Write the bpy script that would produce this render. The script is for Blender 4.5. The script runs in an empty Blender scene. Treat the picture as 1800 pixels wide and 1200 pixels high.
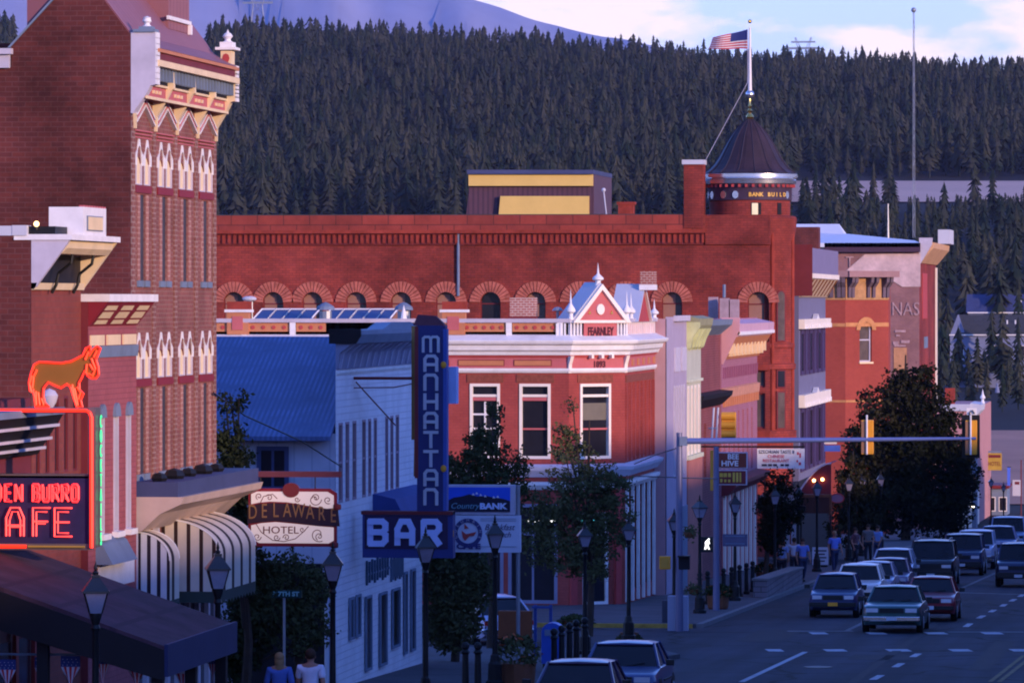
import bpy, math, random
import numpy as np
from mathutils import Vector, Matrix
random.seed(7); np.random.seed(7)
S = bpy.context.scene
COL = S.collection
# ---------------------------------------------------------------- camera
F = 9500.0; HOR = 530.0; VPX = 2110.0; CZ = 10.0        # lens in photo pixels (1800 wide), horizon row, street vanishing column
YAW = math.atan((VPX - 900) / F); SN, CS = math.sin(YAW), math.cos(YAW)
cam = bpy.data.cameras.new('camera'); camo = bpy.data.objects.new('camera', cam); COL.objects.link(camo)
cam.sensor_width = 36; cam.lens = F / 1800 * 36; cam.shift_y = -(600 - HOR) / 1800
cam.clip_start = 1; cam.clip_end = 60000
camo.location = (0, 0, CZ); camo.rotation_euler = (math.pi / 2, 0, YAW)
S.camera = camo
# ---------------------------------------------------------------- sun, sky, exposure
SUN_AZ = 40.0; SUN_EL = 9.0                              # degrees from +X towards -Y ; low evening sun from the right, behind the camera
a, e = math.radians(SUN_AZ), math.radians(SUN_EL)
TOSUN = Vector((math.cos(a) * math.cos(e), -math.sin(a) * math.cos(e), math.sin(e)))
sl = bpy.data.lights.new('sun', 'SUN'); sl.energy = 2.7; sl.angle = math.radians(2.0); sl.color = (1.0, 0.70, 0.50)
so = bpy.data.objects.new('sun', sl); COL.objects.link(so); so.rotation_euler = (-TOSUN).to_track_quat('-Z', 'Y').to_euler()
w = bpy.data.worlds.new('World'); S.world = w; w.use_nodes = True
nt = w.node_tree; N = nt.nodes; L = nt.links
bg = N['Background']; bg.inputs['Strength'].default_value = 0.15
sky = N.new('ShaderNodeTexSky'); sky.sky_type = 'NISHITA'; sky.sun_disc = False
sky.sun_elevation = e; sky.sun_rotation = math.radians(90 + SUN_AZ); sky.altitude = 3100
sky.air_density = 1.0; sky.dust_density = 0.3; sky.ozone_density = 6.0
tint = N.new('ShaderNodeMixRGB'); tint.blend_type = 'MULTIPLY'; tint.inputs[0].default_value = 1
tint.inputs[2].default_value = (3.45, 2.25, 2.6, 1)
L.new(sky.outputs[0], tint.inputs[1])
tc = N.new('ShaderNodeTexCoord')
sep = N.new('ShaderNodeSeparateXYZ'); L.new(tc.outputs['Generated'], sep.inputs[0])
# clouds low over the ridge: noise stretched along the horizon
mp = N.new('ShaderNodeMapping'); mp.inputs['Scale'].default_value = (22, 22, 60); mp.inputs['Location'].default_value = (3.1, 0.4, 1.15)
L.new(tc.outputs['Generated'], mp.inputs[0])
nz = N.new('ShaderNodeTexNoise'); nz.inputs['Scale'].default_value = 1.0; nz.inputs['Detail'].default_value = 7; nz.inputs['Roughness'].default_value = 0.55
L.new(mp.outputs[0], nz.inputs['Vector'])
cr = N.new('ShaderNodeValToRGB'); cr.color_ramp.elements[0].position = 0.49; cr.color_ramp.elements[1].position = 0.58
L.new(nz.outputs['Fac'], cr.inputs[0])
hz = N.new('ShaderNodeMapRange'); hz.inputs['From Min'].default_value = 0.0; hz.inputs['From Max'].default_value = 0.35
hz.inputs['To Min'].default_value = 1; hz.inputs['To Max'].default_value = 0
L.new(sep.outputs['Z'], hz.inputs['Value'])
m1 = N.new('ShaderNodeMath'); m1.operation = 'MULTIPLY'; L.new(cr.outputs[0], m1.inputs[0]); L.new(hz.outputs[0], m1.inputs[1])
base = N.new('ShaderNodeMixRGB'); base.inputs[2].default_value = (2.4, 2.3, 3.8, 1)       # hazy lavender air low in the sky
hz2 = N.new('ShaderNodeMapRange'); hz2.inputs['From Min'].default_value = 0.02; hz2.inputs['From Max'].default_value = 0.22
hz2.inputs['To Min'].default_value = 0.9; hz2.inputs['To Max'].default_value = 0
L.new(sep.outputs['Z'], hz2.inputs['Value']); L.new(hz2.outputs[0], base.inputs[0]); L.new(tint.outputs[0], base.inputs[1])
cl = N.new('ShaderNodeMixRGB'); cl.inputs[2].default_value = (5.2, 4.3, 4.6, 1)
L.new(m1.outputs[0], cl.inputs[0]); L.new(base.outputs[0], cl.inputs[1]); L.new(cl.outputs[0], bg.inputs['Color'])
S.view_settings.view_transform = 'Standard'; S.view_settings.look = 'None'
S.view_settings.exposure = 0.72; S.view_settings.gamma = 1.0
S.cycles.max_bounces = 6; S.cycles.volume_bounces = 0; S.cycles.filter_width = 2.0

# ---------------------------------------------------------------- helpers: measuring
def gz(y):                                   # the street falls away gently down the hill
    return 3.9 - 0.0245 * y - (4.4e-5 * (y - 250) ** 2 if y > 250 else 0)
def ray(px):
    return (-SN * F + CS * (px - 900), CS * F + SN * (px - 900))
class Wall:                                  # a vertical plane: O origin, u along, n outward
    def __init__(s, O, u, n):
        s.O = O; l = math.hypot(*u); s.ud = (u[0] / l, u[1] / l); l = math.hypot(*n); s.n = (n[0] / l, n[1] / l)
    def ul(s, px):
        r = ray(px); ux, uy = s.ud; ox, oy = s.O
        det = r[0] * (-uy) + r[1] * ux
        lam = (ox * (-uy) + oy * ux) / det
        t = (r[0] * lam - ox) * ux + (r[1] * lam - oy) * uy
        return t, lam
    def u(s, px): return s.ul(px)[0]
    def z(s, py, px): return CZ + (HOR - py) * s.ul(px)[1]
    def P(s, u, z, o=0.0): return (s.O[0] + s.ud[0] * u + s.n[0] * o, s.O[1] + s.ud[1] * u + s.n[1] * o, z)
    def box(s, mb, u0, u1, z0, z1, o0, o1):
        q = [s.P(u, z, o) for z in (z0, z1) for (u, o) in ((u0, o0), (u1, o0), (u1, o1), (u0, o1))]
        mb.hexa(q)
    def pb(s, mb, x0, y0, x1, y1, o0, o1, xr=None):
        xr = x0 if xr is None else xr
        s.box(mb, s.u(x0), s.u(x1), s.z(y1, xr), s.z(y0, xr), o0, o1)
    def prism(s, mb, pts, o0, o1):            # polygon (u,z) given thickness outward
        mb.prism([s.P(u, z, o0) for u, z in pts], [s.P(u, z, o1) for u, z in pts])
    def prof(s, mb, pts, u0, u1):             # profile (o,z) run along the wall
        mb.prism([s.P(u0, z, o) for o, z in pts], [s.P(u1, z, o) for o, z in pts])
def WX(x0): return Wall((x0, 0), (0, 1), (1, 0))       # faces the street, u is world Y
def WY(y0): return Wall((0, y0), (1, 0), (0, -1))      # faces the camera, u is world X
def ground(px, py, h=0.0):                   # pixel -> point on the sloping street
    r = ray(px); d = (HOR - py)
    lam = (3.9 + h - CZ) / (d + 0.0245 * r[1])
    for _ in range(8): lam = (gz(r[1] * lam) + 0.0245 * r[1] * lam + h - CZ) / (d + 0.0245 * r[1])
    return (r[0] * lam, r[1] * lam, gz(r[1] * lam) + h)
def at(px, py, D):                           # pixel at depth D
    lam = D / F; r = ray(px)
    return Vector((r[0] * lam, r[1] * lam, CZ + (HOR - py) * lam))

# ---------------------------------------------------------------- helpers: meshes
def worg(o):
    v = Vector((0, 0, 0))
    while o: v = v + Vector(o.location); o = o.parent
    return v
class MB:
    def __init__(s): s.V = []; s.Fc = []
    def add(s, V, Fc):
        b = len(s.V); s.V += [tuple(v) for v in V]; s.Fc += [tuple(i + b for i in f) for f in Fc]; return s
    def quad(s, *p): return s.add(p, [tuple(range(len(p)))])
    def hexa(s, q): return s.add(q, [(3, 2, 1, 0), (4, 5, 6, 7), (0, 1, 5, 4), (1, 2, 6, 5), (2, 3, 7, 6), (3, 0, 4, 7)])
    def box(s, x0, x1, y0, y1, z0, z1):
        return s.hexa([(x, y, z) for z in (z0, z1) for (x, y) in ((x0, y0), (x1, y0), (x1, y1), (x0, y1))])
    def cb(s, c, sx, sy, sz): return s.box(c[0] - sx / 2, c[0] + sx / 2, c[1] - sy / 2, c[1] + sy / 2, c[2] - sz / 2, c[2] + sz / 2)
    def prism(s, A, B):
        n = len(A); return s.add(list(A) + list(B), [tuple(range(n))[::-1], tuple(range(n, 2 * n))] + [(i, (i + 1) % n, n + (i + 1) % n, n + i) for i in range(n)])
    def tube(s, pts, r, n=8):
        pts = [Vector(p) for p in pts]; k = len(pts); rr = r if isinstance(r, (list, tuple)) else [r] * k
        V = []; Fc = []; up = None
        for i, p in enumerate(pts):
            d = (pts[min(i + 1, k - 1)] - pts[max(i - 1, 0)])
            d = d.normalized() if d.length > 1e-9 else Vector((0, 0, 1))
            if up is None: up = Vector((0, 0, 1)) if abs(d.z) < .9 else Vector((1, 0, 0))
            x = d.cross(up).normalized(); y = x.cross(d).normalized(); up = y
            for j in range(n):
                t = 2 * math.pi * j / n; V.append(p + (x * math.cos(t) + y * math.sin(t)) * rr[i])
        for i in range(k - 1):
            for j in range(n): Fc.append((i * n + j, i * n + (j + 1) % n, (i + 1) * n + (j + 1) % n, (i + 1) * n + j))
        Fc += [tuple(range(n))[::-1], tuple(range((k - 1) * n, k * n))]
        return s.add(V, Fc)
    def lathe(s, c, prof, n=12, rot=0.0, a0=0.0, a1=2 * math.pi):
        full = abs(a1 - a0 - 2 * math.pi) < 1e-6; m = n if full else n + 1
        V = [(c[0] + r * math.cos(rot + a0 + (a1 - a0) * j / n), c[1] + r * math.sin(rot + a0 + (a1 - a0) * j / n), c[2] + z) for r, z in prof for j in range(m)]
        Fc = [(i * m + j, i * m + (j + 1) % m, (i + 1) * m + (j + 1) % m, (i + 1) * m + j) for i in range(len(prof) - 1) for j in range(n)]
        if full and prof[0][0] > 1e-4: Fc.append(tuple(range(m))[::-1])
        if full and prof[-1][0] > 1e-4: Fc.append(tuple(range((len(prof) - 1) * m, len(prof) * m)))
        return s.add(V, Fc)
    def ball(s, c, r, n=8, sc=(1, 1, 1)):
        k = max(4, n // 2 + 1)
        V = [(c[0] + sc[0] * r * math.sin(math.pi * i / k) * math.cos(2 * math.pi * j / n), c[1] + sc[1] * r * math.sin(math.pi * i / k) * math.sin(2 * math.pi * j / n), c[2] + sc[2] * r * math.cos(math.pi * i / k)) for i in range(k + 1) for j in range(n)]
        return s.add(V, [((i + 1) * n + j, (i + 1) * n + (j + 1) % n, i * n + (j + 1) % n, i * n + j) for i in range(k) for j in range(n)])
    def pieces(s, name, mat, parent=None, **k):      # every separate piece becomes an object of its own
        par = list(range(len(s.V)))
        def find(i):
            while par[i] != i: par[i] = par[par[i]]; i = par[i]
            return i
        for f in s.Fc:
            for i in f[1:]: par[find(i)] = find(f[0])
        gr = {}
        for f in s.Fc: gr.setdefault(find(f[0]), []).append(f)
        out = []
        for fs in gr.values():
            ix = sorted({i for f in fs for i in f}); mp_ = {i: j for j, i in enumerate(ix)}
            out.append(MB().add([s.V[i] for i in ix], [tuple(mp_[i] for i in f) for f in fs]).build(name, mat, parent, **k))
        return out
    def build(s, name, mat, parent=None, smooth=False, loc=None, label=None, bevel=0):
        me = bpy.data.meshes.new(name)
        if parent is not None: org = worg(parent)
        else: org = Vector(loc) if loc is not None else Vector((0, 0, 0))
        me.from_pydata([(v[0] - org.x, v[1] - org.y, v[2] - org.z) for v in s.V], [], s.Fc)
        me.materials.append(mat); me.validate()
        if smooth:
            me.polygons.foreach_set('use_smooth', [True] * len(me.polygons))
            try: me.set_sharp_from_angle(angle=math.radians(40))
            except Exception: pass
        o = bpy.data.objects.new(name, me); COL.objects.link(o)
        if parent is not None: o.parent = parent
        else: o.location = org
        if label: o['label'] = label
        if bevel:
            b = o.modifiers.new('bevel', 'BEVEL'); b.width = bevel; b.segments = 2; b.limit_method = 'ANGLE'; b.angle_limit = math.radians(35)
        return o
def joint(name, par, loc):                   # an Empty that gathers the pieces of a part
    o = bpy.data.objects.new(name, None); COL.objects.link(o); o.parent = par; o.location = Vector(loc) - worg(par); return o
def thing(name, label, cat, loc=(0, 0, 0), group=None, rz=0):
    o = bpy.data.objects.new(name, None); COL.objects.link(o); o.location = loc; o.rotation_euler = (0, 0, rz)
    o.empty_display_size = 0.3; o['label'] = label; o['category'] = cat
    if group: o['group'] = group
    return o
def tag(o, label, cat, group=None):
    o['label'] = label; o['category'] = cat
    if group: o['group'] = group
    return o
def struct(o, kind='structure'): o['kind'] = kind; return o
def dup(root, loc=None, rz=None, label=None):
    def cp(o, par):
        c = o.copy(); COL.objects.link(c)
        if par: c.parent = par
        for ch in o.children: cp(ch, c)
        return c
    r = cp(root, None)
    if loc is not None: r.location = loc
    if rz is not None: r.rotation_euler = (0, 0, rz)
    if label: r['label'] = label
    return r
def copy_fix(root): bpy.context.view_layer.update()

# ---------------------------------------------------------------- helpers: materials
def mat(name, col, rough=0.7, var=0.15, scale=1.2, bump=0.0, bscale=20, metal=0.0, spec=0.15, coat=0.0, streak=0.0):
    m = bpy.data.materials.new(name); m.use_nodes = True; n = m.node_tree.nodes; l = m.node_tree.links; p = n['Principled BSDF']
    p.inputs['Roughness'].default_value = rough; p.inputs['Metallic'].default_value = metal; p.inputs['Specular IOR Level'].default_value = spec
    p.inputs['Coat Weight'].default_value = coat
    c = (*col, 1)
    if var > 0:
        g = n.new('ShaderNodeNewGeometry'); z = n.new('ShaderNodeTexNoise'); z.inputs['Scale'].default_value = scale; z.inputs['Detail'].default_value = 5; z.inputs['Roughness'].default_value = .65
        src = g.outputs['Position']
        if streak:
            mm = n.new('ShaderNodeMapping'); mm.inputs['Scale'].default_value = (1, 1, streak); l.new(src, mm.inputs[0]); src = mm.outputs[0]
        l.new(src, z.inputs['Vector'])
        r = n.new('ShaderNodeMapRange'); r.inputs['From Min'].default_value = .25; r.inputs['From Max'].default_value = .75
        r.inputs['To Min'].default_value = 1 - var; r.inputs['To Max'].default_value = 1 + var; l.new(z.outputs['Fac'], r.inputs['Value'])
        x = n.new('ShaderNodeMixRGB'); x.blend_type = 'MULTIPLY'; x.inputs[0].default_value = 1; x.inputs[1].default_value = c; l.new(r.outputs[0], x.inputs[2])
        l.new(x.outputs[0], p.inputs['Base Color'])
    else: p.inputs['Base Color'].default_value = c
    if bump > 0:
        g2 = n.new('ShaderNodeNewGeometry'); z2 = n.new('ShaderNodeTexNoise'); z2.inputs['Scale'].default_value = bscale; z2.inputs['Detail'].default_value = 4; l.new(g2.outputs['Position'], z2.inputs['Vector'])
        b = n.new('ShaderNodeBump'); b.inputs['Strength'].default_value = bump; b.inputs['Distance'].default_value = .05; l.new(z2.outputs['Fac'], b.inputs['Height']); l.new(b.outputs[0], p.inputs['Normal'])
    return m
def brick(name, c1, c2, mortar, bw=0.24, rh=0.085, ms=0.012, var=0.3, scale=0.35, rough=0.85, streakc=None):
    m = bpy.data.materials.new(name); m.use_nodes = True; n = m.node_tree.nodes; l = m.node_tree.links; p = n['Principled BSDF']
    p.inputs['Roughness'].default_value = rough; p.inputs['Specular IOR Level'].default_value = .2
    g = n.new('ShaderNodeNewGeometry'); sp = n.new('ShaderNodeSeparateXYZ'); l.new(g.outputs['Position'], sp.inputs[0])
    ad = n.new('ShaderNodeMath'); ad.operation = 'ADD'; l.new(sp.outputs['X'], ad.inputs[0]); l.new(sp.outputs['Y'], ad.inputs[1])
    cb = n.new('ShaderNodeCombineXYZ'); l.new(ad.outputs[0], cb.inputs['X']); l.new(sp.outputs['Z'], cb.inputs['Y'])
    b = n.new('ShaderNodeTexBrick'); l.new(cb.outputs[0], b.inputs['Vector'])
    b.inputs['Color1'].default_value = (*c1, 1); b.inputs['Color2'].default_value = (*c2, 1); b.inputs['Mortar'].default_value = (*mortar, 1)
    b.inputs['Scale'].default_value = 1; b.inputs['Mortar Size'].default_value = ms; b.inputs['Brick Width'].default_value = bw; b.inputs['Row Height'].default_value = rh; b.inputs['Mortar Smooth'].default_value = .3
    z = n.new('ShaderNodeTexNoise'); z.inputs['Scale'].default_value = scale; z.inputs['Detail'].default_value = 8; z.inputs['Roughness'].default_value = .7; l.new(g.outputs['Position'], z.inputs['Vector'])
    r = n.new('ShaderNodeMapRange'); r.inputs['From Min'].default_value = .25; r.inputs['From Max'].default_value = .75; r.inputs['To Min'].default_value = 1 - var; r.inputs['To Max'].default_value = 1 + var; l.new(z.outputs['Fac'], r.inputs['Value'])
    x = n.new('ShaderNodeMixRGB'); x.blend_type = 'MULTIPLY'; x.inputs[0].default_value = 1; l.new(b.outputs['Color'], x.inputs[1]); l.new(r.outputs[0], x.inputs[2])
    l.new(x.outputs[0], p.inputs['Base Color'])
    bp = n.new('ShaderNodeBump'); bp.inputs['Strength'].default_value = .5; bp.inputs['Distance'].default_value = .01; bp.invert = True; l.new(b.outputs['Fac'], bp.inputs['Height']); l.new(bp.outputs[0], p.inputs['Normal'])
    return m
def emis(name, col, st):
    m = bpy.data.materials.new(name); m.use_nodes = True; p = m.node_tree.nodes['Principled BSDF']
    p.inputs['Base Color'].default_value = (*[c * .5 for c in col], 1); p.inputs['Emission Color'].default_value = (*col, 1); p.inputs['Emission Strength'].default_value = st
    return m
def stripes(name, ca, cb_, axis, period, duty=0.5, rough=.8, bumpd=0.0, var=.12):
    m = mat(name, ca, rough, var); n = m.node_tree.nodes; l = m.node_tree.links; p = n['Principled BSDF']
    g = n.new('ShaderNodeNewGeometry'); sp = n.new('ShaderNodeSeparateXYZ'); l.new(g.outputs['Position'], sp.inputs[0])
    d = n.new('ShaderNodeMath'); d.operation = 'DIVIDE'; l.new(sp.outputs[axis], d.inputs[0]); d.inputs[1].default_value = period
    f = n.new('ShaderNodeMath'); f.operation = 'FRACT'; l.new(d.outputs[0], f.inputs[0])
    lt = n.new('ShaderNodeMath'); lt.operation = 'LESS_THAN'; l.new(f.outputs[0], lt.inputs[0]); lt.inputs[1].default_value = duty
    src = p.inputs['Base Color'].links[0].from_socket
    mx = n.new('ShaderNodeMixRGB'); l.new(lt.outputs[0], mx.inputs[0]); l.new(src, mx.inputs[1]); mx.inputs[2].default_value = (*cb_, 1); l.new(mx.outputs[0], p.inputs['Base Color'])
    if bumpd:
        b = n.new('ShaderNodeBump'); b.inputs['Strength'].default_value = 1; b.inputs['Distance'].default_value = bumpd; l.new(lt.outputs[0], b.inputs['Height']); l.new(b.outputs[0], p.inputs['Normal'])
    return m
M = {}
def asphalt():
    m = mat('asphalt', (.036, .036, .050), .85, .3, .25, .3, 30); n = m.node_tree.nodes; l = m.node_tree.links; p = n['Principled BSDF']; src = p.inputs['Base Color'].links[0].from_socket
    g = n.new('ShaderNodeNewGeometry'); mm = n.new('ShaderNodeMapping'); mm.inputs['Scale'].default_value = (.9, .03, 1); l.new(g.outputs['Position'], mm.inputs[0])
    z = n.new('ShaderNodeTexNoise'); z.inputs['Scale'].default_value = 1; z.inputs['Detail'].default_value = 3; l.new(mm.outputs[0], z.inputs['Vector'])        # tyre tracks run along the street
    r = n.new('ShaderNodeMapRange'); r.inputs['From Min'].default_value = .35; r.inputs['From Max'].default_value = .65; r.inputs['To Min'].default_value = .68; r.inputs['To Max'].default_value = 1.3; l.new(z.outputs['Fac'], r.inputs['Value'])
    x = n.new('ShaderNodeMixRGB'); x.blend_type = 'MULTIPLY'; x.inputs[0].default_value = 1; l.new(src, x.inputs[1]); l.new(r.outputs[0], x.inputs[2])
    v = n.new('ShaderNodeTexVoronoi'); v.feature = 'DISTANCE_TO_EDGE'; v.inputs['Scale'].default_value = .16; wv = n.new('ShaderNodeTexNoise'); wv.inputs['Scale'].default_value = .5
    l.new(g.outputs['Position'], wv.inputs['Vector']); ad = n.new('ShaderNodeMixRGB'); ad.blend_type = 'ADD'; ad.inputs[0].default_value = 2.5; l.new(g.outputs['Position'], ad.inputs[1]); l.new(wv.outputs['Color'], ad.inputs[2]); l.new(ad.outputs[0], v.inputs['Vector'])
    lt = n.new('ShaderNodeMath'); lt.operation = 'LESS_THAN'; lt.inputs[1].default_value = .012; l.new(v.outputs['Distance'], lt.inputs[0])
    y = n.new('ShaderNodeMixRGB'); l.new(lt.outputs[0], y.inputs[0]); l.new(x.outputs[0], y.inputs[1]); y.inputs[2].default_value = (.012, .012, .014, 1); l.new(y.outputs[0], p.inputs['Base Color'])
    return m
M['asphalt'] = asphalt()
M['concrete'] = mat('concrete', (.085, .08, .092), .9, .3, .6, .2, 20)
M['kerb'] = mat('kerb_concrete', (.17, .16, .17), .9, .25, 2)
M['yellow_kerb'] = mat('yellow_kerb', (.35, .22, .05), .8, .5, 3)
M['mark'] = mat('road_paint', (.38, .38, .42), .8, .35, 3)
M['markdim'] = mat('road_paint_worn', (.13, .13, .15), .8, .5, 3)
M['markyel'] = mat('road_paint_yellow', (.16, .12, .06), .8, .5, 3)
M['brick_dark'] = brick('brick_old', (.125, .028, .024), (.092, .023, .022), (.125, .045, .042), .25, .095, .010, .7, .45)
M['brick_front'] = brick('brick_front', (.25, .085, .07), (.20, .065, .055), (.26, .125, .10), .2, .085, .014, .4, .9)
M['brick_bank'] = brick('brick_bank', (.27, .042, .030), (.20, .034, .027), (.13, .025, .02), .34, .12, .012, .7, .28)
M['brick_fearn'] = brick('brick_painted', (.34, .062, .050), (.31, .054, .046), (.26, .05, .044), .24, .1, .010, .25, .7)
M['brick_shop'] = brick('brick_shop', (.24, .055, .04), (.20, .045, .035), (.2, .06, .05), .24, .1, .01, .25, .5)
M['brick_orange'] = brick('brick_orange', (.34, .062, .042), (.30, .052, .038), (.25, .05, .038), .24, .1, .01, .2, .3)
M['stone_red'] = mat('red_sandstone', (.27, .042, .028), .85, .35, 1.3, .4, 6)
M['stone_voussoir'] = mat('voussoir_stone', (.42, .12, .085), .85, .4, 2.5, .4, 6)
M['white'] = mat('white_paint', (.74, .70, .69), .6, .14, 2.2)
M['cream'] = mat('cream_paint', (.74, .56, .34), .6, .12, 1.5)
M['lav'] = mat('pale_mauve_paint', (.50, .45, .52), .65, .14, 2.0)
M['redpaint'] = mat('red_paint', (.42, .06, .06), .6, .15, 1.5)
M['pinkpaint'] = mat('pink_red_paint', (.48, .12, .125), .6, .12, 1.5)
M['orangepaint'] = mat('orange_paint', (.50, .19, .09), .6, .12, 1.5)
M['maroon'] = mat('maroon_paint', (.16, .025, .03), .6, .15, 1.5)
M['darkred'] = mat('dark_red_paint', (.22, .02, .03), .55, .1)
M['roof_maroon'] = stripes('maroon_roof', (.27, .11, .12), (.22, .085, .10), 'Y', .35, .25, .6, .01)
M['roof_navy'] = mat('navy_roof', (.05, .06, .14), .6, .2, .8)
M['roof_tar'] = mat('tar_roof', (.05, .05, .055), .9, .2)
M['black'] = mat('black_iron', (.010, .009, .010), .5, .1, spec=.25)
M['dark'] = mat('dark_interior', (.015, .012, .015), .6, .2)
M['glass'] = mat('window_glass', (.016, .015, .022), .16, .3, 1.0, spec=.28)
M['glass2'] = mat('curtained_glass', (.10, .07, .06), .25, .4, 1.5, spec=.25)
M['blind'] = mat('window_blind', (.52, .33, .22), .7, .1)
M['blindy'] = mat('cream_blind', (.80, .62, .38), .7, .1)  # cream blinds in the hotel front windows
M['slate'] = mat('blue_grey_sill', (.16, .20, .28), .7, .2)
M['bluegrey'] = stripes('blue_grey_boards', (.17, .16, .25), (.13, .12, .20), 'Y', .6, .15, .7, .01)
M['bluewhite'] = mat('pale_siding', (.50, .50, .56), .7, .06, .8)
M['purpleblue'] = mat('purple_window_recess', (.06, .035, .10), .6, .1)
M['metal'] = mat('galvanised_metal', (.30, .31, .34), .45, .15, metal=.6)
M['chrome'] = mat('chrome', (.75, .75, .78), .12, 0, metal=1)
M['gold'] = mat('gold_leaf', (.9, .55, .15), .25, .1, metal=1)
M['silver'] = mat('silver_cornice', (.62, .62, .66), .25, .1, metal=.9)
M['signyel'] = mat('signal_yellow', (.70, .30, .03), .5, .1)
M['wood'] = mat('brown_wood', (.16, .06, .03), .7, .3, 3)
M['tyre'] = mat('tyre_rubber', (.012, .012, .012), .8, .1)
M['flagred'] = mat('flag_red', (.45, .03, .04), .8, .05)
M['flagblue'] = mat('flag_blue', (.03, .04, .16), .8, .05)
M['foliage'] = mat('leaf_green', (.035, .05, .022), .7, .5, .8)
M['foliage2'] = mat('leaf_dark_green', (.03, .04, .016), .7, .5, 1.0)
M['bark'] = mat('bark', (.05, .035, .028), .9, .3, 4)
M['mural'] = None
M['skin'] = mat('skin', (.35, .17, .12), .6, .05)

# ---------------------------------------------------------------- helpers: building pieces
def wall_holes(mb, W, u0, u1, z0, z1, holes, rec=0.18, o=0.0):
    """wall face with real recessed openings; hole = (u0,u1,z0,z1,arched)"""
    us = sorted(set([u0, u1] + [h[0] for h in holes] + [h[1] for h in holes])); zs = sorted(set([z0, z1] + [h[2] for h in holes] + [h[3] for h in holes]))
    us = [u for u in us if u0 - 1e-6 <= u <= u1 + 1e-6]; zs = [z for z in zs if z0 - 1e-6 <= z <= z1 + 1e-6]
    for i in range(len(us) - 1):
        run = None
        for j in range(len(zs) - 1):
            cu, cz = (us[i] + us[i + 1]) / 2, (zs[j] + zs[j + 1]) / 2
            inn = any(h[0] < cu < h[1] and h[2] < cz < h[3] for h in holes)
            if not inn:
                if run is None: run = zs[j]
                if j == len(zs) - 2: mb.quad(W.P(us[i], run, o), W.P(us[i + 1], run, o), W.P(us[i + 1], zs[j + 1], o), W.P(us[i], zs[j + 1], o)); run = None
            elif run is not None:
                mb.quad(W.P(us[i], run, o), W.P(us[i + 1], run, o), W.P(us[i + 1], zs[j], o), W.P(us[i], zs[j], o)); run = None
    for h in holes:
        a_, b_, c_, d_, ar = h
        if ar:
            r = (b_ - a_) / 2; zc = d_ - r; n = 10; m_ = (a_ + b_) / 2
            arc = [(m_ - r * math.cos(math.pi * k / n), zc + r * math.sin(math.pi * k / n)) for k in range(n + 1)]
            for k in range(n):
                p, q = arc[k], arc[k + 1]
                mb.quad(W.P(p[0], p[1], o), W.P(q[0], q[1], o), W.P(q[0], d_, o), W.P(p[0], d_, o))
                mb.quad(W.P(p[0], p[1], o), W.P(p[0], p[1], o - rec), W.P(q[0], q[1], o - rec), W.P(q[0], q[1], o))
            top = zc
        else:
            top = d_; mb.quad(W.P(a_, d_, o), W.P(a_, d_, o - rec), W.P(b_, d_, o - rec), W.P(b_, d_, o))
        mb.quad(W.P(a_, c_, o), W.P(a_, c_, o - rec), W.P(a_, top, o - rec), W.P(a_, top, o))
        mb.quad(W.P(b_, c_, o), W.P(b_, top, o), W.P(b_, top, o - rec), W.P(b_, c_, o - rec))
        mb.quad(W.P(a_, c_, o), W.P(b_, c_, o), W.P(b_, c_, o - rec), W.P(a_, c_, o - rec))
def window(W, par, u0, u1, z0, z1, fm, gm, fw=.08, rec=.16, bars=(), ubars=(), sill=None, lab=None, dep=.08, name='window'):
    f = MB()
    W.box(f, u0, u0 + fw, z0, z1, -rec, -rec + dep); W.box(f, u1 - fw, u1, z0, z1, -rec, -rec + dep)
    W.box(f, u0 + fw, u1 - fw, z1 - fw, z1, -rec, -rec + dep); W.box(f, u0 + fw, u1 - fw, z0, z0 + fw, -rec, -rec + dep)
    for t in bars: zz = z0 + (z1 - z0) * t; W.box(f, u0 + fw, u1 - fw, zz - fw * .45, zz + fw * .45, -rec, -rec + dep * .8)
    for t in ubars: uu = u0 + (u1 - u0) * t; W.box(f, uu - fw * .3, uu + fw * .3, z0 + fw, z1 - fw, -rec, -rec + dep * .7)
    fo = f.build(name, fm, par, label=lab)
    g = MB(); g.quad(W.P(u0, z0, -rec + .01), W.P(u1, z0, -rec + .01), W.P(u1, z1, -rec + .01), W.P(u0, z1, -rec + .01)); g.build('pane', gm, fo)
    if sill:
        s_ = MB(); W.box(s_, u0 - .08, u1 + .08, z0 - .12, z0, -.02, .1); s_.build('sill', sill, fo)
    return fo
def text_mesh(name, txt, W, u, z, size, m, par, o=0.02, align='CENTER', sx=1.0, thick=0.01, vert=False, shear=0, rot=0, bold=0.0):
    cu = bpy.data.curves.new('t', 'FONT'); cu.body = txt; cu.size = size; cu.extrude = thick; cu.align_x = align; cu.align_y = 'CENTER'; cu.shear = shear; cu.offset = bold; cu.resolution_u = 3
    if vert: cu.space_line = 0.78
    ob = bpy.data.objects.new('t', cu); COL.objects.link(ob)
    dg = bpy.context.evaluated_depsgraph_get(); dg.update()
    me = bpy.data.meshes.new_from_object(ob.evaluated_get(dg)); bpy.data.objects.remove(ob); bpy.data.curves.remove(cu)
    org = worg(par) if par else Vector((0, 0, 0)); cr_, sr_ = math.cos(rot), math.sin(rot)
    for v in me.vertices:
        x, y = v.co.x * sx, v.co.y; x, y = x * cr_ - y * sr_, x * sr_ + y * cr_
        p = W.P(u + x, z + y, o + v.co.z); v.co = (p[0] - org.x, p[1] - org.y, p[2] - org.z)
    me.name = name; me.materials.clear(); me.materials.append(m)
    oo = bpy.data.objects.new(name, me); COL.objects.link(oo)
    if par: oo.parent = par
    return oo
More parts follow.
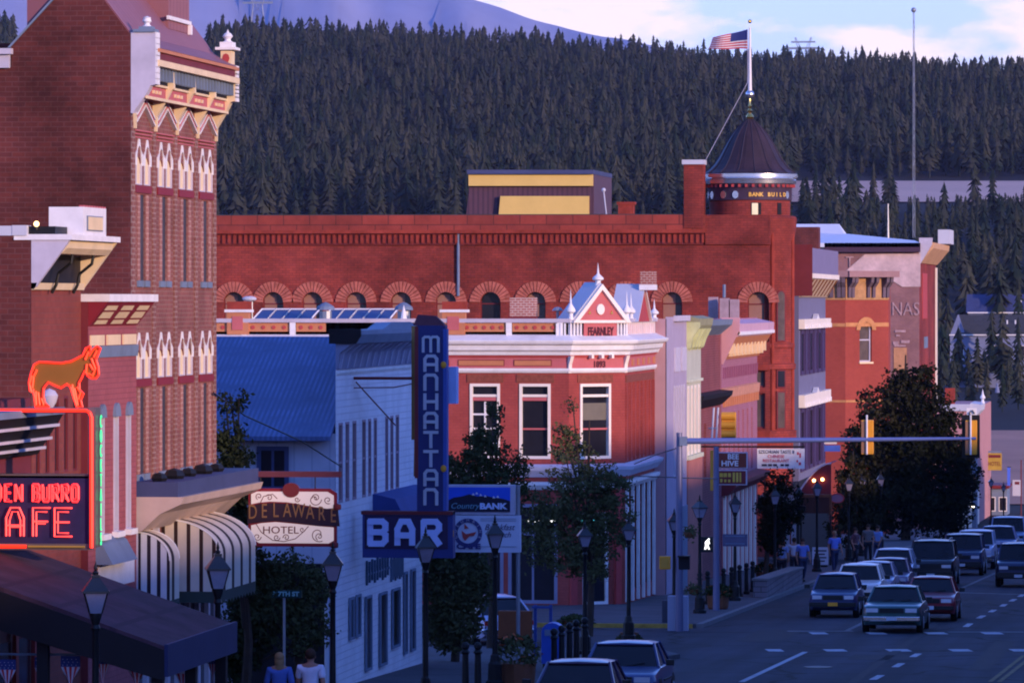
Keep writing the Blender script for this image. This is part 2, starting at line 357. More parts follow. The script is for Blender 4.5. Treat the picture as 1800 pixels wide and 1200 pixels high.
# ================================================================ SETTING: terrain, hills, roads
TD = [450, 500, 560, 640, 700, 760, 850, 930, 1100, 1250, 1400, 1560, 1720, 2000, 2400, 2600, 3000, 7500, 16000]
TZ = [-8.9, -10.2, -11.2, -10.4, -9.3, -9.0, -5.0, -2.2, 12, 24, 36, 44.6, 58, 84, 104, 96, 40, 40, 40]
RX = [-2000, 300, 640, 800, 950, 1000, 1200, 1420, 1800, 4000]
RY = [80, 84, 94, 108, 115, 127, 142, 152, 168, 172]       # ridge ground row in the photo
def height(X, Y):
    D = CS * Y - SN * X
    if D < 450: return gz(min(Y, 480))
    px = 900 + F * (CS * X + SN * Y) / D
    z = float(np.interp(D, TD, TZ))
    zr = CZ + (HOR - float(np.interp(px, RX, RY))) * 2400 / F
    k = min(max((D - 1560) / 840, 0), 1)
    if D > 2400: k = max(0, 1 - (D - 2400) / 600)
    z += k * (zr - 104)
    b = min(1, (D - 450) / 80)
    z = z * b + gz(min(Y, 480)) * (1 - b)
    if D > 1000: z += 2.0 * math.sin(X * .013 + 1) * math.cos(Y * .009) * min(1, (D - 1000) / 300) * (0 if 1380 < D < 1580 else 1)
    return z
M['soil'] = mat('forest_floor', (.024, .021, .020), .95, .4, .05)
M['dirtm'] = mat('pinkish_dirt', (.42, .21, .14), .95, .25, .05)
M['meadowm'] = mat('pale_dry_meadow', (.56, .36, .28), .95, .12, .02)
M['mountm'] = mat('haze_tinted_slope', (.30, .30, .42), .95, .3, .0006)  # distance haze mixed into the slope's own colour
xs = [-9000, -5000, -2500, -1500, -1000, -700] + list(np.arange(-500, 500, 12.5)) + [500, 700, 1000, 1500, 2500, 5000, 9000]
ys = [-300, 0] + list(np.arange(50, 600, 25)) + list(np.arange(600, 2700, 25)) + [2800, 3000, 4000, 5500, 7500]
V = [(x, y, height(x, y) - .02) for y in ys for x in xs]; nx = len(xs)
g = MB(); g.add(V, [(j * nx + i, j * nx + i + 1, (j + 1) * nx + i + 1, (j + 1) * nx + i) for j in range(len(ys) - 1) for i in range(nx - 1)])
struct(g.build('ground', M['soil'], smooth=True))
def sheet(name, x0, x1, y0, y1, h, m, nx=1, ny=1, fn=None):
    b = MB()
    for i in range(nx):
        for j in range(ny):
            X0 = x0 + (x1 - x0) * i / nx; X1 = x0 + (x1 - x0) * (i + 1) / nx; Y0 = y0 + (y1 - y0) * j / ny; Y1 = y0 + (y1 - y0) * (j + 1) / ny
            b.quad(*[(X, Y, gz(Y) + h) for X, Y in ((X0, Y0), (X1, Y0), (X1, Y1), (X0, Y1))])
    return b
KL = -15.5; KR = 5.6; XF = -20.0            # left kerb, right kerb, left building line
struct(sheet('road', KL, KR, -60, 468, .01, M['asphalt'], 1, 24).build('road', M['asphalt']))
for (a_, b_) in ((111.5, 122.5), (150, 168.5), (247, 257)):
    struct(sheet('side', -70, KL, a_, b_, .012, M['asphalt']).build('side_street', M['asphalt']))
def pave(x0, x1, y0, y1):
    b = MB(); n = max(1, int((y1 - y0) / 22)); T = [y0 + (y1 - y0) * i / n for i in range(n + 1)]
    b.prism([(x0, y, gz(y) + .14) for y in T] + [(x0, y, gz(y) - .4) for y in T[::-1]], [(x1, y, gz(y) + .14) for y in T] + [(x1, y, gz(y) - .4) for y in T[::-1]]); return b
for (a_, b_) in ((30, 111.2), (122.8, 149.6), (169, 246.7), (257.3, 460)):
    struct(pave(-75 if a_ > 30 else -40, KL - .2, a_, b_).build('pavement', M['concrete']))
    struct(pave(KL - .196, KL, a_, b_).build('kerb', M['kerb']))
struct(pave(KR + .2, 30, -60, 460).build('pavement', M['concrete'])); struct(pave(KR, KR + .196, -60, 460).build('kerb', M['kerb']))
struct(pave(-40, KL - .3, 168.7, 168.97).build('kerb', M['yellow_kerb']))
# corner bulb of pavement at the crossing
c0 = ground(1262, 1138)
b = MB(); P0 = [(KL - .01, 140), (KL + 1.0, 142.5), (KL + 1.5, 146), (KL + .6, 149.4), (KL - .01, 149.6)]
b.prism([(x, y, gz(y) - .2) for x, y in P0], [(x, y, gz(y) + .13) for x, y in P0]); struct(b.build('pavement', M['concrete']))
# patched asphalt and a manhole cover
M['tar'] = mat('tar_patch', (.022, .022, .03), .8, .3, 2)
for x0, x1, y0, y1 in ((-9.5, -7.6, 146, 149.5), (-13.6, -12.2, 158, 168), (-8.6, -8.35, 120, 190), (-10.2, -7.0, 196, 199), (-6.0, -5.4, 140, 160)):
    struct(sheet('p', x0, x1, y0, y1, .016, M['tar'], 1, 4).build('road_patch', M['tar']))
mh = MB(); mh.prism([(-9.9 + .38 * math.cos(k * .393), 141 + .38 * math.sin(k * .393), gz(141) + .014) for k in range(16)], [(-9.9 + .38 * math.cos(k * .393), 141 + .38 * math.sin(k * .393), gz(141) + .03) for k in range(16)]); struct(mh.build('manhole_cover', M['black']))
# painted lines
def line(pts, wd, m, h=.02):
    b = MB()
    for (x0, y0), (x1, y1) in pts:
        d = Vector((x1 - x0, y1 - y0, 0)).normalized(); n_ = Vector((-d.y, d.x, 0)) * wd / 2
        b.quad((x0 - n_.x, y0 - n_.y, gz(y0) + h), (x0 + n_.x, y0 + n_.y, gz(y0) + h), (x1 + n_.x, y1 + n_.y, gz(y1) + h), (x1 - n_.x, y1 - n_.y, gz(y1) + h))
    return b
def gp(px, py): q = ground(px, py); return (q[0], q[1])
struct(line([(gp(1303, 1199), gp(1416, 1146))], .16, M['mark']).build('lane_line', M['mark']))
struct(line([(gp(1488, 1109), gp(1560, 1074)), (gp(1672, 1042), gp(1775, 996))], .16, M['markdim']).build('lane_line', M['markdim']))
struct(line([(gp(x0, y0), gp(x1, y1)) for x0, y0, x1, y1 in ((1534, 1195, 1549, 1187), (1573, 1173, 1585, 1166), (1604, 1155, 1615, 1149), (1697, 1102, 1706, 1096), (1720, 1087, 1729, 1082), (1741, 1076, 1748, 1072), (1761, 1066, 1767, 1062), (1777, 1057, 1784, 1053), (1792, 1049, 1799, 1045))], .2, M['mark']).build('lane_dashes', M['mark']))
struct(line([(gp(1740, 1199), gp(1800, 1152))], .12, M['markyel']).build('centre_line', M['markyel']))
struct(line([(gp(1756, 1199), gp(1806, 1160))], .12, M['markyel']).build('centre_line', M['markyel']))
cw = []
for x0, x1 in ((1348, 1376), (1450, 1487), (1560, 1600), (1671, 1707), (1778, 1815)): cw.append((gp(x0, 1143.5), gp(x1, 1143.5)))
for x0, x1 in ((1425, 1454), (1525, 1557), (1628, 1664), (1728, 1762)): cw.append((gp(x0, 1113.5), gp(x1, 1113.5)))
struct(line(cw, 1.15, M['mark']).build('crosswalk_dashes', M['mark']))
struct(line([(gp(1384, 1109.5), gp(1500, 1109.5)), (gp(1666, 1111), gp(1800, 1111)), (gp(1660, 1041), gp(1800, 1045))], .45, M['markdim']).build('stop_line', M['markdim']))
# far patches of hillside
def hpatch(name, pxs, Ds, h, m):
    V = []; 
    for D in Ds:
        for px in pxs:
            r = ray(px); lam = D / F; X, Y = r[0] * lam, r[1] * lam; V.append((X, Y, height(X, Y) + h))
    n = len(pxs); b = MB(); b.add(V, [(j * n + i, j * n + i + 1, (j + 1) * n + i + 1, (j + 1) * n + i) for j in range(len(Ds) - 1) for i in range(n - 1)])
    return struct(b.build(name, m, smooth=True))
hpatch('meadow', np.linspace(1370, 2300, 30), np.linspace(1392, 1556, 8), .35, M['meadowm'])
hpatch('dirt_slope', np.linspace(1650, 2300, 16), np.linspace(560, 770, 10), .25, M['dirtm'])
# far mountain: a long smooth shoulder falling to the right
MX = [-3000, -400, 300, 600, 740, 820, 880, 940, 1000, 1060, 1120, 1215, 1330, 1600]
MY = [-260, -160, -110, -64, -32, -4, 14, 33, 52, 66, 76, 90, 116, 190]
pxs = list(range(-3000, 1601, 20)); V = []
for k, (D, t) in enumerate(((3700, 0), (4100, .3), (4500, .55), (4950, .8), (5400, 1.0), (6100, .7), (6900, 0))):
    for px in pxs:
        r = ray(px); lam = D / F; top = CZ + (HOR - float(np.interp(px, MX, MY))) * 5400 / F
        n1 = math.sin(px * .021 + k) * 9 + math.sin(px * .057 + 2 * k) * 5
        V.append((r[0] * lam, r[1] * lam, 30 + (top - 30) * t + (n1 if 0 < k < 4 else n1 * .12)))
n = len(pxs); b = MB(); b.add(V, [(j * n + i, j * n + i + 1, (j + 1) * n + i + 1, (j + 1) * n + i) for j in range(6) for i in range(n - 1)])
struct(b.build('mountain', M['mountm'], smooth=True))

# ================================================================ CONIFERS
def conifer_arrays(rng, H, R, tiers=13):
    V = []; Fc = []
    def addv(p): V.append(p); return len(V) - 1
    # trunk
    for i in range(5): t = 2 * math.pi * i / 5; V.append((R * .07 * math.cos(t), R * .07 * math.sin(t), -.4))
    tip = addv((0, 0, H * .9))
    for i in range(5): Fc.append((i, (i + 1) % 5, tip))
    zb = H * rng.uniform(.05, .16)
    for k in range(tiers):
        f = k / tiers; z = zb + (H - zb) * f
        rr = R * (1 - f) ** .62 * (.5 + .5 * min(1, 4 * (f + .08))); m = int(6 + 5 * (1 - f)); a0 = rng.uniform(0, 6.28)
        for j in range(m):
            if rng.random() < .14: continue
            an = a0 + 2 * math.pi * j / m + rng.uniform(-.25, .25); q = rr * rng.uniform(.55, 1.18); w_ = .62 * q * rng.uniform(.6, 1.1) + .12
            dz = q * rng.uniform(.15, .5); top = z + (H - zb) / tiers * rng.uniform(.8, 1.7)
            ca, sa = math.cos(an), math.sin(an)
            a1 = addv((ca * .05 * q, sa * .05 * q, min(top, H)))
            a2 = addv((ca * q * .62 - sa * w_ * .5, sa * q * .62 + ca * w_ * .5, z - dz * .4 + rng.uniform(-.1, .1)))
            a3 = addv((ca * q, sa * q, z - dz))
            a4 = addv((ca * q * .62 + sa * w_ * .5, sa * q * .62 - ca * w_ * .5, z - dz * .4 + rng.uniform(-.1, .1)))
            Fc += [(a1, a2, a3), (a1, a3, a4)]
    a = addv((0, 0, H * 1.03)); 
    for j in range(3):
        t = 2 * math.pi * j / 3; addv((.05 * R * math.cos(t), .05 * R * math.sin(t), H * .9))
    Fc += [(a, a + 1, a + 2), (a, a + 2, a + 3), (a, a + 3, a + 1)]
    return np.array(V, dtype=np.float64), Fc
def foliage_mat(name, c1, c2):
    m = bpy.data.materials.new(name); m.use_nodes = True; n = m.node_tree.nodes; l = m.node_tree.links; p = n['Principled BSDF']; p.inputs['Roughness'].default_value = .85; p.inputs['Specular IOR Level'].default_value = 0
    g = n.new('ShaderNodeNewGeometry'); z = n.new('ShaderNodeTexNoise'); z.inputs['Scale'].default_value = .11; z.inputs['Detail'].default_value = 3; l.new(g.outputs['Position'], z.inputs['Vector'])
    r = n.new('ShaderNodeValToRGB'); r.color_ramp.elements[0].position = .38; r.color_ramp.elements[0].color = (*c1, 1); r.color_ramp.elements[1].position = .62; r.color_ramp.elements[1].color = (*c2, 1)
    l.new(z.outputs['Fac'], r.inputs[0]); l.new(r.outputs[0], p.inputs['Base Color'])
    return m
M['conifer'] = foliage_mat('conifer_needles', (.016, .026, .020), (.052, .052, .036))
rng = random.Random(11)
VAR = [conifer_arrays(rng, 1.0 * 12.5, rng.uniform(1.9, 3.5), rng.choice((9, 11, 13))) for _ in range(12)]
spots = []
D = 1335.0
while D < 2440:
    step = 3.7 * F / D
    px = -60 + rng.uniform(0, 20)
    while px < 1900:
        if not (25 < px < 368) and (D > 1585 or px < 1385):
            spots.append((D + rng.uniform(-9, 9), px + rng.uniform(-5, 5), rng.choice((.5, .75, .9, 1.0, 1.1, 1.3)) * rng.uniform(.85, 1.12)))
        px += step * rng.uniform(.7, 1.3)
    D += 12
D = 1010.0
while D < 1388:
    px = 1380
    while px < 1950:
        sy = HOR - (float(np.interp(D, TD, TZ)) - CZ) * F / D
        ok = not (1655 < px < 1830 and D < 1060)
        hh = rng.uniform(.55, 1.12)
        if px > 1500 and sy - 13 * hh * F / D < 338 and rng.random() < .88: hh = max(.3, (sy - 342) * D / F / 13)
        if ok and hh > .32: spots.append((D + rng.uniform(-7, 7), px + rng.uniform(-6, 6), hh))
        px += 5.2 * F / D * rng.uniform(.7, 1.4)
    D += 16
for px, py, D, s_ in ((1743, 640, 900, .95), (1709, 640, 905, .42), (1665, 640, 935, 1.0), (1790, 600, 960, 1.1), (1776, 690, 860, .6), (1700, 560, 1000, 1.1), (1650, 640, 960, .9), (1672, 700, 850, .35), (1757, 560, 985, 1.2), (1730, 660, 880, .5), (1684, 0, 880, .8), (1702, 0, 872, .55), (1718, 0, 868, .7), (1762, 0, 875, 1.0), (1790, 0, 870, .95), (1655, 0, 860, .9), (1772, 0, 850, .5), (1735, 0, 835, .55), (1706, 0, 820, .5), (1762, 0, 815, .6), (1790, 0, 820, .7), (1675, 0, 815, .7)):
    spots.append((D, px, s_))
def place(sp):
    D, px, s_ = sp; r = ray(px); lam = D / F; X, Y = r[0] * lam, r[1] * lam
    return X, Y, height(X, Y), s_
spots.sort(key=lambda t: t[0] / t[2])
# thin even evening haze lying over the whole valley
hb = MB(); hb.box(-9500, 9500, -800, 8000, -40, 560); hm = bpy.data.materials.new('haze'); hm.use_nodes = True; hn = hm.node_tree
hn.nodes.remove(hn.nodes['Principled BSDF']); pv = hn.nodes.new('ShaderNodeVolumePrincipled'); pv.inputs['Density'].default_value = 2.6e-5; pv.inputs['Color'].default_value = (.55, .58, 1.0, 1); pv.inputs['Anisotropy'].default_value = 0.0
hn.links.new(pv.outputs[0], hn.nodes['Material Output'].inputs['Volume']); struct(hb.build('haze', hm), 'stuff')
near = spots[:300]; far = spots[300:]
meshes = []
for V_, F_ in VAR:
    me = bpy.data.meshes.new('conifer'); me.from_pydata(V_.tolist(), [], F_); me.materials.append(M['conifer']); meshes.append(me)
for sp in near:
    X, Y, Z, s_ = place(sp); o = bpy.data.objects.new('conifer_tree', rng.choice(meshes)); COL.objects.link(o)
    o.location = (X, Y, Z); o.scale = (s_ * rng.uniform(.9, 1.15), s_ * rng.uniform(.9, 1.15), s_); o.rotation_euler = (0, 0, rng.uniform(0, 6.28))
    tag(o, 'dark conifer standing on the forested hillside beyond the town', 'conifer', 'conifers on the hillside beyond the town')
VV = []; FF = []; base_i = 0; FN = []
for sp in far:
    X, Y, Z, s_ = place(sp); V_, F_ = rng.choice(VAR); an = rng.uniform(0, 6.28); c_, n_ = math.cos(an), math.sin(an); sx = s_ * rng.uniform(.85, 1.2)
    VV.append(np.stack([X + sx * (V_[:, 0] * c_ - V_[:, 1] * n_), Y + sx * (V_[:, 0] * n_ + V_[:, 1] * c_), Z + s_ * V_[:, 2]], 1))
    FF.append(np.array(F_, dtype=np.int64) + base_i); base_i += len(V_)
VV = np.concatenate(VV); FF = np.concatenate(FF)
me = bpy.data.meshes.new('conifer_forest'); me.vertices.add(len(VV)); me.vertices.foreach_set('co', VV.astype(np.float32).ravel())
me.loops.add(FF.size); me.loops.foreach_set('vertex_index', FF.astype(np.int32).ravel())
me.polygons.add(len(FF)); me.polygons.foreach_set('loop_start', (np.arange(len(FF)) * 3).astype(np.int32)); me.update(calc_edges=True); me.materials.append(M['conifer'])
o = bpy.data.objects.new('conifer_forest', me); COL.objects.link(o); struct(o, 'stuff')
print('conifers', len(spots), 'faces', len(FF))

# masts and pylons on the skyline
def mast(px, ytop, ybot, D, rad, name, label, cat, mt=None):
    p = at(px, ybot, D); q = at(px, ytop, D); b = MB(); b.tube([p, q], [rad, rad * .6], 6)
    return b, p, q
p = at(1606, 418, 420); q = at(1606, 18, 420)
t = thing('antenna_mast', 'tall thin radio mast with a small ball on top rising above the orange brick block', 'mast', tuple(p))
b = MB(); hN = 26
for k in range(3):
    b.tube([p + Vector((.10 * math.cos(k * 2.09), .10 * math.sin(k * 2.09), 0)), q + Vector((.05 * math.cos(k * 2.09), .05 * math.sin(k * 2.09), 0))], .022, 4)
for k in range(hN):
    z = p.z + (q.z - p.z) * k / hN; z2 = p.z + (q.z - p.z) * (k + 1) / hN; a_ = k * 2.09; c_ = (k + 1) * 2.09
    b.tube([(p.x + .09 * math.cos(a_), p.y + .09 * math.sin(a_), z), (p.x + .09 * math.cos(c_), p.y + .09 * math.sin(c_), z2)], .014, 4)
b.build('lattice', M['metal'], t)
b = MB(); b.ball(q, .2, 10); b.build('ball', M['metal'], t, smooth=True)
def pylon(px, D, H, ytop, label):
    q = at(px, ytop, D); p = Vector((q.x, q.y, q.z - H)); t = thing('power_pylon', label, 'pylon', tuple(p))
    b = MB(); wd = H * .28
    for s_ in (-1, 1):
        for s2 in (-1, 1): b.tube([p + Vector((s_ * wd * .6, s2 * .8, 0)), p + Vector((s_ * wd * .3, s2 * .3, H * .75)), p + Vector((s_ * wd * .55, 0, H))], .16, 4)
        b.tube([p + Vector((s_ * wd * .05, 0, H * .72)), p + Vector((s_ * wd * .5, 0, H))], .14, 4)
    for k in range(5): z0 = H * .75 * k / 5; z1 = H * .75 * (k + 1) / 5; b.tube([p + Vector((-wd * (.6 - .06 * k), 0, z0)), p + Vector((wd * (.54 - .06 * k), 0, z1))], .1, 4); b.tube([p + Vector((wd * (.6 - .06 * k), 0, z0)), p + Vector((-wd * (.54 - .06 * k), 0, z1))], .1, 4)
    b.build('frame', M['metal'], t)
    c = MB(); c.box(p.x - wd, p.x + wd, p.y - .15, p.y + .15, p.z + H * .78, p.z + H * .82); c.box(p.x - wd * .8, p.x + wd * .8, p.y - .15, p.y + .15, p.z + H * .9, p.z + H * .93); c.build('crossarm', M['metal'], t)
pylon(1412, 2380, 24, 66, 'small steel pylon on the ridge to the right of the flagpole')
pylon(453, 2380, 24, -14, 'steel pylon poking above the ridge beside the brick hotel roof')

# houses on the hillside at the right
M['housewall'] = mat('shaded_siding', (.17, .19, .30), .7, .15, .8)  # blue shade over the hillside houses is put into the siding colour
def house(px0, px1, yb, ye, yr, D, label, wallm, roofm, gpx=None):
    p = at(px0, yb, D); s_ = D / F; Wd = (px1 - px0) * s_; he = (yb - ye) * s_; hr = (ye - yr) * s_; dp = 8.0
    t = thing('hillside_house', label, 'house', (p.x, p.y, p.z))
    b = MB(); b.box(p.x, p.x + Wd, p.y, p.y + dp, p.z - 4, p.z + he)
    if gpx:     # gable facing the camera at the left end
        g_ = (gpx - px0) * s_; b.prism([(p.x, p.y, p.z + he), (p.x + g_, p.y, p.z + he), (p.x + g_ / 2, p.y, p.z + he + hr)], [(p.x, p.y + dp, p.z + he), (p.x + g_, p.y + dp, p.z + he), (p.x + g_ / 2, p.y + dp, p.z + he + hr)])
    b.build('wall', wallm, t)
    r = MB(); x0 = p.x - .4 if not gpx else p.x + (gpx - px0) * s_ * .5
    r.prism([(x0, p.y - .5, p.z + he), (x0, p.y + dp / 2, p.z + he + hr), (x0, p.y + dp + .5, p.z + he)], [(p.x + Wd + .4, p.y - .5, p.z + he), (p.x + Wd + .4, p.y + dp / 2, p.z + he + hr), (p.x + Wd + .4, p.y + dp + .5, p.z + he)])
    ro = r.build('roof', roofm, t)
    for k in range(2):
        v = MB(); xx = p.x + Wd * (.62 + .09 * k); v.tube([(xx, p.y + dp * .25, p.z + he + hr * .4), (xx, p.y + dp * .25, p.z + he + hr * .4 + 1.1)], .13, 6); v.build('vent_pipe', M['white'], ro)
    wl = WY(p.y)
    for fx in ((.08, .45, .75) if gpx else (.2, .5, .8)):
        window(wl, t, p.x + Wd * fx, p.x + Wd * fx + 1.1, p.z + he * .35, p.z + he * .72, M['white'], M['glass'], fw=.1, rec=-.06, dep=.05)
    e_ = MB(); e_.box(p.x - .1, p.x + Wd + .4, p.y - .6, p.y - .5, p.z + he - .15, p.z + he + .05); e_.build('fascia', M['white'], t)
    return t
house(1670, 1830, 655, 588, 553, 905, 'pale siding house with a gable on the wooded slope at the right edge', M['housewall'], M['roof_tar'], gpx=1697)
house(1702, 1850, 565, 549, 517, 985, 'dark roofed house just uphill behind the pale gabled house', M['housewall'], M['roof_navy'])
b = MB(); p = at(1685, 660, 880); b.box(p.x, p.x + 7, p.y, p.y + .3, p.z - 2, p.z + .4); tag(b.build('garden_wall', M['housewall'], loc=(p.x, p.y, p.z - 2)), 'low pale wall below the gabled hillside house', 'wall')
p = at(1753, 690, 800); t = thing('garden_statue', 'small white upright marker on the dark slope below the hillside house', 'post', tuple(p))
b = MB(); b.lathe(p, [(.35, 0), (.3, .5), (.12, 1.0), (.18, 1.2), (0, 1.5)], 8); b.build('body', M['housewall'], t)
# ================================================================ BUILDINGS, near to far
WF = WX(XF)
def core(x0, x1, y0, y1, z1, m, par, name='roof', z0=None):
    b = MB(); b.box(x0, x1, y0, y1, (gz(y1) - 1) if z0 is None else z0, z1); return b.build(name, m, par)
def arched(mb, W, u, w_, z0, z1, o0, o1, n=8):
    r = w_ / 2; zc = z1 - r
    pts = [(u - r, z0), (u + r, z0)] + [(u + r * math.cos(math.pi * k / n), zc + r * math.sin(math.pi * k / n)) for k in range(n + 1)]
    W.prism(mb, pts, o0, o1)
# ---------------- Delaware hotel
Y0 = WF.u(230); Y1 = WF.u(378); ref = 235
def zd(py): return WF.z(py, ref)
T = thing('brick_hotel', 'tall dark brick hotel at the left with maroon roof and cream bracketed cornice', 'hotel', (XF, Y0, gz(Y0)))
SW = WY(Y0)
b = MB(); zg = gz(Y0) - .5
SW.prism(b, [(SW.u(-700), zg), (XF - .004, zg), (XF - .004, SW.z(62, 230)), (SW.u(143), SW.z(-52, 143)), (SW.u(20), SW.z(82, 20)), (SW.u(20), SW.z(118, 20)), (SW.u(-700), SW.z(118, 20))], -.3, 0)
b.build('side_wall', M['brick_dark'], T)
b = MB(); SW.prism(b, [(SW.u(20) - .02, SW.z(84, 20)), (SW.u(143), SW.z(-54, 143)), (SW.u(143), SW.z(-58, 143)), (SW.u(14), SW.z(84, 14))], -.34, .05); b.build('flashing', M['slate'], T)
b = MB(); b.prism([SW.P(SW.u(-60), SW.z(92, 0), -1.0), SW.P(SW.u(22), SW.z(92, 0), -1.0), SW.P(SW.u(22), SW.z(-70, 0), -2.6), SW.P(SW.u(160), SW.z(-70, 0), -2.6), SW.P(SW.u(160), SW.z(92, 0), -1.0)], [SW.P(SW.u(-60), SW.z(92, 0), -6.0), SW.P(SW.u(22), SW.z(92, 0), -6.0), SW.P(SW.u(22), SW.z(-70, 0), -5), SW.P(SW.u(160), SW.z(-70, 0), -5), SW.P(SW.u(160), SW.z(92, 0), -6.0)])
b.build('back_roof', M['roof_navy'], T)
b = MB(); SW.box(b, SW.u(-60), SW.u(23), SW.z(96, 0), SW.z(86, 0), -.2, .2); SW.box(b, SW.u(-60), SW.u(18), SW.z(120, 0), SW.z(96, 0), -.2, .1); b.build('side_cornice', M['lav'], T)
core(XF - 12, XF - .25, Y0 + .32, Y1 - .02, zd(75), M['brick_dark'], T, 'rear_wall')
M['greystrip'] = mat('grey_window_strip', (.055, .045, .055), .5, .2); M['rib'] = brick('pale_brick_rib', (.36, .15, .12), (.30, .12, .10), (.42, .24, .20), .24, .1, .02, .3, .8); M['rib2'] = brick('worn_brick_pilaster', (.24, .09, .07), (.2, .07, .06), (.3, .18, .15), .24, .1, .02, .3, .8)
bay = (Y1 - Y0) / 4; fw_holes = []; H = []
for fl in (0, 342):
    for i in range(4):
        uc = Y0 + bay * (i + .52)
        for s_ in (-1, 1):
            c = uc + s_ * bay * .185; H.append((c - bay * .135, c + bay * .135, zd(324 + fl), zd(274 + fl), True))
        H.append((uc - bay * .10, uc + bay * .10, zd(493 + fl), zd(341 + fl), False))
b = MB(); wall_holes(b, WF, Y0, Y1, gz(Y1) - .5, zd(120), H, rec=.03); b.build('front_wall', M['brick_front'], T)
pil = MB()
for i in range(5):
    c = Y0 + bay * i; c = min(max(c, Y0 + .14), Y1 - .14); WF.box(pil, c - .14, c + .14, zd(840), zd(200), .001, .03)
pil.pieces('pilaster', M['rib2'], T)
for fl in (0, 342):
    for i in range(4):
        uc = Y0 + bay * (i + .52)
        for s_ in (-1, 1):
            c = uc + s_ * bay * .185; hw = bay * .135
            f = MB(); WF.box(f, c - hw, c - hw + .05, zd(324 + fl), zd(285 + fl), -.028, .015); WF.box(f, c + hw - .05, c + hw, zd(324 + fl), zd(285 + fl), -.028, .015); WF.box(f, c - hw + .05, c + hw - .05, zd(324 + fl), zd(322 + fl), -.028, .012)
            fo = f.build('window', M['lav'], T)
            g = MB(); g.quad(WF.P(c - hw, zd(324 + fl), -.026), WF.P(c + hw, zd(324 + fl), -.026), WF.P(c + hw, zd(273 + fl), -.026), WF.P(c - hw, zd(273 + fl), -.026)); g.build('blind', M['blindy'], fo)
            h = MB(); n = 6; r = hw * .82; zc = zd(285 + fl)
            arc = [(c + r * math.cos(math.pi * k / n), zc + hw * 1.1 * math.sin(math.pi * k / n)) for k in range(n + 1)]
            out = [(c + hw * 1.28, zd(290 + fl)), (c + hw * 1.28, zd(272 + fl)), (c + hw * .55, zd(262 + fl)), (c + hw * .16, zd(243 + fl)), (c - hw * .16, zd(243 + fl)), (c - hw * .55, zd(262 + fl)), (c - hw * 1.28, zd(272 + fl)), (c - hw * 1.28, zd(290 + fl))]
            for k in range(len(out) - 1):
                t0 = min(k, n - 0) ; a0 = arc[min(int(k * n / 7), n)]; a1 = arc[min(int((k + 1) * n / 7), n)]
                if k == 0: a0 = (c + r, zd(290 + fl))
                if k == 6: a1 = (c - r, zd(290 + fl))
                WF.prism(h, [out[k], out[k + 1], a1, a0], .0, .022)
            h.build('hood', M['white'], fo)
        s2 = MB(); WF.box(s2, uc - bay * .36, uc + bay * .36, zd(338 + fl), zd(325 + fl), -.02, .03); s2.build('sill', M['darkred'], T)
        for s_ in (-1, 1):
            rb = MB(); c = uc + s_ * bay * .19; WF.box(rb, c - bay * .05, c + bay * .05, zd(492 + fl), zd(341 + fl), .001, .016); rb.build('brick_rib', M['rib'], T)
            sb = MB(); c = uc + s_ * bay * .15; WF.box(sb, c - bay * .11, c + bay * .11, zd(504 + fl), zd(493 + fl), .0, .04); sb.build('sill_block', M['slate'], T)
        g = MB(); g.quad(WF.P(uc - bay * .1, zd(493 + fl), -.026), WF.P(uc + bay * .1, zd(493 + fl), -.026), WF.P(uc + bay * .1, zd(341 + fl), -.026), WF.P(uc - bay * .1, zd(341 + fl), -.026)); g.build('pane', M['greystrip'], T)
# corbels under the cornice
cb = MB()
for i in range(4):
    uc = Y0 + bay * (i + .5)
    for r_ in range(3):
        WF.box(cb, uc - bay * .38, uc + bay * .38, zd(232 + 6 * r_ - 2), zd(232 + 6 * r_ - 4.5), .001, .05 - .012 * r_)
cb.pieces('corbel', M['pinkpaint'], T)
c = MB(); WF.box(c, Y0 + .1, Y1 - .1, zd(92), zd(86), 0, .52); c.build('gutter', M['orangepaint'], T)
c = MB(); WF.box(c, Y0 + .1, Y1 - .1, zd(106), zd(92.2), 0, .47); c.build('cornice_band', M['maroon'], T)
c = MB(); WF.box(c, Y0 + .1, Y1 - .1, zd(117), zd(106.2), 0, .53); c.build('cornice', M['cream'], T)
c = MB(); WF.box(c, Y0 + .1, Y1 - .1, zd(146), zd(117.2), 0, .30)
c.build('soffit', M['dark'], T)
d = MB()
for k in range(26):
    u = Y0 + .3 + (Y1 - Y0 - .6) * k / 25; WF.box(d, u - .035, u + .035, zd(140), zd(118), .3, .44)
d.pieces('dentil', M['slate'], T)
f = MB(); WF.box(f, Y0 + .1, Y1 - .1, zd(172), zd(146.2), 0, .26); f.build('frieze', M['pinkpaint'], T)
f = MB(); WF.box(f, Y0 + .1, Y1 - .1, zd(150), zd(146), .26, .31); WF.box(f, Y0 + .1, Y1 - .1, zd(174), zd(169), .262, .30)
for i in range(4):
    for k in range(3): u = Y0 + bay * (i + .36 + .15 * k); WF.box(f, u - .04, u + .04, zd(163), zd(157), .261, .30)
f.pieces('frieze_trim', M['cream'], T)
gb = MB(); gw = MB()
for i in range(4):
    ua = Y0 + bay * i + .16; ub = Y0 + bay * (i + 1) - .16; um = (ua + ub) / 2
    WF.prism(gb, [(ua, zd(214)), (um, zd(180)), (ub, zd(214)), (ub, zd(207)), (um, zd(173)), (ua, zd(207))], .0, .06)
    WF.prism(gw, [(ua, zd(218)), (um, zd(184)), (ub, zd(218)), (ub, zd(215)), (um, zd(181)), (ua, zd(215))], .0, .08)
    WF.prism(gw, [(ua, zd(206)), (um, zd(172.5)), (ub, zd(206)), (ub, zd(203)), (um, zd(169.5)), (ua, zd(203))], .0, .08)
gb.pieces('gable_trim', M['pinkpaint'], T); gw.pieces('gable_moulding', M['white'], T)
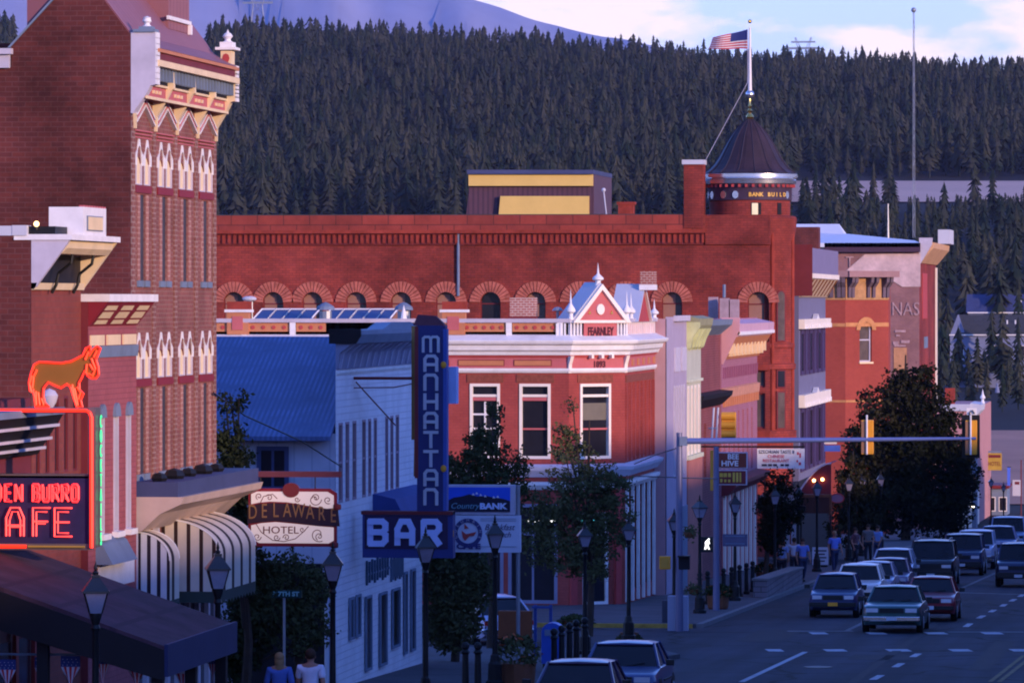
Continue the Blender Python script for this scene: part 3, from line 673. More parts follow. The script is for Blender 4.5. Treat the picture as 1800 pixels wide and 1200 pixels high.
for i in range(5):
    big = i in (0, 4); wd = .30 if big else .15; u = Y0 + bay * i; u = u + .15 if i == 0 else (u - .15 if i == 4 else u)
    top = zd(58) if i == 0 else (zd(84) if i == 4 else zd(120))
    br = MB(); pts = [(0, top), (.47 if big else .40, top), (.47 if big else .42, zd(150)), (.37, zd(152)), (.30, zd(165)), (.04, zd(200 if i == 0 else 205)), (0, zd(205))]
    WF.prof(br, pts, u - wd / 2, u + wd / 2)
    bo = br.build('bracket', M['lav'] if i == 0 else M['cream'], T)
    kn = MB(); WF.prism(kn, [(u - .08, zd(200)), (u + .08, zd(200)), (u + .03, zd(226)), (u - .03, zd(226))], 0, .08); kn.build('pendant', M['cream'], bo)
    if big:
        sc_ = MB()
        for k in range(9): zz = top - (top - zd(150)) * (k + .5) / 9; WF.box(sc_, u - wd / 2, u + wd / 2, zz - .05, zz + .05, .47, .50)
        sc_.pieces('scalloped_edge', M['white'], bo)
        if i == 0:
            cp = MB(); WF.box(cp, u - .2, u + .2, zd(58), zd(53), .05, .47); WF.box(cp, u - .15, u + .15, zd(53), zd(48), .15, .4); cp.build('cap', M['slate'], bo)
            ur = MB(); ur.lathe(WF.P(u, zd(48), .28), [(.1, 0), (.06, .03), (.05, .06), (.09, .1), (.07, .15), (.08, .17), (0, .2)], 12); ur.build('urn', M['white'], bo, smooth=True)
        else:
            cl_ = MB(); WF.box(cl_, u - .2, u + .2, zd(84), zd(55), .18, .40); clo = cl_.build('pedestal', M['cream'], bo)
            cp = MB(); WF.box(cp, u - .28, u + .28, zd(55) + .02, zd(48), .08, .50); WF.box(cp, u - .2, u + .2, zd(48), zd(38), .16, .42); cp.build('cap', M['white'], bo)
            pass
            pass
            ur = MB(); ur.lathe(WF.P(u, zd(38), .29), [(.12, 0), (.07, .03), (.06, .06), (.11, .12), (.07, .18), (.03, .2), (0, .27)], 12); ur.build('urn', M['white'], bo, smooth=True)
            p = WF.P(u - .21, zd(69), .29); d_ = MB(); d_.prism([(p[0] + .075 * math.cos(k * .785), p[1], p[2] + .1 * math.sin(k * .785)) for k in range(8)], [(p[0] + .075 * math.cos(k * .785), p[1] + .02, p[2] + .1 * math.sin(k * .785)) for k in range(8)]); d_.build('roundel', M['redpaint'], bo)
r = MB(); WF.prof(r, [(.5, zd(85)), (0, zd(60)), (-1.02, zd(-65)), (-2.0, zd(-65)), (-2.0, zd(88)), (0, zd(88))], Y0 + .02, Y1 - .02); r.build('roof', M['roof_maroon'], T)
# dormer
d = MB(); ua, ub = Y0 + bay * 2.3, Y0 + bay * 3.3; WF.box(d, ua, ub, zd(28), zd(-50), -1.0, -.25); do = d.build('dormer', M['roof_maroon'], T)
d = MB(); WF.box(d, ua - .2, ub, zd(12), zd(5), -.25, -.2); WF.box(d, ub - .12, ub, zd(30), zd(12), -.26, -.18); d.build('trim', M['white'], do)
# storefront of the hotel
sf = MB(); WF.box(sf, Y0, Y1, zd(872), zd(846), 0, .9); sf.build('canopy_deck', M['roof_navy'], T)
sf = MB(); WF.prof(sf, [(0, zd(932)), (.2, zd(932)), (.55, zd(902)), (.95, zd(885)), (1.0, zd(872)), (0, zd(872))], Y0, Y1); sf.build('store_cornice', mat('dusty_cream', (.46, .34, .30), .7, .15), T)
b = MB()
for k in range(9):
    u = Y0 + .1 + (Y1 - Y0 - .2) * k / 8; WF.box(b, u - .1, u + .1, gz(Y1) - .2, zd(932), .002, .1)
b.pieces('store_column', M['lav'], T)
b = MB(); b.quad(WF.P(Y0, gz(Y1), .01), WF.P(Y1, gz(Y1), .01), WF.P(Y1, zd(960), .01), WF.P(Y0, zd(960), .01)); b.pieces('shop_window', M['glass'], T)
b = MB()
for k in range(5): b.ball(WF.P(Y0 + .5 + 1.5 * k, zd(846) + .06, .45), .16 + .05 * (k % 2), 6, (1, 1.3, .7))
b.pieces('flower_pot', M['black'], T)
M['stripe_awn_y'] = stripes('striped_canvas', (.66, .55, .44), (.045, .03, .03), 'Y', .95, .28, .8)
M['stripe_awn_x'] = stripes('striped_canvas_end', (.60, .58, .62), (.03, .02, .03), 'X', .19, .38, .8)
def quarter_awning(ya, yb, proj, ztop, zmid, zbot, label):
    n = 12; t = thing('shop_awning', label, 'awning', (XF + .02, ya, zbot))
    prof = [(.02, zbot)] + [(proj, zbot)] + [(.02 + (proj - .02) * math.cos(math.pi / 2 * k / n), zmid + (ztop - zmid) * math.sin(math.pi / 2 * k / n)) for k in range(n + 1)]
    c = MB()
    for k in range(1, len(prof) - 1):
        p, q = prof[k], prof[k + 1]; c.quad(WF.P(ya, p[1], p[0]), WF.P(yb, p[1], p[0]), WF.P(yb, q[1], q[0]), WF.P(ya, q[1], q[0]))
    c.build('canvas', M['stripe_awn_y'], t)
    for y, nm in ((ya, 'end_panel'), (yb, 'end_panel')):
        e_ = MB(); e_.quad(*[WF.P(y, z, o) for o, z in prof]); e_.build(nm, M['stripe_awn_x'], t)
    rb = MB()
    for k in range(2):
        y = ya if k == 0 else yb
        rb.tube([WF.P(y, z, o) for o, z in prof[2:]], .015, 5)
    rb.build('hoop', M['white'], t)
    v = MB()
    for k in range(12):
        u0, u1 = ya + (yb - ya) * k / 12, ya + (yb - ya) * (k + 1) / 12; um = (u0 + u1) / 2
        v.quad(WF.P(u0, zbot, proj + .005), WF.P(u1, zbot, proj + .005), WF.P(u1, zbot - .18, proj + .005), WF.P(um, zbot - .26, proj + .005), WF.P(u0, zbot - .18, proj + .005))
    v.quad(WF.P(ya, zbot, .02), WF.P(ya, zbot, proj), WF.P(ya, zbot - .22, proj), WF.P(ya, zbot - .22, .02))
    v.build('valance', mat('green_valance', (.04, .055, .05), .8), t)
    return t
quarter_awning(Y0 + .35, Y0 + 1.3, .68, zd(935), zd(985), zd(1055), 'small striped quarter round awning on the near end of the hotel front')
M['stripe_awn_x'] = stripes('striped_canvas_end2', (.66, .55, .46), (.04, .02, .02), 'X', .25, .3, .8)
quarter_awning(Y0 + 3.0, Y0 + 7.0, 1.15, zd(922), zd(985), zd(1052), 'large cream and dark striped quarter round awning with green valance, nearer the corner')
# ---------------- narrow painted building in front of the hotel (B)
WB = WX(-19.87); B0 = WB.u(155); B1 = Y0 - .12
def zb(py): return WB.z(py, 198)
T = thing('painted_brick_shop', 'narrow plum brick shop with white cornice and blue hooded slit windows', 'building', (XF, B0, gz(B0)))
hs = []
for px in (174, 199, 221): hs.append((WB.u(px), WB.u(px) + .42, zb(936), zb(728), False))
b = MB(); wall_holes(b, WB, B0, B1, gz(B1) - .4, zb(530), hs, rec=.12); b.build('front_wall', mat('plum_brick', (.24, .07, .09), .8, .2, 3, .3, 30) if False else brick('plum_brick', (.34, .09, .10), (.30, .08, .09), (.26, .07, .08), .24, .1, .01, .2, .6), T)
b = MB(); b.box(XF - .2, XF + .128, B0 - .012, B0 + .004, gz(B1) - .4, zb(530)); b.build('side_return', M['maroon'], T)
core(XF - 10, XF + .0, B0 + .01, B1, zb(531), M['brick_dark'], T, 'rear_wall')
for h in hs:
    window(WB, T, h[0], h[1], h[2], h[3], M['lav'], M['dark'], fw=.05, rec=.11, dep=.13, name='window')
    d = MB(); arched(d, WB, (h[0] + h[1]) / 2, .5, zb(732), zb(708), 0, .06); d.build('hood', M['slate'], T)
    d = MB(); WB.box(d, h[0] - .1, h[1] + .15, zb(944), zb(934), 0, .12); d.build('sill', M['white'], T)
b = MB(); WB.prof(b, [(0, zb(627)), (.03, zb(627)), (.05, zb(607)), (0, zb(607))], B0, B1); b.build('blue_band', M['slate'], T)
b = MB()
for k in range(3): u = B0 + (B1 - B0) * (k + .5) / 3; WB.box(b, u - .6, u + .6, zb(606), zb(588), 0, .03)
b.pieces('lower_panel', M['cream'], T)
b = MB(); WB.prof(b, [(0, zb(572)), (.02, zb(572)), (.36, zb(530)), (0, zb(530))], B0, B1); b.build('cove', M['darkred'], T)
b = MB()
for k in range(3):
    u = B0 + (B1 - B0) * (k + .5) / 3
    WB.prism(b, [(u - .62, zb(569)), (u + .62, zb(569)), (u + .5, zb(536)), (u - .5, zb(536))], .0, .0)
    b.V = b.V[:-8]; b.Fc = b.Fc[:-6]
    for (za, zc, oa, oc) in ((569, 562, .06, .115), (559, 548, .135, .225), (545, 537, .25, .31)):
        b.quad(WB.P(u - .55, zb(za), oa), WB.P(u + .55, zb(za), oa), WB.P(u + .5, zb(zc), oc), WB.P(u - .5, zb(zc), oc))
b.pieces('upper_panel', M['cream'], T)
b = MB(); WB.box(b, B0 - .02, B1 + .1, zb(530), zb(517), -.2, .40); b.build('cornice_lip', M['white'], T)
b = MB(); b.prism([WB.P(WB.u(168), zb(985), 0), WB.P(WB.u(168), zb(985), .32), WB.P(WB.u(168), zb(950), .12), WB.P(WB.u(168), zb(940), 0)], [WB.P(WB.u(212), zb(985), 0), WB.P(WB.u(212), zb(985), .32), WB.P(WB.u(212), zb(950), .12), WB.P(WB.u(212), zb(940), 0)]); b.build('window_canopy', M['slate'], T)
b = MB(); WB.box(b, WB.u(172), WB.u(232), zb(1030), zb(988), 0, .05); b.build('shop_sign_board', M['white'], T)
# ---------------- building A with projecting bracketed cornice
A0 = WF.u(55); A1 = B0 - .02
def za(py): return WF.z(py, 60)
T = thing('red_brick_shop', 'red brick shop with deep cream cornice and raised panel block, behind the neon sign', 'building', (XF, A0, gz(A0)))
hs = [(A0 + .35 + k * .78, A0 + .72 + k * .78, za(838), za(700), False) for k in range(5)]
b = MB(); wall_holes(b, WF, A0, A1, gz(A1) - .4, za(508), hs, rec=.12); b.build('front_wall', M['brick_shop'], T)
for h in hs: window(WF, T, *h[:4], M['maroon'], M['dark'], fw=.05, rec=.05, dep=.05)
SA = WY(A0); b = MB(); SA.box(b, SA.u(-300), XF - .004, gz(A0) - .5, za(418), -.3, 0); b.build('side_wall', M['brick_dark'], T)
core(XF - 12, XF - .2, A0 + .31, A1, za(424), M['roof_tar'], T)
b = MB(); SA.box(b, SA.u(-300), SA.u(22), SA.z(414, 10), SA.z(397, 10), -.3, .05); SA.box(b, SA.u(22.5), SA.u(48), SA.z(414, 10), SA.z(396, 10), -.3, .06); b.pieces('coping', M['bluewhite'], T)
b = MB(); WF.prof(b, [(0, za(508)), (.05, za(508)), (.66, za(424)), (.66, za(414)), (0, za(414))], A0, A0 + .12); b.build('end_bracket', M['lav'], T)
b = MB(); WF.prof(b, [(0, za(508)), (.05, za(508)), (.66, za(424)), (.66, za(414)), (0, za(414))], A1 - .12, A1); b.build('end_bracket', M['cream'], T)
b = MB(); WF.box(b, A0 - .03, A1 + .03, za(422), za(412), -.3, .72); b.build('cornice_lip', M['white'], T)
b = MB(); WF.prof(b, [(0, za(446)), (.5, za(446)), (.6, za(436)), (.62, za(423)), (0, za(423))], A0 + .13, A1 - .13); b.build('cornice_cove', M['cream'], T)
b = MB(); WF.box(b, A0 + .13, A1 - .13, za(496), za(446.5), 0, .02); b.build('cornice_recess', M['dark'], T)
b = MB(); WF.prof(b, [(0, za(509)), (.06, za(509)), (.1, za(497)), (0, za(497))], A0, A1); b.build('cornice_base', M['cream'], T)
b = MB()
for k in (1.3, 3.1):
    b.tube([WF.P(A0 + k, za(446), .45), WF.P(A0 + k, za(462), .42), WF.P(A0 + k, za(480), .2), WF.P(A0 + k, za(500), .16), WF.P(A0 + k, za(515), .08)], .03, 6)
b.pieces('iron_bracket', M['black'], T)
ua = A0 + 1.2; ub = A0 + 3.2
b = MB(); WF.box(b, ua, ub, za(414), za(362), .05, .66); bo = b.build('raised_block', M['white'], T)
b = MB(); WF.box(b, ua + .3, ub - .35, za(404), za(377), .66, .675); b.build('panel_frame', M['slate'], bo)
b = MB()
for k in range(14): u = ua + .4 + k * (ub - ua - .85) / 13; WF.box(b, u - .03, u + .03, za(402), za(379), .675, .69)
b.pieces('slat', M['cream'], bo)
b = MB()
for k in range(9): u = ua + .1 + k * (ub - ua - .2) / 8; WF.box(b, u - .07, u + .07, za(362), za(359), .58, .66)
b.pieces('crest', M['pinkpaint'], bo)
b = MB(); WF.box(b, A0 + .1, A0 + 1.1, za(412), za(398), -.2, .4); b.build('roof_upstand', M['black'], T)
lp = thing('roof_lamp', 'small glowing lamp on the red brick shop cornice left of the panel block', 'lamp', WF.P(A0 + .05, za(404), .08))
b = MB(); q = WF.P(A0 + .05, za(404), .08); b.tube([q, (q[0], q[1], q[2] + .05)], .03, 6); b.build('bracket', M['black'], lp)
b = MB(); b.ball((q[0], q[1], q[2] + .1), .05, 10); b.build('bulb', emis('bulb_glow', (1, .6, .25), 2.5), lp)
# ---------------- cafe: dark striped cornice of the nearest shop, sloping canopy over the pavement
C1 = A0 - .03; C0 = C1 - 14
T = thing('cafe_building', 'dark shop front at the far left behind the neon cafe sign with pale cornice edges', 'building', (XF, C1, gz(C1)))
b = MB(); b.box(XF - 12, XF, C0, C1, gz(C1) - .5, WF.z(700, 40)); b.build('wall', M['maroon'], T)
b = MB(); WF.box(b, C0, C1, WF.z(728, 40), WF.z(716, 40), -.2, .6); b.build('cornice_lip', M['slate'], T)
b = MB(); WF.prof(b, [(0, WF.z(800, 40)), (.1, WF.z(800, 40)), (.55, WF.z(729, 40)), (0, WF.z(729, 40))], C0, C1 + .1); b.build('cornice_cove', M['dark'], T)
b = MB()
for y0_, o_ in ((745, .46), (768, .33), (785, .22)): WF.box(b, C0, C1, WF.z(y0_ + 5, 40), WF.z(y0_, 40), 0, o_ + .05)
b.pieces('moulding', M['lav'], T)
b = MB()
for k in range(6):
    u = C1 - .8 - k * 1.5; WF.box(b, u - .5, u + .5, gz(C1) + .6, gz(C1) + 2.6, .01, .05)
b.pieces('shop_window', M['glass'], T)
b = MB()
for k in range(7):
    u = C1 - .1 - k * 1.5; WF.box(b, u - .1, u + .1, gz(C1) - .2, gz(C1) + 3.2, .05, .12)
b.pieces('shop_pilaster', M['redpaint'], T)
T = thing('street_canopy', 'dark purple sloping shed canopy over the pavement at the lower left', 'canopy', (XF, 85, gz(85)))
XE = -16.2; WE = WX(XE); ya = WE.u(290); yb = WE.u(410); ze = WE.z(1135, 290); zt = ze + 1.32
b = MB(); b.prism([(XF, ya, zt), (XE, ya, ze), (XE, ya, ze - .08), (XF, ya, zt - .08)], [(XF, yb, zt), (XE, yb, ze), (XE, yb, ze - .08), (XF, yb, zt - .08)]); b.build('roof_sheet', stripes('canopy_sheet', (.075, .035, .048), (.055, .026, .038), 'X', .9, .12, .85, 0.0, .5), T)
b = MB(); b.box(XE, XE + .06, ya - .05, yb + .05, ze - .48, ze + .03); b.build('fascia', mat('navy_fascia', (.022, .028, .085), .6), T)
b = MB(); b.prism([(XF, ya - .04, zt - .08), (XE, ya - .04, ze - .06), (XE, ya - .04, ze - .55), (XF, ya - .04, zt - .75)], [(XF, ya, zt - .08), (XE, ya, ze - .06), (XE, ya, ze - .55), (XF, ya, zt - .75)]); b.build('shade_strip', M['dark'], T)  # near-black strip stands in for the shade under the canopy edge
for (x_, y_) in ((XE - .15, ya + .2), (XE - .15, yb - .3), (XE - .15, (ya + yb) / 2), (-18.2, ya + .2)):
    b = MB(); b.box(x_ - .09, x_ + .09, y_ - .09, y_ + .09, gz(y_), ze - .3 if x_ > -17 else ze + .4); b.build('post', M['dark'], T)
text_mesh('fascia_lettering', 'ST  MKT', WX(XE + .06), (ya + yb) / 2, ze - .22, .3, mat('faded_letter', (.06, .07, .17), .7), T, o=.005) if False else None
# ---------------- Manhattan building: white false front, blue metal roof
E0 = WF.u(590); E1 = WF.u(742)
def zm(py): return WF.z(py, 590)
T = thing('white_clapboard_bar', 'pale clapboard false front bar with a blue corrugated metal side roof', 'building', (XF, E0, gz(E0)))
SM = WY(E0); ze_ = SM.z(762, 500)
b = MB(); SM.box(b, SM.u(250), XF - .01, gz(E0) - .5, ze_, -.2, 0); b.build('side_wall', stripes('side_boards', (.42, .42, .52), (.34, .35, .45), 'X', .42, .1, .7), T)
b = MB(); b.prism([(SM.u(250), E0 - .5, ze_ - .05), (SM.u(586), E0 - .5, ze_ - .05), (XF - .12, E0 + 5.5, SM.z(594, 580)), (SM.u(250), E0 + 5.5, SM.z(594, 580))], [(SM.u(250), E0 - .5, ze_ - .15), (SM.u(586), E0 - .5, ze_ - .15), (XF - .12, E0 + 5.5, SM.z(600, 580) - .1), (SM.u(250), E0 + 5.5, SM.z(600, 580) - .1)])
M['blueroof'] = stripes('blue_corrugated_metal', (.10, .14, .28), (.07, .105, .22), 'X', .12, .5, .5, .012, .4)
b.build('roof', M['blueroof'], T)
core(SM.u(250), XF - .3, E0 + 5.4, E1, SM.z(600, 580), M['roof_navy'], T, 'rear_roof')
core(SM.u(250), XF - .3, E0 + .19, E0 + 5.4, ze_ - .3, M['dark'], T, 'inner_wall')
hs = []
L3 = [(595, 602), (607, 613.5), (619.5, 626), (636.5, 642.5), (647, 652), (657, 662), (677, 682), (686, 691), (695.5, 701)]
for x0, x1 in L3: hs.append((WF.u(x0), WF.u(x1), zm(885), zm(744), False))
b = MB(); wall_holes(b, WF, E0, E1, gz(E1) - .4, zm(612), hs, rec=.07); b.build('front_wall', stripes('pale_blue_clapboard', (.72, .69, .74), (.62, .59, .64), 'Z', .16, .14, .6, .008, .14), T)
for h in hs: window(WF, T, h[0], h[1], h[2], h[3], mat('mauve_trim', (.34, .22, .27), .6) if 'mvt' not in M else M['mvt'], M['glass2'], fw=.06, rec=.05, dep=.06, bars=(.5,))
# lower windows of the bar
for x0, x1, y0_, y1_ in ((612, 619, 1050, 1125), (624, 631, 1045, 1120), (640, 650, 1048, 1180), (665, 677, 1042, 1172), (687, 700, 1035, 1140), (708, 713, 1005, 1150), (720, 727, 1000, 1145)):
    window(WF, T, WF.u(x0), WF.u(x1), WF.z(y1_, x0), WF.z(y0_, x0), M['slate'], M['glass'], fw=.06, rec=-.02, dep=.05)
b = MB(); WF.prof(b, [(0, zm(660)), (.02, zm(660)), (.05, zm(655)), (0, zm(652))], E0, E1); b.build('string_course', M['white'], T)
bk = MB(); lite = MB()
WF.prof(bk, [(0, zm(650)), (.03, zm(650)), (.10, zm(620)), (.40, zm(604)), (0, zm(604))], E0, E1); bk.build('cornice_cove', mat('cove_grey', (.22, .22, .32), .7), T)
for k in range(15):
    u = E0 + .3 + (E1 - E0 - .6) * k / 14; WF.prof(lite, [(.02, zm(648)), (.08, zm(648)), (.16, zm(622)), (.42, zm(606)), (.02, zm(606))], u - .08, u + .08)
lite.pieces('cornice_bracket', mat('bracket_grey', (.34, .34, .46), .7), T)
b = MB(); WF.prof(b, [(-.1, zm(604)), (.44, zm(604)), (.55, zm(588)), (.55, zm(580)), (-.1, zm(580))], E0 + .05, E1); b.build('cornice_lip', mat('lip_blue', (.20, .24, .33), .6), T)
b = MB(); um = (E0 + E1) / 2; WF.prism(b, [(um - 3, zm(580)), (um + 3, zm(580)), (um + 1.6, zm(568)), (um - 1.6, zm(568))], .1, .5); b.build('cornice_crest', mat('lip_blue2', (.20, .24, .33), .6), T)
b = MB(); WF.prof(b, [(-.15, zm(604)), (.48, zm(604)), (.60, zm(590)), (.60, zm(578)), (-.15, zm(578))], E0 - .06, E0 + .05); b.build('cornice_end', M['dark'], T)
window(SM, T, SM.u(452), SM.u(508), SM.z(862, 480), SM.z(784, 480), mat('navy_frame', (.05, .06, .14), .6), M['glass'], fw=.1, rec=-.02, dep=.05, ubars=(.5,))
b = MB(); SM.box(b, SM.u(440), XF - .3, gz(E0) + 2.9, gz(E0) + 3.05, 0, .35); SM.box(b, SM.u(410), SM.u(575), gz(E0) + .2, gz(E0) + 2.85, 0, .02); b.build('side_lean_to', M['dark'], T)
b = MB(); b.tube([SM.P(SM.u(575), SM.z(1200, 575), .08), SM.P(SM.u(575), SM.z(1060, 575), .08)], .05, 8); b.build('downpipe', M['bluewhite'], T)
# blue shop awning and lattice behind the BAR sign
b = MB()
AW = WX(XF)
T2 = thing('blue_canvas_awning', 'dark blue sloping canvas awning on the pale bar front just above the bar sign', 'awning', WF.P(WF.u(650), WF.z(900, 650), 0))
ya, yb = WF.u(655), WF.u(728); zt, zl = WF.z(868, 655), WF.z(905, 655)
WF.prof(b, [(.0, zl), (.75, zl), (.55, zt - .12), (.05, zt), (0, zt)], ya, yb); b.build('canvas', mat('navy_canvas', (.035, .06, .22), .75, .15), T2)
b = MB(); b.tube([WF.P(ya, zl, .75), WF.P(yb, zl, .75)], .02, 6); b.build('rail', M['metal'], T2)
T2 = thing('wall_lettering', 'vertical grey slatted lettering panel on the pale bar wall below the bar sign', 'sign', WF.P(WF.u(650), WF.z(1030, 650), .02))
b = MB()
for x0, x1, y0_, y1_ in ((643, 680, 985, 1028), (686, 706, 980, 1022)):
    for k in range(9):
        u = WF.u(x0) + (WF.u(x1) - WF.u(x0)) * k / 8; WF.box(b, u - .06, u + .06, WF.z(y1_ - (k % 3) * 3, x0), WF.z(y0_ + (k % 2) * 3, x0), .01, .05)
b.pieces('slat', mat('teal_slat', (.08, .12, .18), .7), T2)
b = MB(); WF.box(b, WF.u(643), WF.u(706), WF.z(1012, 643), WF.z(1008, 643), .005, .03); b.build('rail', M['slate'], T2)
# ---------------- FEARNLEY block: painted red corner building with chamfered corner
YF = 186.5; SF = WY(YF); Xa = SF.u(1000); CF = Wall((Xa, YF), (1, 1), (1, -1)); cl = math.hypot(XF - Xa, XF - Xa)
YC = YF + (XF - Xa); WL = WX(-19.58); YL = WL.u(1170)
def zf(py): return SF.z(py, 900)
def zc(py): return CF.z(py, 1046)
T = thing('red_corner_building', 'painted red corner building with white cornice and a pinnacled gable lettered FEARNLEY', 'building', (XF, YF, gz(YF)))
Xl = SF.u(250)
hs = [(SF.u(826), SF.u(879), zf(806), zf(674), False), (SF.u(913), SF.u(968), zf(806), zf(674), False)]
hl = [(SF.u(800), SF.u(885), zf(1070), zf(885), False), (SF.u(893), SF.u(980), zf(1060), zf(885), False)]
b = MB(); wall_holes(b, SF, Xl, Xa, gz(YF) - .5, zf(560), hs + hl, rec=.2); b.build('side_wall', M['brick_fearn'], T)
hc = [(CF.u(1019), CF.u(1073), zc(806), zc(674), False), (CF.u(1024), CF.u(1070), zc(1062), zc(900), False)]
b = MB(); wall_holes(b, CF, 0, cl, gz(YF) - .5, zc(560), hc, rec=.2); b.build('corner_wall', M['brick_fearn'], T)
nb = 7; hf = []
for k in range(nb):
    u0 = YC + .55 + k * (YL - YC - .8) / nb; hf.append((u0, u0 + .75, zc(808), zc(676), False))
hg = [(YC + .6 + k * (YL - YC - 1.0) / 5, YC + .6 + k * (YL - YC - 1.0) / 5 + 1.7, zc(1050), zc(856), False) for k in range(5)]
b = MB(); wall_holes(b, WF, YC, YL, gz(YL) - .5, zc(560), hf + hg, rec=.2); b.build('street_wall', M['brick_fearn'], T)
b = MB(); k_ = .28; b.prism([(Xl, YF + .3, gz(YL) - 1), (Xa - .1, YF + .3, gz(YL) - 1), (XF - .3, YC + .1, gz(YL) - 1), (XF - .3, YL, gz(YL) - 1), (Xl, YL, gz(YL) - 1)], [(Xl, YF + .3, zf(590)), (Xa - .1, YF + .3, zf(590)), (XF - .3, YC + .1, zf(590)), (XF - .3, YL, zf(590)), (Xl, YL, zf(590))]); b.build('roof', M['roof_tar'], T)
M['cream_trim'] = mat('cream_white_trim', (.80, .70, .60), .55, .08)
for i, h in enumerate(hs):
    window(SF, T, *h[:4], M['cream_trim'], M['glass'], fw=.10, rec=.12, dep=.16, bars=(.84,))
    f = MB(); SF.box(f, h[0] + .1, h[1] - .1, zf(704), zf(698), -.12, .0); f.build('red_rail', M['pinkpaint'], T)
    if i == 0:
        f = MB()
        um = (h[0] + h[1]) / 2; SF.box(f, um - .03, um + .03, zf(803), zf(706), -.12, -.02)
        for py in (728, 753, 778): SF.box(f, h[0] + .1, um - .031, zf(py + 1.5), zf(py - 1.5), -.12, -.02); SF.box(f, um + .031, h[1] - .1, zf(py + 1.5), zf(py - 1.5), -.12, -.02)
        f.build('muntin', M['white'], T)
    else:
        f = MB(); SF.box(f, h[0] + .1, h[1] - .1, zf(755), zf(752), -.12, -.05); f.build('red_rail', M['pinkpaint'], T)
h = hc[0]; window(CF, T, *h[:4], M['cream_trim'], M['glass'], fw=.10, rec=.12, dep=.16, bars=(.84,))
f = MB(); CF.box(f, h[0] + .1, h[1] - .1, zc(755), zc(752), -.12, -.05); f.build('red_rail', M['pinkpaint'], T)
f = MB(); CF.quad = None; f.quad(CF.P(h[0] + .1, zc(738), -.1), CF.P(h[1] - .1, zc(738), -.1), CF.P(h[1] - .1, zc(708), -.1), CF.P(h[0] + .1, zc(708), -.1)); f.build('window_blind', mat('grey_green_blind', (.16, .14, .11), .8), T)
for h in hf: window(WF, T, *h[:4], M['maroon'], M['glass'], fw=.07, rec=.12, dep=.06)
for k in range(nb + 1):
    u = YC + .3 + k * (YL - YC - .8) / nb; b = MB(); WF.box(b, u - .14, u + .14, zc(812), zc(674), .0, .06); b.build('street_pilaster', M['brick_fearn'], T)
    b = MB(); WF.box(b, u + .15, u + .21, zc(808), zc(676), .0, .03); b.build('window_jamb', M['cream_trim'] if k % 3 == 1 else M['maroon'], T)
for h in hl: window(SF, T, *h[:4], mat('dim_trim', (.22, .21, .30), .6) if 'dt' not in M else M['dt'], M['glass'], fw=.12, rec=.1, dep=.1, bars=(.7,), ubars=(.5,))
window(CF, T, *hc[1][:4], M['white'], M['glass'], fw=.10, rec=.12, dep=.1, bars=(.75,))
for h in hg: window(WF, T, *h[:4], M['redpaint'], M['glass'], fw=.10, rec=.12, dep=.1, bars=(.8,))
for k in range(6):
    u = YC + .35 + k * (YL - YC - 1.0) / 5; b = MB(); WF.box(b, u - .13, u + .13, gz(u) + .2, zc(850), .0, .10); b.build('white_column', M['white'], T)
b = MB(); CF.box(b, CF.u(1001), CF.u(1012), gz(YF) - .2, zc(850), 0, .1); CF.box(b, CF.u(1080), CF.u(1090), gz(YF) - .2, zc(850), 0, .1); b.pieces('corner_column', M['redpaint'], T)
# brown brick lintels
b = MB()
for h in hs: SF.box(b, h[0] - .1, h[1] + .12, zf(672), zf(658), -.0, .03)
CF.box(b, hc[0][0] - .1, hc[0][1] + .1, zc(672), zc(658), 0, .03); WF.box(b, YC + .2, YL - .2, zc(673), zc(660), 0, .035)
b.pieces('brick_lintel', mat('brown_lintel', (.22, .06, .04), .85, .3, 8), T)
# bands and cornice, run round the three faces
def run3(name, pts, m, end=0.0, side0=None):
    """profile (o,z) swept side -> chamfer -> street with mitred corners"""
    s0 = Xl if side0 is None else side0; t = math.tan(math.radians(22.5)); b = MB()
    secs = []
    for o, z in pts:
        secs.append([(s0, YF - o, z), (Xa + t * o, YF - o, z), (XF + o, YC - t * o, z), (XF + o, YL + end, z)])
    for j in range(3):
        b.prism([s[j] for s in secs], [s[j + 1] for s in secs])
    b2 = MB(); n = len(pts); V = [secs[i][j] for j in range(4) for i in range(n)]
    Fc = [(j * n + i, j * n + (i + 1) % n, (j + 1) * n + (i + 1) % n, (j + 1) * n + i) for j in range(3) for i in range(n)] + [tuple(range(n)), tuple(range(3 * n, 4 * n))[::-1]]
    return b2.add(V, Fc).build(name, m, T)
run3('string_course', [(-.02, zf(655)), (.05, zf(655)), (.10, zf(651)), (.10, zf(647)), (-.02, zf(647))], M['white'], .05)
run3('frieze', [(-.02, zf(646.8)), (.03, zf(646.8)), (.03, zf(628)), (-.02, zf(628))], M['pinkpaint'])
run3('frieze_moulding', [(-.02, zf(627.8)), (.08, zf(627.8)), (.10, zf(624)), (-.02, zf(624))], M['redpaint'])
run3('cornice', [(-.02, zf(623.8)), (.16, zf(623.8)), (.20, zf(618)), (.30, zf(615)), (.34, zf(607)), (.46, zf(604)), (.50, zf(600)), (.50, zf(598)), (.05, zf(588)), (-.02, zf(588))], M['white'], .3)
run3('parapet', [(-.15, zf(587.9)), (.0, zf(587.9)), (.0, zf(567)), (-.15, zf(567))], M['white'])
run3('parapet_cap', [(-.2, zf(566.9)), (.12, zf(566.9)), (.14, zf(560)), (-.2, zf(560))], M['lav'], .05)
b = MB(); rd = MB()
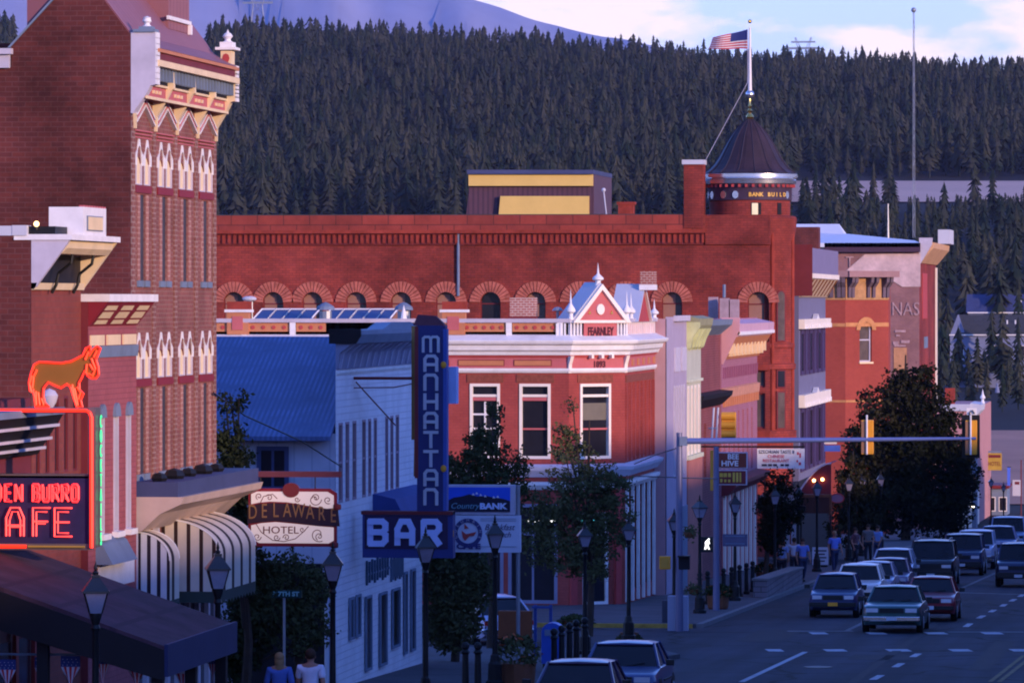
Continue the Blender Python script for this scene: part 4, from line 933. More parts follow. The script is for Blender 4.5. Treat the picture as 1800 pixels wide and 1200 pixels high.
for x0, x1 in ((381, 403), (436, 509), (521, 573), (700, 715), (814, 889), (901, 980)):
    SF.box(b, SF.u(x0), SF.u(x1), zf(583), zf(568), .0, .03)
    n = max(1, int((x1 - x0) / 15))
    for k in range(n):
        u = SF.u(x0) + (SF.u(x1) - SF.u(x0)) * (k + .5) / n; rd.prism([SF.P(u + .07 * math.cos(a_ * .785), zf(575.5) + .07 * math.sin(a_ * .785), .03) for a_ in range(8)], [SF.P(u + .07 * math.cos(a_ * .785), zf(575.5) + .07 * math.sin(a_ * .785), .06) for a_ in range(8)])
b.pieces('parapet_panel', M['orangepaint'], T); rd.pieces('rosette', M['redpaint'], T)
b = MB()
for x in (515, 895, 985, 430): SF.box(b, SF.u(x - 5), SF.u(x + 5), zf(598), zf(561), .03, .10)
b.pieces('parapet_post', M['white'], T)
b = MB(); c2 = MB()
for x0, x1 in ((700, 790), (805, 887), (903, 970), (600, 690)): SF.box(b, SF.u(x0), SF.u(x1), zf(643), zf(632), .03, .045); SF.box(c2, SF.u(x0 + 1.5), SF.u(x1 - 1.5), zf(642), zf(633.5), .045, .055)
b.pieces('panel_frame', M['maroon'], T); c2.pieces('frieze_panel', M['orangepaint'], T)
# parapet piers with pink panel
for x0, x1 in ((398, 441), (776, 821)):
    b = MB(); SF.box(b, SF.u(x0 + 2), SF.u(x1 - 3), zf(588), zf(549), -.3, .12); po = b.build('parapet_pier', M['orangepaint'], T)
    b = MB(); SF.box(b, SF.u(x0 + 11), SF.u(x1 - 13), zf(580), zf(556), .12, .15); b.build('pink_panel', M['pinkpaint'], po)
    b = MB(); SF.box(b, SF.u(x0 - 2), SF.u(x1 + 2), zf(548.8), zf(544), -.35, .18); b.build('pier_cap', M['white'], po)
    b = MB(); SF.box(b, SF.u(x0 + 1), SF.u(x1 - 1), zf(543.9), zf(530), -.3, .0); b.build('pier_brick', M['stone_red'], po)
b = MB(); SF.box(b, SF.u(893), SF.u(937), zf(562), zf(523), -1.2, -.5); co = b.build('chimney', brick('chimney_brick', (.40, .13, .10), (.32, .1, .08), (.5, .35, .3), .2, .085, .02, .3), T)
b = MB(); SF.box(b, SF.u(890), SF.u(940), zf(562), zf(556), -1.3, -.4); b.build('flashing', M['maroon'], co)
b = MB(); c0 = SF.P(SF.u(973), 0, -1.2); b.lathe((c0[0], c0[1], zf(562)), [(.05, 0), (.05, .3), (.2, .32), (.12, .42), (0, .45)], 10); b.build('roof_vent', M['metal'], T)
# solar collectors on the roof
for gi, (xa_, xb_) in enumerate(((443, 545), (565, 683))):
    t = thing('solar_panel_row', 'tilted solar collectors with white frames, ' + ('the left row of the two' if gi == 0 else 'the right row nearer the neon tower'), 'solar panel', SF.P(SF.u(xa_), zf(563), -3))
    n = 4 if gi == 0 else 5; U0, U1 = SF.u(xa_) * (YF + 3) / YF, SF.u(xb_) * (YF + 3) / YF
    for k in range(n):
        u0 = U0 + (U1 - U0) * k / n; u1 = U0 + (U1 - U0) * (k + 1) / n
        z0 = zf(563.5); z1 = zf(544)
        p = MB(); p.prism([(u0, YF + 3, z0), (u1, YF + 3, z0), (u1 + .15, YF + 4.2, z1), (u0 + .15, YF + 4.2, z1)], [(u0, YF + 3.06, z0 - .05), (u1, YF + 3.06, z0 - .05), (u1 + .15, YF + 4.26, z1 - .05), (u0 + .15, YF + 4.26, z1 - .05)])
        po = p.build('panel_glass', mat('solar_glass', (.03, .05, .16), .25, .1) if 'sg' not in M else M['sg'], t); M['sg'] = po.data.materials[0]
        f = MB(); f.tube([(u0, YF + 2.97, z0), (u0 + .15, YF + 4.17, z1)], .035, 4); f.tube([(u1, YF + 2.97, z0), (u1 + .15, YF + 4.17, z1)], .035, 4); f.tube([(u0 + .15, YF + 4.17, z1), (u1 + .15, YF + 4.17, z1)], .035, 4); f.build('frame', M['white'], po)
for px, lb in ((553, 'domed dark roof vent between the two rows of solar collectors'), (692, 'domed dark roof vent at the right end of the solar collectors')):
    c0 = SF.P(SF.u(px), 0, -2.4); t = thing('roof_vent', lb, 'vent', (c0[0], c0[1], zf(562))); b = MB(); b.lathe((c0[0], c0[1], zf(562)), [(.22, 0), (.22, .3)], 10); b.build('shaft', M['metal'], t)
    b = MB(); b.lathe((c0[0], c0[1], zf(545)), [(.34, 0), (.3, .12), (.12, .24), (0, .28)], 12); b.build('cap', M['slate'], t)
c0 = SF.P(SF.u(433), 0, -.6); t = thing('satellite_dish', 'small pale satellite dish on the brick pier at the left of the roof', 'dish', (c0[0], c0[1], zf(562)))
b = MB(); b.tube([(c0[0] + .1, c0[1], zf(562)), (c0[0] + .1, c0[1], zf(530))], .025, 6); b.build('pole', M['metal'], t)
b = MB(); b.ball((c0[0], c0[1], zf(525)), .26, 12, (1, .5, .36)); b.build('dish', M['bluewhite'], t)
b = MB(); b.lathe(SF.P(SF.u(706), zf(561), -.5), [(.12, 0), (.08, .2), (0, .5)], 8); tag(b.build('roof_cone', M['white'], loc=SF.P(SF.u(706), zf(561), -.5)), 'small white cone finial on the parapet beside the top of the neon tower', 'finial')
# white posts of the corner parapet and finials
def finial(p, h, par, r=.12):
    b = MB(); b.lathe(p, [(r, 0), (r * .7, h * .12), (r * .75, h * .2), (r * 1.5, h * .26), (r * 1.5, h * .33), (r * .9, h * .42), (r * .5, h * .48), (r * .35, h * .52), (0, h)], 10); return b.build('finial', M['white'], par, smooth=True)
b = MB()
for x in (989, 995, 1001.5, 1008): b_x = x
for t_ in (.0, .06, .12, .18, .84, .90, .96, 1.0): CF.box(b, cl * t_ - .03, cl * t_ + .03, zc(598), zc(568), .0, .12)
for k in range(16): WF.box(b, YC + .2 + k * .68, YC + .32 + k * .68, zc(597), zc(567), .0, .08)
for k in range(3): SF.box(b, Xa - .1 - .14 * k, Xa - .16 - .14 * k, zf(598), zf(568), .0, .12)
b.pieces('baluster', M['white'], T)
b = MB(); WF.box(b, YC + .1, YL - .05, zc(594), zc(569), .0, .03); b.build('red_recess', M['redpaint'], T)
b = MB(); CF.box(b, cl * .22, cl * .81, zc(597), zc(568), .10, .15); b.build('name_panel', M['pinkpaint'], T)
M['nametext'] = mat('dark_name_paint', (.09, .02, .03), .7)
text_mesh('name_lettering', 'FEARNLEY', CF, cl * .515, zc(583), .40, M['nametext'], T, o=.165, sx=.62, bold=.014)
text_mesh('date_lettering', '1893', CF, cl * .53, zc(640.5), .30, M['nametext'], T, o=.04, sx=.95, bold=.012)
b = MB()
for k in range(3): CF.box(b, cl * (.34 + .18 * k) - .05, cl * (.34 + .18 * k) + .05, zc(629.5), zc(623), .1, .28)
b.pieces('modillion', M['cream_trim'], T)
b = MB()
for k in range(6): u = YC + .5 + k * (YL - YC - 1) / 5; WF.box(b, u - .35, u + .35, zc(644), zc(632), .03, .06)
b.pieces('small_panel', M['orangepaint'], T)
for u_, W_ in ((cl * .0, CF), (cl, CF)):
    b = MB(); W_.prof(b, [(.02, zc(655)), (.06, zc(655)), (.09, zc(640)), (.22, zc(625)), (.02, zc(625))], u_ - .07, u_ + .07); b.build('console', M['cream_trim'], T)
# gable on the chamfer
g0, g1, gm = cl * .06, cl * .98, cl * .52; zb0, zt0 = zc(567), zc(508)
b = MB(); CF.prism(b, [(g0, zb0), (g1, zb0), (gm, zt0)], -.25, .14); go = b.build('gable', M['pinkpaint'], T)
b = MB(); w_ = .12; CF.prism(b, [(g0 - .15, zb0), (g0 + .05, zb0), (gm, zt0 - .02), (gm, zt0 + .18)], .14, .26); b.build('raking_cornice', M['cream_trim'], go)
b = MB(); CF.prism(b, [(g1 + .15, zb0), (g1 - .05, zb0), (gm, zt0 - .02), (gm, zt0 + .18)], .14, .26); b.build('raking_cornice', M['cream_trim'], go)
b = MB(); CF.box(b, g0 - .1, g1 + .1, zb0 - .01, zb0 + .09, .14, .24); b.build('base_moulding', M['cream_trim'], go)
b = MB(); CF.prism(b, [(g0 - .2, zb0), (g0 - .08, zb0), (gm, zt0 + .1), (gm, zt0 + .24)], -.75, .13); CF.prism(b, [(g1 + .2, zb0), (g1 + .08, zb0), (gm, zt0 + .1), (gm, zt0 + .24)], -.75, .13); b.pieces('roof_slope', M['bluewhite'], go)
n = 14; b = MB(); b.prism([CF.P(gm - .03 + .17 * math.cos(6.283 * k / n), zc(543.5) + .19 * math.sin(6.283 * k / n), .14) for k in range(n)], [CF.P(gm - .03 + .17 * math.cos(6.283 * k / n), zc(543.5) + .19 * math.sin(6.283 * k / n), .2) for k in range(n)]); b.build('oculus', M['cream_trim'], go)
for du in (-.5, .48):
    b = MB(); b.prism([CF.P(gm + du + .07 * math.cos(2.09 * k + 1.57), zc(549.5) + .08 * math.sin(2.09 * k + 1.57), .14) for k in range(3)], [CF.P(gm + du + .07 * math.cos(2.09 * k + 1.57), zc(549.5) + .08 * math.sin(2.09 * k + 1.57), .18) for k in range(3)]); b.build('trefoil', M['gold'], go)
finial(CF.P(gm, zt0 + .12, .0), zc(462) - zt0 - .1, go, .13)
finial(CF.P(.04, zc(562), .05), zc(506) - zc(562), T, .11)
finial(CF.P(cl * 1.02, zc(562), .05), zc(510) - zc(562), T, .11)
finial(WF.P(YC + 1.6, zc(562), .05), zc(513) - zc(562), T, .11)
finial(WF.P(YL - .5, zc(562), .05), zc(524) - zc(562), T, .11)
# second gable over the street front, seen edge on
ua, ub = YC + 2.4, YC + 7.2; um = (ua + ub) / 2
b = MB(); WF.prism(b, [(ua, zc(566)), (ub, zc(566)), (um, zc(503))], -.25, .14); go = b.build('street_gable', M['redpaint'], T)
b = MB(); WF.prism(b, [(ua - .2, zc(566)), (ua, zc(566)), (um, zc(503)), (um, zc(498))], -.8, .24); b.build('roof_slope', M['bluewhite'], go)
b = MB(); WF.prism(b, [(ub + .2, zc(566)), (ub, zc(566)), (um, zc(503)), (um, zc(498))], -.8, .24); b.build('roof_slope', M['cream_trim'], go)
b = MB(); b.box(SF.u(1093), SF.u(1119), um - .4, um + .4, zf(500), zf(475)); b.build('chimney', brick('stack_brick', (.30, .08, .06), (.24, .06, .05), (.4, .25, .2), .2, .085, .02, .3), T)
b = MB(); b.box(SF.u(1092), SF.u(1121), um - .5, um + .2, zf(509), zf(499.5)); b.build('chimney_base', M['white'], T)
run3('ledge', [(-.02, zf(838)), (.12, zf(838)), (.32, zf(826)), (.36, zf(820)), (-.02, zf(815))], mat('blue_white_ledge', (.55, .55, .66), .6, .1), .2, SF.u(790))
run3('storefront_cornice', [(-.02, zf(860)), (.10, zf(860)), (.22, zf(852)), (.22, zf(846)), (-.02, zf(846))], M['white'], .2, SF.u(790))
b = MB(); SF.box(b, SF.u(918), SF.u(976), zf(917), zf(913), .02, .06)
for i, x in enumerate((927, 937, 947, 966, 971)):
    l_ = MB(); SF.box(l_, SF.u(x), SF.u(x + 5), zf(916.5), zf(913.5), .07, .08); l_.build('lit_strip', emis('lit_strip', (1, .95, .85), 1.6), T)
b.build('light_bar', M['black'], T)
for x in (1013, 1020, 1033, 1040):
    l_ = MB(); CF.box(l_, CF.u(x), CF.u(x + 4), zc(918), zc(913), .05, .06); l_.build('neon_strip', emis('teal_neon', (.1, .75, .8), .9), T)
# ---------------- lavender and green pair beyond (one building each)
G0 = WL.u(1207); G1 = WL.u(1232)
def zl(py): return WL.z(py, 1172)
T = thing('lavender_building', 'narrow pale mauve stucco building with white slit windows right of the red corner building', 'building', (XF, YL, gz(YL)))
S1 = WY(YL); b = MB(); S1.box(b, XF - .3, -19.58, gz(YL) - .5, zl(560), -.3, .002); b.box(XF - 9, XF - .3, YL + .3, G0, gz(G0) - 1, zl(566)); b.build('side_wall', mat('mauve_stucco', (.42, .25, .27), .85, .08, 1.5), T)
hs = [(WL.u(1184) + k * .95, WL.u(1184) + k * .95 + .5, zl(842), zl(680), False) for k in range(5)]
b = MB(); wall_holes(b, WL, YL, G0, gz(G0) - .5, zl(557), hs, rec=.12); wall = b.build('front_wall', mat('violet_stucco', (.38, .31, .40), .8, .1, 1.5), T)
for h in hs: window(WL, T, *h[:4], M['lav'], M['glass2'], fw=.08, rec=.1, dep=.12)
b = MB(); WL.box(b, WL.u(1184), G0 - .1, zl(565), zl(555), 0, .16); b.build('cap', M['lav'], T)
b = MB(); WL.box(b, WL.u(1185), WL.u(1194), zl(655), zl(612), .0, .05); WL.box(b, WL.u(1197), WL.u(1205), zl(655), zl(612), .0, .05); b.pieces('blank_panel', M['lav'], T)
b = MB(); WL.box(b, WL.u(1184), G0 - .1, zl(1050), zl(900), 0, .05); b.build('shop_front', M['slate'], T)
def zg_(py): return WL.z(py, 1209)
T = thing('green_building', 'narrow pale green building front with ornate olive green cornice', 'building', (XF, G0, gz(G0)))
hs = [(G0 + .25 + k * 1.45, G0 + 1.0 + k * 1.45, zg_(800), zg_(678), False) for k in range(4)]
b = MB(); wall_holes(b, WL, G0, G1, gz(G1) - .5, zg_(608), hs, rec=.16); b.build('front_wall', mat('pale_green_paint', (.46, .46, .36), .75, .1, 1.5), T)
for h in hs: window(WL, T, *h[:4], M['cream_trim'], M['maroon'], fw=.12, rec=.12, dep=.14)
core(XF - 9, -19.8, G0 + .02, G1, zg_(575), M['roof_tar'], T)
b = MB(); WL.prof(b, [(0, zg_(614)), (.12, zg_(612)), (.16, zg_(592)), (.46, zg_(572)), (.5, zg_(560)), (.1, zg_(555)), (0, zg_(555))], G0, G1); b.build('cornice', mat('olive_cornice', (.28, .27, .15), .7, .2, 2), T)
b = MB(); WL.prof(b, [(.0, zg_(614)), (.15, zg_(612)), (.22, zg_(594)), (.5, zg_(575)), (.5, zg_(566)), (0, zg_(566))], G0 - .02, G0 + .3)
for k in range(4): WL.prof(b, [(.0, zg_(616)), (.2, zg_(610)), (.3, zg_(596)), (.5, zg_(578)), (0, zg_(578))], G0 + 1 + k * 1.3, G0 + 1.3 + k * 1.3)
b.pieces('cornice_bracket', mat('green_bracket', (.50, .52, .26), .7, .2, 2), T)
b = MB(); WL.box(b, G0, G1, zg_(808), zg_(801), 0, .12); WL.box(b, G0, G1, zg_(672), zg_(667), 0, .1); b.pieces('sill_course', mat('pale_green_sill', (.55, .56, .42), .7), T)
b = MB(); WL.box(b, G0 + .01, G1, gz(G1) - .3, zg_(809), .001, .06); b.build('lower_wall', mat('salmon_lower_wall', (.44, .16, .13), .8, .15, 1.5), T)
# ---------------- dark red narrow building
R0 = G1 + .02; P0_ = WF.u(1266)
def zr(py): return WF.z(py, 1234)
T = thing('dark_red_building', 'recessed dark red brick building with black entry cornice, between the green and pink fronts', 'building', (XF, R0, gz(R0)))
b = MB(); wall_holes(b, WF, R0, P0_, gz(P0_) - .5, zr(572), [(R0 + 1.5 + k * 2.2, R0 + 2.5 + k * 2.2, zr(840), zr(745), False) for k in range(3)], rec=.15); b.build('front_wall', brick('dark_plum_brick', (.20, .05, .055), (.17, .04, .045), (.24, .09, .09), .24, .1, .014, .3, .5), T)
for k in range(3): window(WF, T, R0 + 1.5 + k * 2.2, R0 + 2.5 + k * 2.2, zr(840), zr(745), M['maroon'], M['glass'], fw=.08)
core(XF - 9, XF - .2, R0 + .02, P0_, zr(580), M['roof_tar'], T)
b = MB(); WF.prof(b, [(0, zr(718)), (.1, zr(716)), (.5, zr(700)), (.55, zr(692)), (0, zr(690))], R0, P0_); b.build('entry_cornice', M['dark'], T)
b = MB(); WF.prof(b, [(0, zr(590)), (.5, zr(572)), (.55, zr(562)), (-.1, zr(562))], R0, P0_); b.build('cornice', M['slate'], T)
# ---------------- pink building
WP = WX(-19.95); P1 = WP.u(1331)
def zp(py): return WP.z(py, 1268)
T = thing('pink_building', 'pink painted brick building with corbelled cornice coloured orange as if sunlit and pale chimney piers', 'building', (XF, P0_, gz(P0_)))
hs = [(P0_ + 1.0 + k * 2.35, P0_ + 1.9 + k * 2.35, zp(842), zp(728), False) for k in range(7)]
M['pinkb'] = brick('pink_painted_brick', (.36, .15, .20), (.33, .13, .18), (.28, .11, .15), .24, .1, .012, .12, .8)
b = MB(); wall_holes(b, WP, P0_, P1, gz(P1) - .5, zp(560), hs, rec=.15); b.build('front_wall', M['pinkb'], T)
for h in hs: window(WP, T, *h[:4], M['pinkpaint'], M['glass'], fw=.1)
core(XF - 12, XF - .2, P0_ + .02, P1, zp(575), M['roof_tar'], T)
b = MB(); WY(P0_).box(b, XF - 2, -19.953, gz(P0_) - .5, zp(560), -.1, .01); b.build('side_wall', M['pinkb'], T)
b = MB(); WP.prof(b, [(0, zp(640)), (.06, zp(640)), (.74, zp(580)), (.76, zp(558)), (0, zp(558))], P0_ - .01, P0_ + .35); b.build('end_bracket', mat('pink_end', (.56, .28, .30), .7, .08), T)
b = MB(); WP.prof(b, [(0, zp(632)), (.08, zp(632)), (.62, zp(592)), (0, zp(590))], P0_ + .36, P1); b.build('cove', M['orangepaint'], T)  # orange here is low sunlight put into the cove's paint
b = MB(); WP.prof(b, [(0, zp(590)), (.64, zp(592)), (.74, zp(586)), (.76, zp(569)), (0, zp(562))], P0_ + .36, P1 + .2); b.build('cornice_lip', mat('pink_lip', (.55, .33, .40), .6), T)
b = MB(); WP.box(b, P0_ + .36, P1 + .1, zp(589), zp(583), .6, .79); b.build('white_moulding', M['white'], T)
b = MB(); c2 = MB(); c3 = MB(); n = 20
for k in range(n):
    u = P0_ + .8 + (P1 - P0_ - 1.2) * k / (n - 1)
    WP.prism(b, [(u - .18, zp(622)), (u + .18, zp(622)), (u + .14, zp(604)), (u - .14, zp(604))], .2, .5) if k % 2 == 0 else WP.box(b, u - .12, u + .12, zp(627), zp(614), .12, .3)
    WP.box(c2, u - .12, u + .12, zp(666), zp(646), .0, .05)
    WP.box(c3, u - .16, u + .16, zp(716), zp(700), .0, .10)
b.pieces('cornice_bracket', M['cream'], T); c2.pieces('brick_corbel', mat('plum_corbel', (.24, .08, .14), .8), T); c3.pieces('lower_corbel', M['orangepaint'], T)  # lower corbels coloured orange as if the sun caught them
b = MB(); WP.prof(b, [(0, zp(704)), (.1, zp(700)), (.14, zp(684)), (0, zp(682))], P0_, P1); b.build('sun_orange_band', mat('sun_orange_band', (.52, .24, .16), .8, .25, 3), T)  # sunlight on the band is put into its orange colour
for x0, x1, yt, yb_, D_ in ((1245, 1261, 522, 562, -.3), (1265, 1281, 524, 558, -1), (1283, 1298, 526, 558, -1)):
    b = MB(); SP = WY(P0_ + 1.5 + D_); SP.box(b, SP.u(x0), SP.u(x1), SP.z(yb_ + 18, x0), SP.z(yt, x0), -.5, 0); b.build('chimney', mat('mauve_chimney', (.36, .25, .27), .85, .2, 4), T)
b = MB(); q = WY(P0_ + 2).P(WY(P0_ + 2).u(1273), WY(P0_ + 2).z(523, 1273), 0); b.tube([q, (q[0], q[1], WY(P0_ + 2).z(500, 1273))], .07, 6); b.build('vent_pipe', M['slate'], T)
b = MB()
for k in range(8): u = P0_ + .8 + k * 2.2; WP.box(b, u - .22, u + .22, gz(u) + .1, zp(872), 0, .12)
b.pieces('store_column', M['cream_trim'], T)
b = MB(); WP.prof(b, [(0, zp(872)), (.3, zp(870)), (.6, zp(856)), (.6, zp(850)), (0, zp(846))], P0_, P1); b.build('store_cornice', M['maroon'], T)
b = MB(); b.quad(WP.P(P0_, gz(P1), .02), WP.P(P1, gz(P1), .02), WP.P(P1, zp(875), .02), WP.P(P0_, zp(875), .02)); b.build('shop_window', M['redpaint'], T)
# ---------------- bank block
YK = 262.0; SK = WY(YK); XK = SK.u(1322)
def zk(py): return SK.z(py, 1000)
T = thing('bank_block', 'long red brick block with arched windows and round corner turret under a dark dome', 'bank', (XK, YK, gz(YK)))
AX = [411, 480, 549, 626, 705, 784, 862, 941, 1021, 1100, 1181, 1333]; pw = 36
hs = []
for x in AX:
    w_ = 36 if x != 1333 else 38
    hs.append((SK.u(x - w_ / 2), SK.u(x + w_ / 2), zk(600), zk(513), True))
for x in (1333,):
    hs.append((SK.u(x - 14), SK.u(x + 12), zk(752), zk(690), False)); hs.append((SK.u(x - 14), SK.u(x + 12), zk(680), zk(650), False))
b = MB(); wall_holes(b, SK, SK.u(150), SK.u(1354), gz(YK) - .5, zk(430), hs, rec=.35); b.build('side_wall', M['brick_bank'], T)
core(SK.u(150), XK, YK + .36, YK + 22, zk(392), M['roof_tar'], T)
for i, x in enumerate(AX):
    h = hs[i]; w_ = h[1] - h[0]; um = (h[0] + h[1]) / 2; zc_ = h[3] - w_ / 2
    g = MB(); g.quad(SK.P(h[0], h[2], -.33), SK.P(h[1], h[2], -.33), SK.P(h[1], h[3], -.33), SK.P(h[0], h[3], -.33)); wo = g.build('window', M['glass'] if x in (862,) else M['glass2'], T)
    if x != 862:
        g = MB(); g.quad(SK.P(h[0] + .04, h[2], -.30), SK.P(um + .15, h[2], -.30), SK.P(um + .15, h[3] - .12, -.30), SK.P(um - .2, h[3] - .05, -.30), SK.P(h[0] + .04, zc_ + .2, -.30)); g.build('blind', M['blindm'] if 'blindm' in M else M.setdefault('blindm', mat('brown_blind', (.30, .15, .11), .8)), wo)
    f = MB(); SK.box(f, h[0], h[1], zc_ - .1, zc_ - .04, -.3, -.26); SK.box(f, h[0], h[0] + .05, h[2], zc_ + .1, -.3, -.24); SK.box(f, h[1] - .05, h[1], h[2], zc_ + .1, -.3, -.24); f.build('frame', M['maroon'], wo)
    n = 15; r0 = w_ / 2; r1 = 1.02
    for k in range(n):
        a0 = math.pi * (k + .1) / n; a1 = math.pi * (k + .9) / n
        v = MB(); o_ = .05 + .035 * ((k * 7 + i) % 3) / 2
        SK.prism(v, [(um + r0 * math.cos(a0), zc_ + r0 * math.sin(a0)), (um + r0 * math.cos(a1), zc_ + r0 * math.sin(a1)), (um + r1 * math.cos(a1), zc_ + r1 * math.sin(a1)), (um + r1 * math.cos(a0), zc_ + r1 * math.sin(a0))], .002, o_)
        if i == 0: ring = []
        ring_v = v
        if k == 0: allv = MB()
        allv.add(v.V, v.Fc)
    allv.build('arch_stones', M['stone_voussoir'], T)
for h in hs[len(AX):]: window(SK, T, *h[:4], M['maroon'], M['glass2'], fw=.08, rec=.2)
b = MB(); SK.box(b, SK.u(150), SK.u(1240), zk(404), zk(378), -.6, .25); b.build('parapet', brick('rough_stone_blocks', (.30, .05, .035), (.22, .04, .03), (.13, .03, .025), 1.3, .55, .03, .3, .8), T)
b = MB(); SK.box(b, SK.u(150), SK.u(1240), zk(410), zk(404.1), -.3, .34); b.build('string_course', M['stone_red'], T)
b = MB(); SK.box(b, SK.u(150), SK.u(1240), zk(430), zk(410.1), -.3, .12); b.build('frieze', mat('dark_corbel_brick', (.17, .03, .028), .9, .5, 2.5), T)
b = MB()
for k in range(88): u = SK.u(384) + k * (SK.u(1236) - SK.u(384)) / 87; SK.box(b, u - .06, u + .06, zk(427), zk(412), .12, .2)
b.pieces('corbel', M['stone_red'], T)
b = MB(); SK.box(b, SK.u(150), SK.u(1203), zk(377.9), zk(376.5), -.5, .2); b.build('coping', M['roof_tar'], T)
b = MB(); SK.box(b, SK.u(1203), SK.u(1237), zk(402), zk(290), -.9, .3); co = b.build('chimney', M['brick_bank'], T)
b = MB(); SK.box(b, SK.u(1200), SK.u(1239), zk(290), zk(282), -1.0, .4); b.build('cap', M['bluewhite'], co)
b = MB(); SK.box(b, SK.u(1237), SK.u(1354), zk(430), zk(378.2), -.3, .12); b.build('parapet_return', M['brick_bank'], T)
b = MB(); b.tube([SK.P(SK.u(806), zk(520), .1), SK.P(SK.u(806), zk(405), .1)], .07, 8); b.build('downpipe', M['slate'], T)
for py0, py1, nm in ((605, 612, 'sill_band'), (640, 650, 'stone_band'), (756, 768, 'lower_stone_band'), (772, 840, 'rusticated_base')):
    b = MB(); SK.box(b, SK.u(1290), SK.u(1354), zk(py1), zk(py0), .0, .16) if py0 != 605 and py0 < 700 or py0 > 700 else None; b.build(nm, M['stone_red'], T)
# turret
tc_ = (XK + .0, YK + 1.0); RT = 2.2
def tz(py): return SK.z(py, 1318)
t = T
cx, cy = SK.u(1318) * (YK + 2.1) / YK, YK + 2.14
s_ = (YK + 1) / F * 1.0
b = MB(); b.lathe((cx, cy, 0), [(2.12, gz(YK) - 1), (2.12, tz(772)), (2.28, tz(772)), (2.28, tz(757)), (2.12, tz(756)), (2.12, tz(650)), (2.25, tz(649)), (2.25, tz(640)), (2.12, tz(638)), (2.12, tz(612)), (2.2, tz(611)), (2.2, tz(604)), (2.12, tz(603)), (2.12, tz(425)), (2.26, tz(405)), (2.3, tz(383)), (2.2, tz(379)), (1.98, tz(378))], 30, 0, math.radians(-66), math.radians(110))
b2 = MB(); b2.lathe((cx, cy, 0), [(1.98, tz(404)), (1.98, tz(350))], 40); b2.build('turret_drum', M['brick_bank'], T, smooth=True)
tu = b.build('turret_wall', M['brick_bank'], T, smooth=True)
b = MB(); b.lathe((cx, cy, 0), [(1.98, tz(352)), (2.06, tz(351)), (2.06, tz(330)), (2.15, tz(325)), (2.15, tz(322)), (1.9, tz(322))], 40); b.build('frieze', mat('turret_frieze', (.06, .035, .06), .6, .2), T, smooth=True)
b = MB()
for k in range(40):
    a_ = 2 * math.pi * k / 40; c_, n_ = math.cos(a_), math.sin(a_); b.cb((cx + 2.16 * c_, cy + 2.16 * n_, tz(326)), .12, .12, .14)
b.pieces('turret_dentil', M['redpaint'], T)
b = MB(); b.lathe((cx, cy, 0), [(2.0, tz(322)), (2.26, tz(322)), (2.28, tz(316)), (2.22, tz(313)), (2.34, tz(311)), (2.34, tz(305)), (2.2, tz(303)), (2.0, tz(303))], 48); b.build('turret_cornice', M['silver'], T, smooth=True)
b = MB(); prof = [(2.30, tz(303.5)), (2.02, tz(297)), (1.78, tz(288)), (1.55, tz(276)), (1.34, tz(262)), (1.12, tz(248)), (.88, tz(235)), (.62, tz(223)), (.36, tz(214)), (.16, tz(208)), (0, tz(204))]
b.lathe((cx, cy, 0), prof, 24, rot=.2); b.build('dome', mat('dark_dome', (.038, .022, .030), .5, .45, .9, .0, spec=.25), T)
b = MB()
for k in range(16):
    a_ = 2 * math.pi * k / 16 + .2; b.tube([(cx + r * math.cos(a_), cy + r * math.sin(a_), z + .01) for r, z in prof[:-1]], .028, 4)
b.pieces('dome_rib', mat('dome_rib', (.04, .03, .045), .5), T)
b = MB(); b.lathe((cx, cy, 0), [(.14, tz(207)), (.2, tz(203)), (.16, tz(200)), (.07, tz(196)), (.13, tz(192)), (.05, tz(188)), (.1, tz(184)), (.04, tz(180)), (.04, tz(168))], 12); b.build('gilded_spindle', M['gold'], T, smooth=True)
b = MB(); b.ball((cx, cy, tz(163)), .21, 14); b.build('ball', M['silver'], T, smooth=True)
b = MB(); b.tube([(cx, cy, tz(158)), (cx, cy, tz(45))], [.10, .05], 10); b.build('flagpole', M['white'], T, smooth=True)
b = MB(); b.ball((cx, cy, tz(34)), .1, 8); b.build('flagpole_knob', M['gold'], T, smooth=True)
def tang(px, r=2.12):       # tangent wall on the turret at a photo column
    a_ = math.asin(max(-.97, min(.97, (px - 1318) / 2.12 / 36.25 * 1.0)));
    n = (math.sin(a_ + .083), -math.cos(a_ + .083)); c_ = (cx + r * n[0], cy + r * n[1])
    return Wall(c_, (-n[1], n[0]), n)
for px, ya_, yb_, w_, gm_ in ((1372, 512, 598, .46, 'glass2'), (1372, 652, 680, .46, 'glass'), (1372, 690, 752, .46, 'glass2')):
    W_ = tang(px); h0 = MB(); zt_, zb_ = tz(ya_), tz(yb_)
    f = MB(); arched(f, W_, 0, w_ + .16, zb_ - .06, zt_ + .06, -.2, .05) if ya_ == 512 else W_.box(f, -w_ / 2 - .08, w_ / 2 + .08, zb_ - .06, zt_ + .06, -.2, .05)
    fo = f.build('window', M['maroon'], T)
    g = MB(); arched(g, W_, 0, w_, zb_, zt_, .05, .06) if ya_ == 512 else W_.box(g, -w_ / 2, w_ / 2, zb_, zt_, .05, .06); g.build('pane', M[gm_], fo)
for k, (px, lit) in enumerate(((1330, 1), (1373, 0))):
    W_ = tang(px, 1.98); g = MB(); W_.box(g, -.24 if lit else -.12, .24 if lit else .14, tz(377), tz(356), -.1, .03); fo = g.build('window', M['dark'], T)
    if lit: g = MB(); W_.box(g, -.22, .08, tz(377), tz(357), .03, .04); g.build('blind', mat('bright_blind', (.85, .75, .45), .7), fo)
